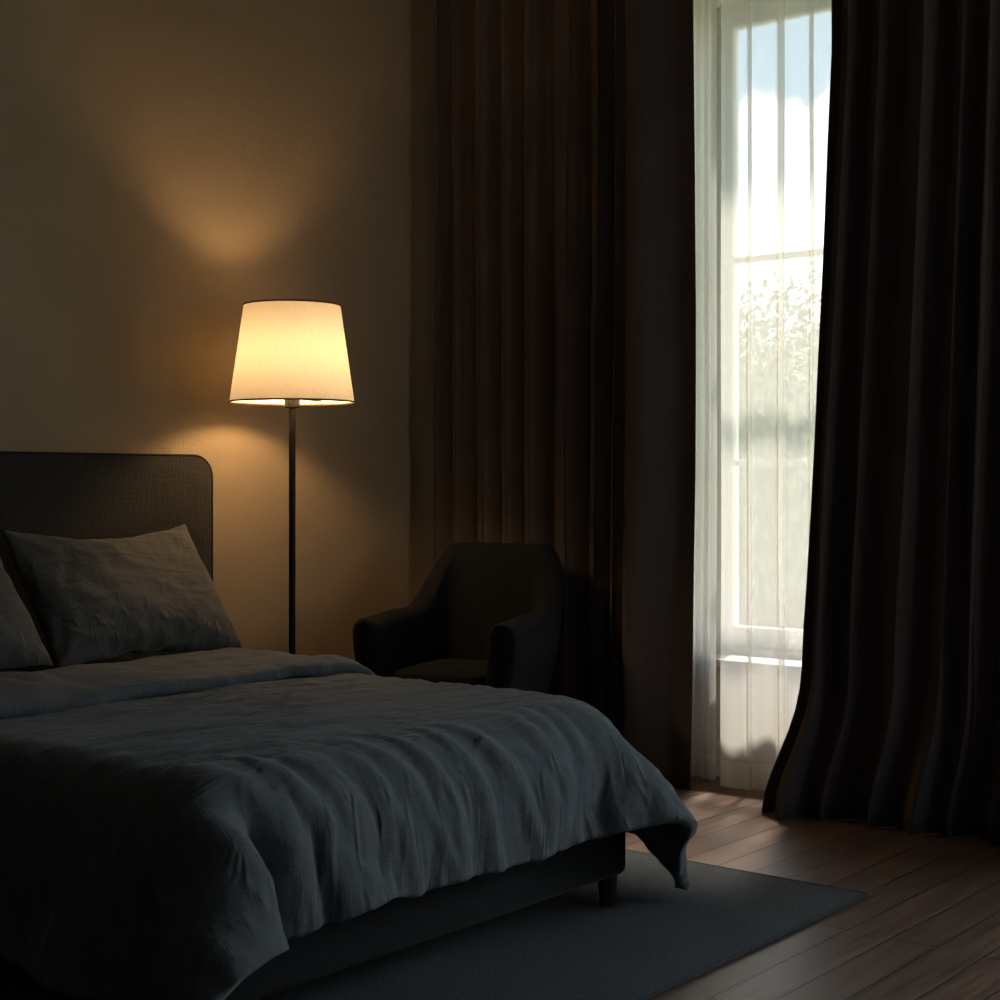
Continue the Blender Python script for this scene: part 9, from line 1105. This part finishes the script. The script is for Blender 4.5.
# the two hanging corners: keep their tips just clear of the rug and let them stand off the bed
for far in (0, 1):
    side = [p for p in D if (p.x > 2.85) == bool(far)]
    low = min(p.z for p in side); k = (.245-(.047 if far else .06))/(.245-low)
    for p in side:
        if p.z < .245: p.z = .245-(.245-p.z)*min(1, k)
        if far and p.y < 2.75:
            o_ = sstep(.40, .06, p.z)*sstep(3.35, 3.60, p.x)
            p += Vector((.628, -.778, 0))*(.022*o_+.062*o_*sstep(.22, .05, p.z))
DP, nx, ny = up2(D, DNX, DNY)
DN = normals(DP, nx, ny)
def ridged(v): return 1-abs(noise.noise(v))*2
pts = []
for j in range(ny):
    t = j/(ny-1)                       # 0 foot hem .. 1 head
    for i in range(nx):
        p, n_ = DP[j*nx+i], DN[j*nx+i]; s = i/(nx-1)
        fall = sstep(.34, .12, t)        # over the foot edge
        X, Y = s*2.35, t*1.78
        wx = X+.10*noise.noise(Vector((X*1.7, Y*1.7, 3.))); wy = Y+.10*noise.noise(Vector((X*1.5, Y*1.5, 9.)))
        a = ridged(Vector((wx*2.0-wy*.8, wy*15+wx*2.4, .5)))+.6*ridged(Vector((wx*4.2, wy*31+wx*6, 4.5)))
        b = ridged(Vector((wx*11, wy*2.2, 7.5)))+.5*ridged(Vector((wx*24+wy*5, wy*4.5, 2.5)))
        m_ = .35+.65*sstep(-.35, .35, noise.noise(Vector((X*2.1, Y*2.1, 12.))))
        # the gathered fold at the near corner and the flutes over the foot
        drop = sstep(.57, .44, p.z)*(1 if p.y < 2.47 else 0)
        h0 = drop*(-.036*math.exp(-((p.x-2.135-.10*(.5-p.z))/.038)**2)+.024*math.exp(-((p.x-2.055-.03*(.5-p.z))/.032)**2)-.016*math.exp(-((p.x-2.27-.25*(.5-p.z))/.028)**2))
        fl = ridged(Vector((wx*6.5+Y*1.4, Y*.9, 31.)))
        h0 += fall*(fl*abs(fl)*.013+.006*ridged(Vector((wx*15-Y*3, Y*1.3, 35.))))
        h = h0+(a*(1-fall)*.0120+b*fall*.0075)*m_
        h += .0016*noise.noise(Vector((X*34, Y*52, 1.)))
        pts.append(p+n_*h)
duvet_root = None
bm = bmesh.new(); grid(bm, pts, nx, ny)
duvet = mesh('duvet', bm, linen.m, None, angle=180, label='rumpled dark slate duvet hanging over the foot of the bed', cat='duvet')
so = duvet.modifiers.new('thickness', 'SOLIDIFY'); so.thickness = .036; so.offset = 0; so.use_rim = True
# the turned-back band at the head: follows the duvet's top and sides
bm = bmesh.new()
def dsurf(s, y):
    """point and normal of the duvet at column s (0..1), nearest row to y"""
    i = s*(nx-1); i0 = min(nx-2, int(i)); f = i-i0
    j = dsurf_row(i0, y); j0 = min(ny-2, int(j)); g = j-j0
    P = lambda a, b: DP[b*nx+a]
    q = P(i0, j0).lerp(P(i0+1, j0), f).lerp(P(i0, j0+1).lerp(P(i0+1, j0+1), f), g)
    w = DN[j0*nx+i0].lerp(DN[j0*nx+i0+1], f); return q, w.normalized()
_rows = {}
def dsurf_row(i, y):
    if i not in _rows: _rows[i] = [DP[j*nx+i].y for j in range(ny)]
    r = _rows[i]
    for j in range(ny-2, 0, -1):
        if r[j] <= y: return j+(y-r[j])/max(1e-5, r[j+1]-r[j])
    return 0
prof = []                               # (y, height over the duvet's middle)
yF, yE = 3.46, 4.07
for k in range(9):
    a = -PI/2+PI*k/8; prof.append((yF+.020*(1-math.cos(a)), .041+.019*math.sin(a)))
for k in range(1, 23): prof.append((yF+.02+(yE-yF-.02)*k/22, .060+.012*math.sin(PI*min(1, k/6))*(1-k/22)))
ns = 150; pts = []
NOSE = .012
for k, (y, h) in enumerate(prof):
    for i in range(ns):
        s = .012+.976*i/(ns-1)
        ye = y+.024*noise.noise(Vector((s*5, 0, 3)))+.014*noise.noise(Vector((s*17, 1, 3)))+.008*noise.noise(Vector((s*40, 1, 3)))
        q, w = dsurf(s, min(3.945, ye))
        hh = h+.009*noise.noise(Vector((s*9, y*8, 5)))+.004*ridged(Vector((s*10+y*3, y*26, 8)))*min(1, k/9)+.006*noise.noise(Vector((s*26, y*9, 1)))
        q = q+Vector((0, max(0, ye-3.945), -.10*max(0, ye-3.945)))
        pts.append(q+w*hh)
grid(bm, pts, ns, len(prof))
band = mesh('turned_back_edge', bm, linen.m, duvet, angle=180)
so = band.modifiers.new('thickness', 'SOLIDIFY'); so.thickness = .018; so.offset = -1

# ---------------------------------------------------------------- pillows
PNX, PNY = 52, 38
PP = unpack(PILLOW, .0005)
def pillow_mesh(seed, fat):
    bm = bmesh.new(); vs = []
    for p in PP:
        x, y, z = p.x*.765/.722, p.y*.54/.513, p.z*fat
        # slouch: the filling sinks to the lower edge, the upper corners stay sharp
        k = (y/.27+1)/2
        z *= 1.12-.32*k
        y -= .035*(1-(x/.38)**2)*sstep(-.1, .27, y)
        e = min(1., (1-min(1, abs(x)/.38))*5)*min(1., (1-min(1, abs(y)/.27))*5)
        w = ridged(Vector((x*5+y*9, y*6-x*4, seed)))*.006+ridged(Vector((x*13-y*6, y*11+x*7, seed+3)))*.003
        z += (1 if z > 0 else -1)*w*e if abs(z) > .004 else 0
        z += .010*noise.noise(Vector((x*4, y*4, seed+7)))
        vs.append(bm.verts.new((x, y, z)))
    # topology of the stuffed sack: vertices come in the order they were made
    idx = {}; c = 0; top = {}; bot = {}
    for j in range(PNY):
        for i in range(PNX):
            top[i, j] = vs[c]; c += 1
            if i in (0, PNX-1) or j in (0, PNY-1): bot[i, j] = top[i, j]
            else: bot[i, j] = vs[c]; c += 1
    for j in range(PNY-1):
        for i in range(PNX-1):
            bm.faces.new((top[i, j], top[i+1, j], top[i+1, j+1], top[i, j+1]))
            try: bm.faces.new((bot[i, j], bot[i, j+1], bot[i+1, j+1], bot[i+1, j]))
            except ValueError: pass
    return bm
def pillow(seed, fat, loc, lean, yaw, roll, label):
    o = mesh('pillow', pillow_mesh(seed, fat), linen_pillow.m, None, angle=180, label=label, cat='pillow', group='pillows against the headboard')
    o.matrix_world = Matrix.Translation(loc) @ Matrix.Rotation(yaw, 4, 'Z') @ Matrix.Rotation(lean, 4, 'X') @ Matrix.Rotation(roll, 4, 'Z')
    ss = o.modifiers.new('smooth', 'SUBSURF'); ss.levels = 1; ss.render_levels = 1
    return o
pillow(2., 1.0, (3.255, 4.235, .828), math.radians(54), math.radians(0), 0, 'plump charcoal pillow with pointed corners leaning fully in view on the headboard')
pillow(21., 1.0, (2.455, 4.195, .838), math.radians(51), math.radians(2), 0, 'charcoal pillow cut by the edge of the photo, in front of the other pillow')

# ---------------------------------------------------------------- floor lamp
LX, LY = 4.03, 4.25
lamp = empty('floor_lamp', (LX, LY, 0), label='lit floor lamp with a cream cone shade on a thin black pole', cat='lamp')
bm = bmesh.new(); lathe(bm, [(0, 0), (.135, 0), (.14, .004), (.14, .014), (.134, .02), (.02, .026), (.016, .05), (0, .05)], 64)
mesh('lamp_base', bm, black_metal.m, lamp)
bm = bmesh.new(); lathe(bm, [(0, .024), (.0125, .024), (.0125, 1.475), (0, 1.475)], 24)
mesh('pole', bm, black_metal.m, lamp)
bm = bmesh.new(); lathe(bm, [(0, 1.47), (.026, 1.47), (.029, 1.473), (.029, 1.502), (.026, 1.506), (.019, 1.512), (.019, 1.585), (0, 1.585)], 32)
sock = mesh('socket', bm, black_metal.m, lamp)
RB, RT, ZB, ZT = .232, .180, 1.492, 1.853
bm = bmesh.new(); lathe(bm, [(RB+(RT-RB)*k/8, ZB+(ZT-ZB)*k/8) for k in range(9)], 96)
bmesh.ops.recalc_face_normals(bm, faces=bm.faces[:])
sh = mesh('lamp_shade', bm, shade.m, lamp)
for r, z in ((RB, ZB), (RT, ZT)):
    bm = bmesh.new()
    prof = [(r+.0028*math.cos(2*PI*k/10)-.0006, z+.0034*math.sin(2*PI*k/10)) for k in range(10)]
    lathe(bm, prof, 96, close=True); bmesh.ops.recalc_face_normals(bm, faces=bm.faces[:])
    mesh('shade_trim', bm, trimfab.m, sh)
bm = bmesh.new()
for k in range(3):
    a = 2*PI*k/3+.3
    p = Vector((math.cos(a), math.sin(a), 0)); q = Vector((-p.y, p.x, 0)); rows = []
    for rr in (.017, RB-.004):
        for (u, v) in ((-1, -1), (1, -1), (1, 1), (-1, 1)): rows.append(p*rr+q*.0022*u+Vector((0, 0, ZB+.014+.0022*v)))
    grid(bm, rows, 4, 2, wrap=True)
bmesh.ops.recalc_face_normals(bm, faces=bm.faces[:]); mesh('shade_spider', bm, black_metal.m, sh)
bm = bmesh.new(); ZL = 1.648; R = .048
prof = [(0, ZL-.068), (.013, ZL-.068), (.0135, ZL-.05), (.020, ZL-.034)]
prof += [(R*math.cos(a), ZL+R*math.sin(a)) for a in [math.radians(d) for d in range(-45, 90, 9)]]+[(0, ZL+R)]
lathe(bm, prof, 32); bmesh.ops.recalc_face_normals(bm, faces=bm.faces[:]); mesh('bulb', bm, bulbm.m, lamp)

# ---------------------------------------------------------------- armchair
CHX, CHY, CHR = 4.55, 3.84, math.radians(196)
chair = empty('armchair', (CHX, CHY, 0), CHR, label='small black tub armchair between the bed and the dark curtain', cat='armchair')
CA, CB, CL = .264, .26, .29
# local frame: +x forward (open side), shell wraps around the back; plan is a rounded U
def uplan(t, out):
    """t 0..1 from one arm front round the back to the other; out = offset outward"""
    a, b, L = CA, CB, CL      # half-width, back depth, arm length
    s = t*2-1; sg = -1 if s < 0 else 1; q = abs(s)     # q 0 at back centre, 1 at arm front
    if q < .58:
        w = q/.58*PI/2; e = .62
        y = a*(math.sin(w)**e); x = -b*(math.cos(w)**e) if math.cos(w) > 1e-9 else 0
        nx_, ny_ = -math.cos(w), math.sin(w)
    else:
        f = (q-.58)/.42; x = L*f; y = a+.0*f; nx_, ny_ = 0, 1
    return x+nx_*out, sg*(y+ny_*out)
def shell_h(t):
    q = abs(t*2-1)
    return .70+.245*(1-sstep(.22, .54, q))-.015*sstep(.6, 1, q)
bm = bmesh.new(); NS = 97; TH = .052; rings = []
for i in range(NS):
    t = i/(NS-1); q = abs(t*2-1); H = shell_h(t); zb = .27; ring = []
    cap = 1.
    def pt(off, z):
        k = (z-zb)/(.9-zb)
        lean = .10*max(0, k)*(1-sstep(.25, .7, q))          # the back leans out
        taper = 1-.10*(1-sstep(zb, .6, z))                  # narrower at the bottom
        x, y = uplan(t, off)
        flare = 1+.05*sstep(.3, .7, z)
        return Vector(((x*taper)-lean, y*taper*flare, z))
    # section: up the outside, round the lip, down the inside
    for k in range(10): ring.append(pt(TH*min(1, .7+.3*k/2), zb+(H-TH-zb)*k/9))
    for k in range(1, 8):
        a = PI*k/8; ring.append(pt(TH*math.cos(a), H-TH+TH*math.sin(a)))
    for k in range(10): ring.append(pt(-TH, H-TH-(H-TH-zb)*k/9))
    rings.append(ring)
m_ = len(rings[0])
# rounded arm fronts
def shrink(ring, dx, k):
    c = sum(ring, Vector())/len(ring); return [Vector((c.x+(p.x-c.x)*k+dx, c.y+(p.y-c.y)*k, c.z+(p.z-c.z)*(1-(1-k)*.06))) for p in ring]
first = [shrink(rings[0], .040*math.sin(a), math.cos(a)*.999+.001) for a in [math.radians(d) for d in (84, 68, 50, 30, 12)]]
last = [shrink(rings[-1], .040*math.sin(a), math.cos(a)*.999+.001) for a in [math.radians(d) for d in (12, 30, 50, 68, 84)]]
rings = first+rings+last
vv = [[bm.verts.new(p) for p in r] for r in rings]
for a, b in zip(vv[:-1], vv[1:]):
    for k in range(m_):
        bm.faces.new((a[k], a[(k+1) % m_], b[(k+1) % m_], b[k]))
bm.faces.new(vv[0]); bm.faces.new(list(reversed(vv[-1]))); bmesh.ops.recalc_face_normals(bm, faces=bm.faces[:])
mesh('shell', bm, chairfab.m, chair, angle=60)
# piping along the shell's lip
bm = bmesh.new(); rows = []
path = [ring[9] for ring in rings[5:-5]]
for i, p in enumerate(path):
    a = path[max(0, i-1)]; b = path[min(len(path)-1, i+1)]; t = (b-a).normalized(); u = t.cross(Vector((0, 0, 1))).normalized(); w = u.cross(t)
    for k in range(8): rows.append(p+(u*math.cos(2*PI*k/8)+w*math.sin(2*PI*k/8))*.005)
grid(bm, rows, 8, len(path), wrap=True); bmesh.ops.recalc_face_normals(bm, faces=bm.faces[:]); mesh('piping', bm, chairfab.m, chair)
def cushion(z0, z1, ax, bx, half, crown):
    bm = bmesh.new(); N = 64; rings = []
    def pl(t):
        # rounded rectangle with a bowed back
        a = 2*PI*t; c, s = math.cos(a), math.sin(a); e = .42
        x = (abs(c)**e)*(1 if c > 0 else -1); y = (abs(s)**e)*(1 if s > 0 else -1)
        return (ax+bx)/2+x*(bx-ax)/2, y*half
    prof = [(.0, z0), (.5, z0), (.93, z0)]+[(1-.07*(1-math.cos(b)), (z0+z1)/2-(z1-z0)/2*math.cos(PI/2-b) if 0 else (z0+z1)/2+(z1-z0)/2*math.sin(b)) for b in [math.radians(d) for d in range(-75, 76, 25)]]+[(.9, z1), (.7, z1+crown*.5), (.4, z1+crown*.9), (.0, z1+crown)]
    cx = (ax+bx)/2; vr = []
    for r, z in prof:
        if r == 0: vr.append([bm.verts.new((cx, 0, z))]); continue
        row = []
        for k in range(N):
            x, y = pl(k/N); row.append(bm.verts.new((cx+(x-cx)*r, y*r, z)))
        vr.append(row)
    for a, b in zip(vr[:-1], vr[1:]):
        for k in range(N):
            k2 = (k+1) % N
            if len(a) == 1: bm.faces.new((a[0], b[k2], b[k]))
            elif len(b) == 1: bm.faces.new((a[k], a[k2], b[0]))
            else: bm.faces.new((a[k], a[k2], b[k2], b[k]))
    bmesh.ops.recalc_face_normals(bm, faces=bm.faces[:]); return bm
mesh('seat_base', cushion(.27, .385, -.21, CL-.02, CA-.05, 0), chairfab.m, chair)
mesh('seat_cushion', cushion(.386, .485, -.205, CL+.01, CA-.05, .022), chairfab.m, chair)
for sx, sy in ((.22, .21), (.22, -.21), (-.19, .19), (-.19, -.19)):
    bm = bmesh.new(); rows = []
    for k, z in enumerate((0, .02, .15, .272)):
        r = .011+.007*z/.27; ox = sx*(1.12-.12*z/.27); oy = sy*(1.12-.12*z/.27)
        for a in range(16): rows.append((ox+r*math.cos(2*PI*a/16), oy+r*math.sin(2*PI*a/16), z))
    vs = grid(bm, rows, 16, 4, wrap=True); bm.faces.new(list(reversed(vs[:16]))); bm.faces.new(vs[-16:])
    mesh('leg', bm, black_wood.m, chair)

# ---------------------------------------------------------------- curtains
def curtain(name, mat, label, cat, group, x0, edge_a, edge_b, folds, amp, seed, ztop, zbot, n=360, nz=48, thick=.004, flare=None, sharp=1., hem=None, jit=.35, calm=2.):
    """edge_a(z), edge_b(z): the two vertical edges in y; folds run down the whole height"""
    rnd = random.Random(seed); ph = [rnd.uniform(-jit, jit) for _ in range(folds+3)]; am = [rnd.uniform(.6, 1.15) for _ in range(folds+3)]
    pts = []
    for j in range(nz):
        v = j/(nz-1); z = ztop+(zbot-ztop)*v
        for i in range(n):
            s = i/(n-1); y = edge_a(z)+(edge_b(z)-edge_a(z))*s
            q = s*folds; k = int(q); f = q-k
            p0 = ph[k]; p1 = ph[k+1]; w = q+p0*(1-f)+p1*f+.10*math.sin(z*1.1+k*.7+seed)*v
            A = (am[k]*(1-f)+am[k+1]*f)*amp*(.72+.28*v+.10*math.sin(2.1*z+k))
            A *= 1-.85*sstep(calm-.04, calm+.04, s)
            sn = math.sin(2*PI*w); sn = math.copysign(abs(sn)**sharp, sn)
            dx = A*sn+A*.25*math.sin(4*PI*w+1.3+seed)*v
            dy = .35*A*math.sin(4*PI*w)*-1
            if flare: dx += flare(s, z)
            dx += .006*noise.noise(Vector((s*folds*1.3, z*2.2, seed)))
            pts.append((x0+dx, y+dy*(.3 if min(s, 1-s) < .01 else 1), z))
    bm = bmesh.new(); grid(bm, pts, n, nz)
    o = mesh(name, bm, mat, None, angle=180, label=label, cat=cat, group=group)
    if thick: so = o.modifiers.new('thickness', 'SOLIDIFY'); so.thickness = thick; so.offset = 0
    if hem:
        hm, hh = hem; bm = bmesh.new(); rows = []
        N = 4
        for jj in range(N):
            z = zbot+hh*(1-jj/(N-1)); v = (z-ztop)/(zbot-ztop)*(nz-1); j0 = min(nz-2, int(v)); f = v-j0
            for i in range(n):
                a = Vector(pts[j0*n+i]).lerp(Vector(pts[(j0+1)*n+i]), f); rows.append(a+Vector((-.004, 0, 0)))
        grid(bm, rows, n, N); mesh('hem', bm, hm, o, angle=180)
    return o

CZ = ZC-.03
drapes = 'floor-length blackout drapes at the window'
curtain('curtain', blackout.m, 'dark espresso floor-length curtain hanging behind the armchair', 'curtain', drapes, 5.10,
        lambda z: 4.465, lambda z: 3.176+.02*sstep(2.5, 0, z), 9, .045, 3, CZ, .001, sharp=.85, calm=.80,
        flare=lambda s, z: .012-.085*sstep(.74, .82, s)+.115*sstep(.80, 1.0, s)*(1+.15*math.sin(z*1.3)))
def flare_r(s, z):
    k = sstep(.75, 0, z)
    return -.05*k*k*(1+1.0*sstep(.3, 0, s))-.03*k*math.sin(s*23)
curtain('curtain', blackout.m, 'dark espresso curtain with its hem flared out on the floorboards', 'curtain', drapes, 5.06,
        lambda z: 2.555+.115*max(0, min(1, (2.75-z)/2.1))+.10*sstep(.55, 0, z)**1.5, lambda z: 1.22, 11, .052, 12, CZ, .001, sharp=.85, flare=flare_r)
voile = 'white sheer curtains at the bright window'
def sheer_panel(label, x0, ys, seed, ztop, zbot, pw=.030):
    """flat spans of voile between narrow pressed pleats (the cloth folds over itself at each y of ys)"""
    rnd = random.Random(seed); path = []          # (y, dx, span weight)
    for k, y in enumerate(ys):
        if 0 < k < len(ys)-1:
            w = pw*rnd.uniform(.7, 1.2)
            path += [(y+w*.5, -.006), (y+w*.1, -.009), (y-w*.42, -.010), (y-w*.5, -.007), (y-w*.42, -.003), (y, 0.), (y+w*.42, .004), (y+w*.5, .007), (y+w*.42, .010), (y-w*.1, .010), (y-w*.5, .004)]
        else: path.append((y, 0.))
        if k < len(ys)-1:
            for m in range(1, 10):
                f = m/10; a = y-(pw*.5 if 0 < k else 0); b = ys[k+1]+(pw*.5 if k+1 < len(ys)-1 else 0)
                path.append((a+(b-a)*f, math.sin(PI*f)*.014*(1 if k % 2 else -1)))
    nz_ = 40; n = len(path); pts = []
    for j in range(nz_):
        v = j/(nz_-1); z = ztop+(zbot-ztop)*v
        for (y, dx) in path:
            sw = .010*noise.noise(Vector((y*3, z*.8, seed)))*v
            pts.append((x0+dx*(.6+.6*v)+.010*noise.noise(Vector((y*7, z*1.1, seed)))*v, y+sw, z))
    bm = bmesh.new(); grid(bm, pts, n, nz_)
    o = mesh('sheer_curtain', bm, sheer.m, None, angle=180, label=label, cat='sheer curtain', group='white sheer curtains at the bright window')
    bm = bmesh.new(); rows = []
    for jj in range(4):
        z = zbot+.10*(1-jj/3); v = (z-ztop)/(zbot-ztop)*(nz_-1); j0 = min(nz_-2, int(v)); f = v-j0
        for i in range(n): rows.append(Vector(pts[j0*n+i]).lerp(Vector(pts[(j0+1)*n+i]), f)+Vector((-.003, 0, 0)))
    grid(bm, rows, n, 4); mesh('hem', bm, sheer_hem.m, o, angle=180)
    return o
sheer_panel('white sheer panel whose shorter hem ends beside the dark curtain by the armchair', 5.325, [4.3, 4.12, 3.95, 3.8, 3.65, 3.50, 3.375, 3.30, 3.235, 3.19], 5, CZ, .012, .022)
sheer_panel('white sheer panel in the middle of the bright gap, nearer of the two', 5.235, [3.117, 2.99, 2.854, 2.727, 2.59, 2.44, 2.30, 2.15, 2.0, 1.88], 8, CZ, .012)
slab('trim_1', dark_wall.m, (5.02, 5.36, YF+.01, 4.49, ZC-.03, ZC))

# ---------------------------------------------------------------- rug
RX0, RX1, RY0, RY1, RZ = 1.35, 4.135, 1.977, 3.35, .011
rug = None
bm = bmesh.new(); N, Mm = 120, 70; pts = []
box(bm, RX0, RX1, RY0, RY1, .0005, RZ, .004, 2)
rug = mesh('rug', bm, rugm.m, None, label='flat slate grey rug on the floorboards under the foot of the bed', cat='rug')
bm = bmesh.new()
for b in ((RX0-.004, RX1+.004, RY0-.004, RY0+.006), (RX0-.004, RX1+.004, RY1-.006, RY1+.004), (RX0-.004, RX0+.006, RY0, RY1), (RX1-.006, RX1+.004, RY0, RY1)):
    box(bm, *b, .0004, RZ+.0015, .004, 2)
mesh('bound_edge', bm, rugedge.m, rug)

# ---------------------------------------------------------------- outside
bm = bmesh.new(); box(bm, XW+.32, 60, -40, 50, -.5, -.3)
mesh('ground', bm, lawn.m, None, smooth=False, kind='structure')
def tree(x, y, h, r, seed, leaves, label):
    rnd = random.Random(seed); root = empty('garden_tree', (x, y, -.3), label=label, cat='tree', group='trees in the garden outside the window')
    bm = bmesh.new(); rows = []
    for k in range(8):
        z = h*.62*k/7; rr = .11*(1-k/9); ox = .08*math.sin(k*.9+seed)
        for a in range(12): rows.append((ox+rr*math.cos(2*PI*a/12), rr*math.sin(2*PI*a/12), z))
    grid(bm, rows, 12, 8, wrap=True); mesh('trunk', bm, bark.m, root)
    bm = bmesh.new(); blobs = [(Vector((rnd.uniform(-.5, .5)*r, rnd.uniform(-.5, .5)*r, rnd.uniform(.35, h-r*.7))), r*rnd.uniform(.42, .66)) for _ in range(30)]
    blobs.append((Vector((0, 0, h-r*.62)), r*.62))
    for _ in range(leaves):
        c, br_ = rnd.choice(blobs); d = Vector((rnd.gauss(0, 1), rnd.gauss(0, 1), rnd.gauss(0, 1))).normalized()
        p = c+d*br_*rnd.uniform(.45, 1.04)**.7
        n_ = (d+Vector((rnd.gauss(0, .5), rnd.gauss(0, .5), rnd.gauss(0, .5)))).normalized(); u = n_.orthogonal().normalized(); w = n_.cross(u)
        a = rnd.uniform(0, 2*PI); u, w = u*math.cos(a)+w*math.sin(a), w*math.cos(a)-u*math.sin(a); L = rnd.uniform(.038, .066)
        q = [bm.verts.new(p+e) for e in (u*L, w*L*.45+n_*L*.08, -u*L, -w*L*.45+n_*L*.08)]; bm.faces.new(q)
    mesh('crown', bm, leafm.m, root, smooth=False)
tree(12.2, 6.35, 3.4, 1.4, 2, 36000, 'taller pale green tree seen through the sheer beside the flared curtain')
tree(15.6, 9.1, 3.75, 1.7, 5, 36000, 'shorter pale green tree seen through the middle of the sheer')

# ---------------------------------------------------------------- light
w = bpy.data.worlds.new('sky'); SC.world = w; w.use_nodes = True; nt = w.node_tree; N_ = nt.nodes; L_ = nt.links
bg = N_['Background']
tc = N_.new('ShaderNodeTexCoord'); sp = N_.new('ShaderNodeSeparateXYZ'); L_.new(tc.outputs['Generated'], sp.inputs[0])
nz = N_.new('ShaderNodeTexNoise'); nz.inputs['Scale'].default_value = 13.; nz.inputs['Detail'].default_value = 4.; nz.inputs['Roughness'].default_value = .45
mpp = N_.new('ShaderNodeMapping'); mpp.inputs['Scale'].default_value = (1, 1, .35); L_.new(tc.outputs['Generated'], mpp.inputs[0]); L_.new(mpp.outputs[0], nz.inputs['Vector'])
ma = N_.new('ShaderNodeMath'); ma.operation = 'MULTIPLY_ADD'; ma.inputs[1].default_value = .30; ma.inputs[2].default_value = -.15; L_.new(nz.outputs['Fac'], ma.inputs[0])
su = N_.new('ShaderNodeMath'); su.operation = 'ADD'; L_.new(sp.outputs['Z'], su.inputs[0]); L_.new(ma.outputs[0], su.inputs[1])
rp = N_.new('ShaderNodeValToRGB'); e = rp.color_ramp.elements; L_.new(su.outputs[0], rp.inputs[0])
e[0].position = 0; e[0].color = (1.25, 1.24, 1.2, 1); e[1].position = .204; e[1].color = (1.22, 1.22, 1.2, 1)
q = e.new(.212); q.color = (.56, .70, .82, 1); q = e.new(.6); q.color = (.36, .55, .82, 1)
L_.new(rp.outputs[0], bg.inputs[0]); bg.inputs[1].default_value = 2.0

sun = bpy.data.lights.new('sun', 'SUN'); sun.energy = 15.0; sun.angle = math.radians(5.0); sun.color = (1, .91, .80)
so_ = bpy.data.objects.new('sun', sun); COL.objects.link(so_)
so_.rotation_euler = Vector((-.50, -.14, -.86)).to_track_quat('-Z', 'Y').to_euler()
fill_day = bpy.data.lights.new('fill_daylight', 'AREA'); fill_day.shape = 'RECTANGLE'; fill_day.size = W2[1]-W2[0]-.1; fill_day.size_y = W2[3]-W2[2]-.1  # fill lamp added outside the unseen side window, for duvet and wall
fill_day.energy = 158.0; fill_day.color = (.80, .91, 1.0)
do = bpy.data.objects.new('fill_daylight', fill_day); COL.objects.link(do)
do.location = (XW+.45, (W2[0]+W2[1])/2, (W2[2]+W2[3])/2); do.rotation_euler = Vector((-1, 0, 0)).to_track_quat('-Z', 'Z').to_euler()

fill_day3 = bpy.data.lights.new('fill_daylight', 'AREA'); fill_day3.shape = 'RECTANGLE'; fill_day3.size = W3[1]-W3[0]-.1; fill_day3.size_y = W3[3]-W3[2]-.1  # weak fill lamp added outside the unseen rear window, for curtain folds
fill_day3.energy = 1.6; fill_day3.color = (.86, .93, 1.0)
d3 = bpy.data.objects.new('fill_daylight', fill_day3); COL.objects.link(d3); d3.location = ((W3[0]+W3[1])/2, YF-.3, (W3[2]+W3[3])/2)
d3.rotation_euler = Vector((0, 1, 0)).to_track_quat('-Z', 'Z').to_euler()

# ---------------------------------------------------------------- camera
cam = bpy.data.cameras.new('camera'); cam.sensor_width = 36; cam.sensor_fit = 'HORIZONTAL'; cam.lens = 36*1.55; cam.shift_y = -.02; cam.clip_start = .05
co = bpy.data.objects.new('camera', cam); COL.objects.link(co); co.location = (0, 0, 1.2)
fx, fy = 1550., 1250.                   # the boards vanish 1250 px right of the middle
d = Vector((1550., 1250., 0)).normalized()
co.rotation_euler = d.to_track_quat('-Z', 'Y').to_euler()
SC.camera = co

vs_ = SC.view_settings; vs_.view_transform = 'Standard'; vs_.look = 'None'; vs_.gamma = 1; vs_.exposure = 0.0; vs_.use_curve_mapping = False
SC.cycles.use_denoising = True; SC.cycles.max_bounces = 10; SC.cycles.diffuse_bounces = 5; SC.cycles.transparent_max_bounces = 16; SC.cycles.transmission_bounces = 8
SC.cycles.sample_clamp_indirect = 4
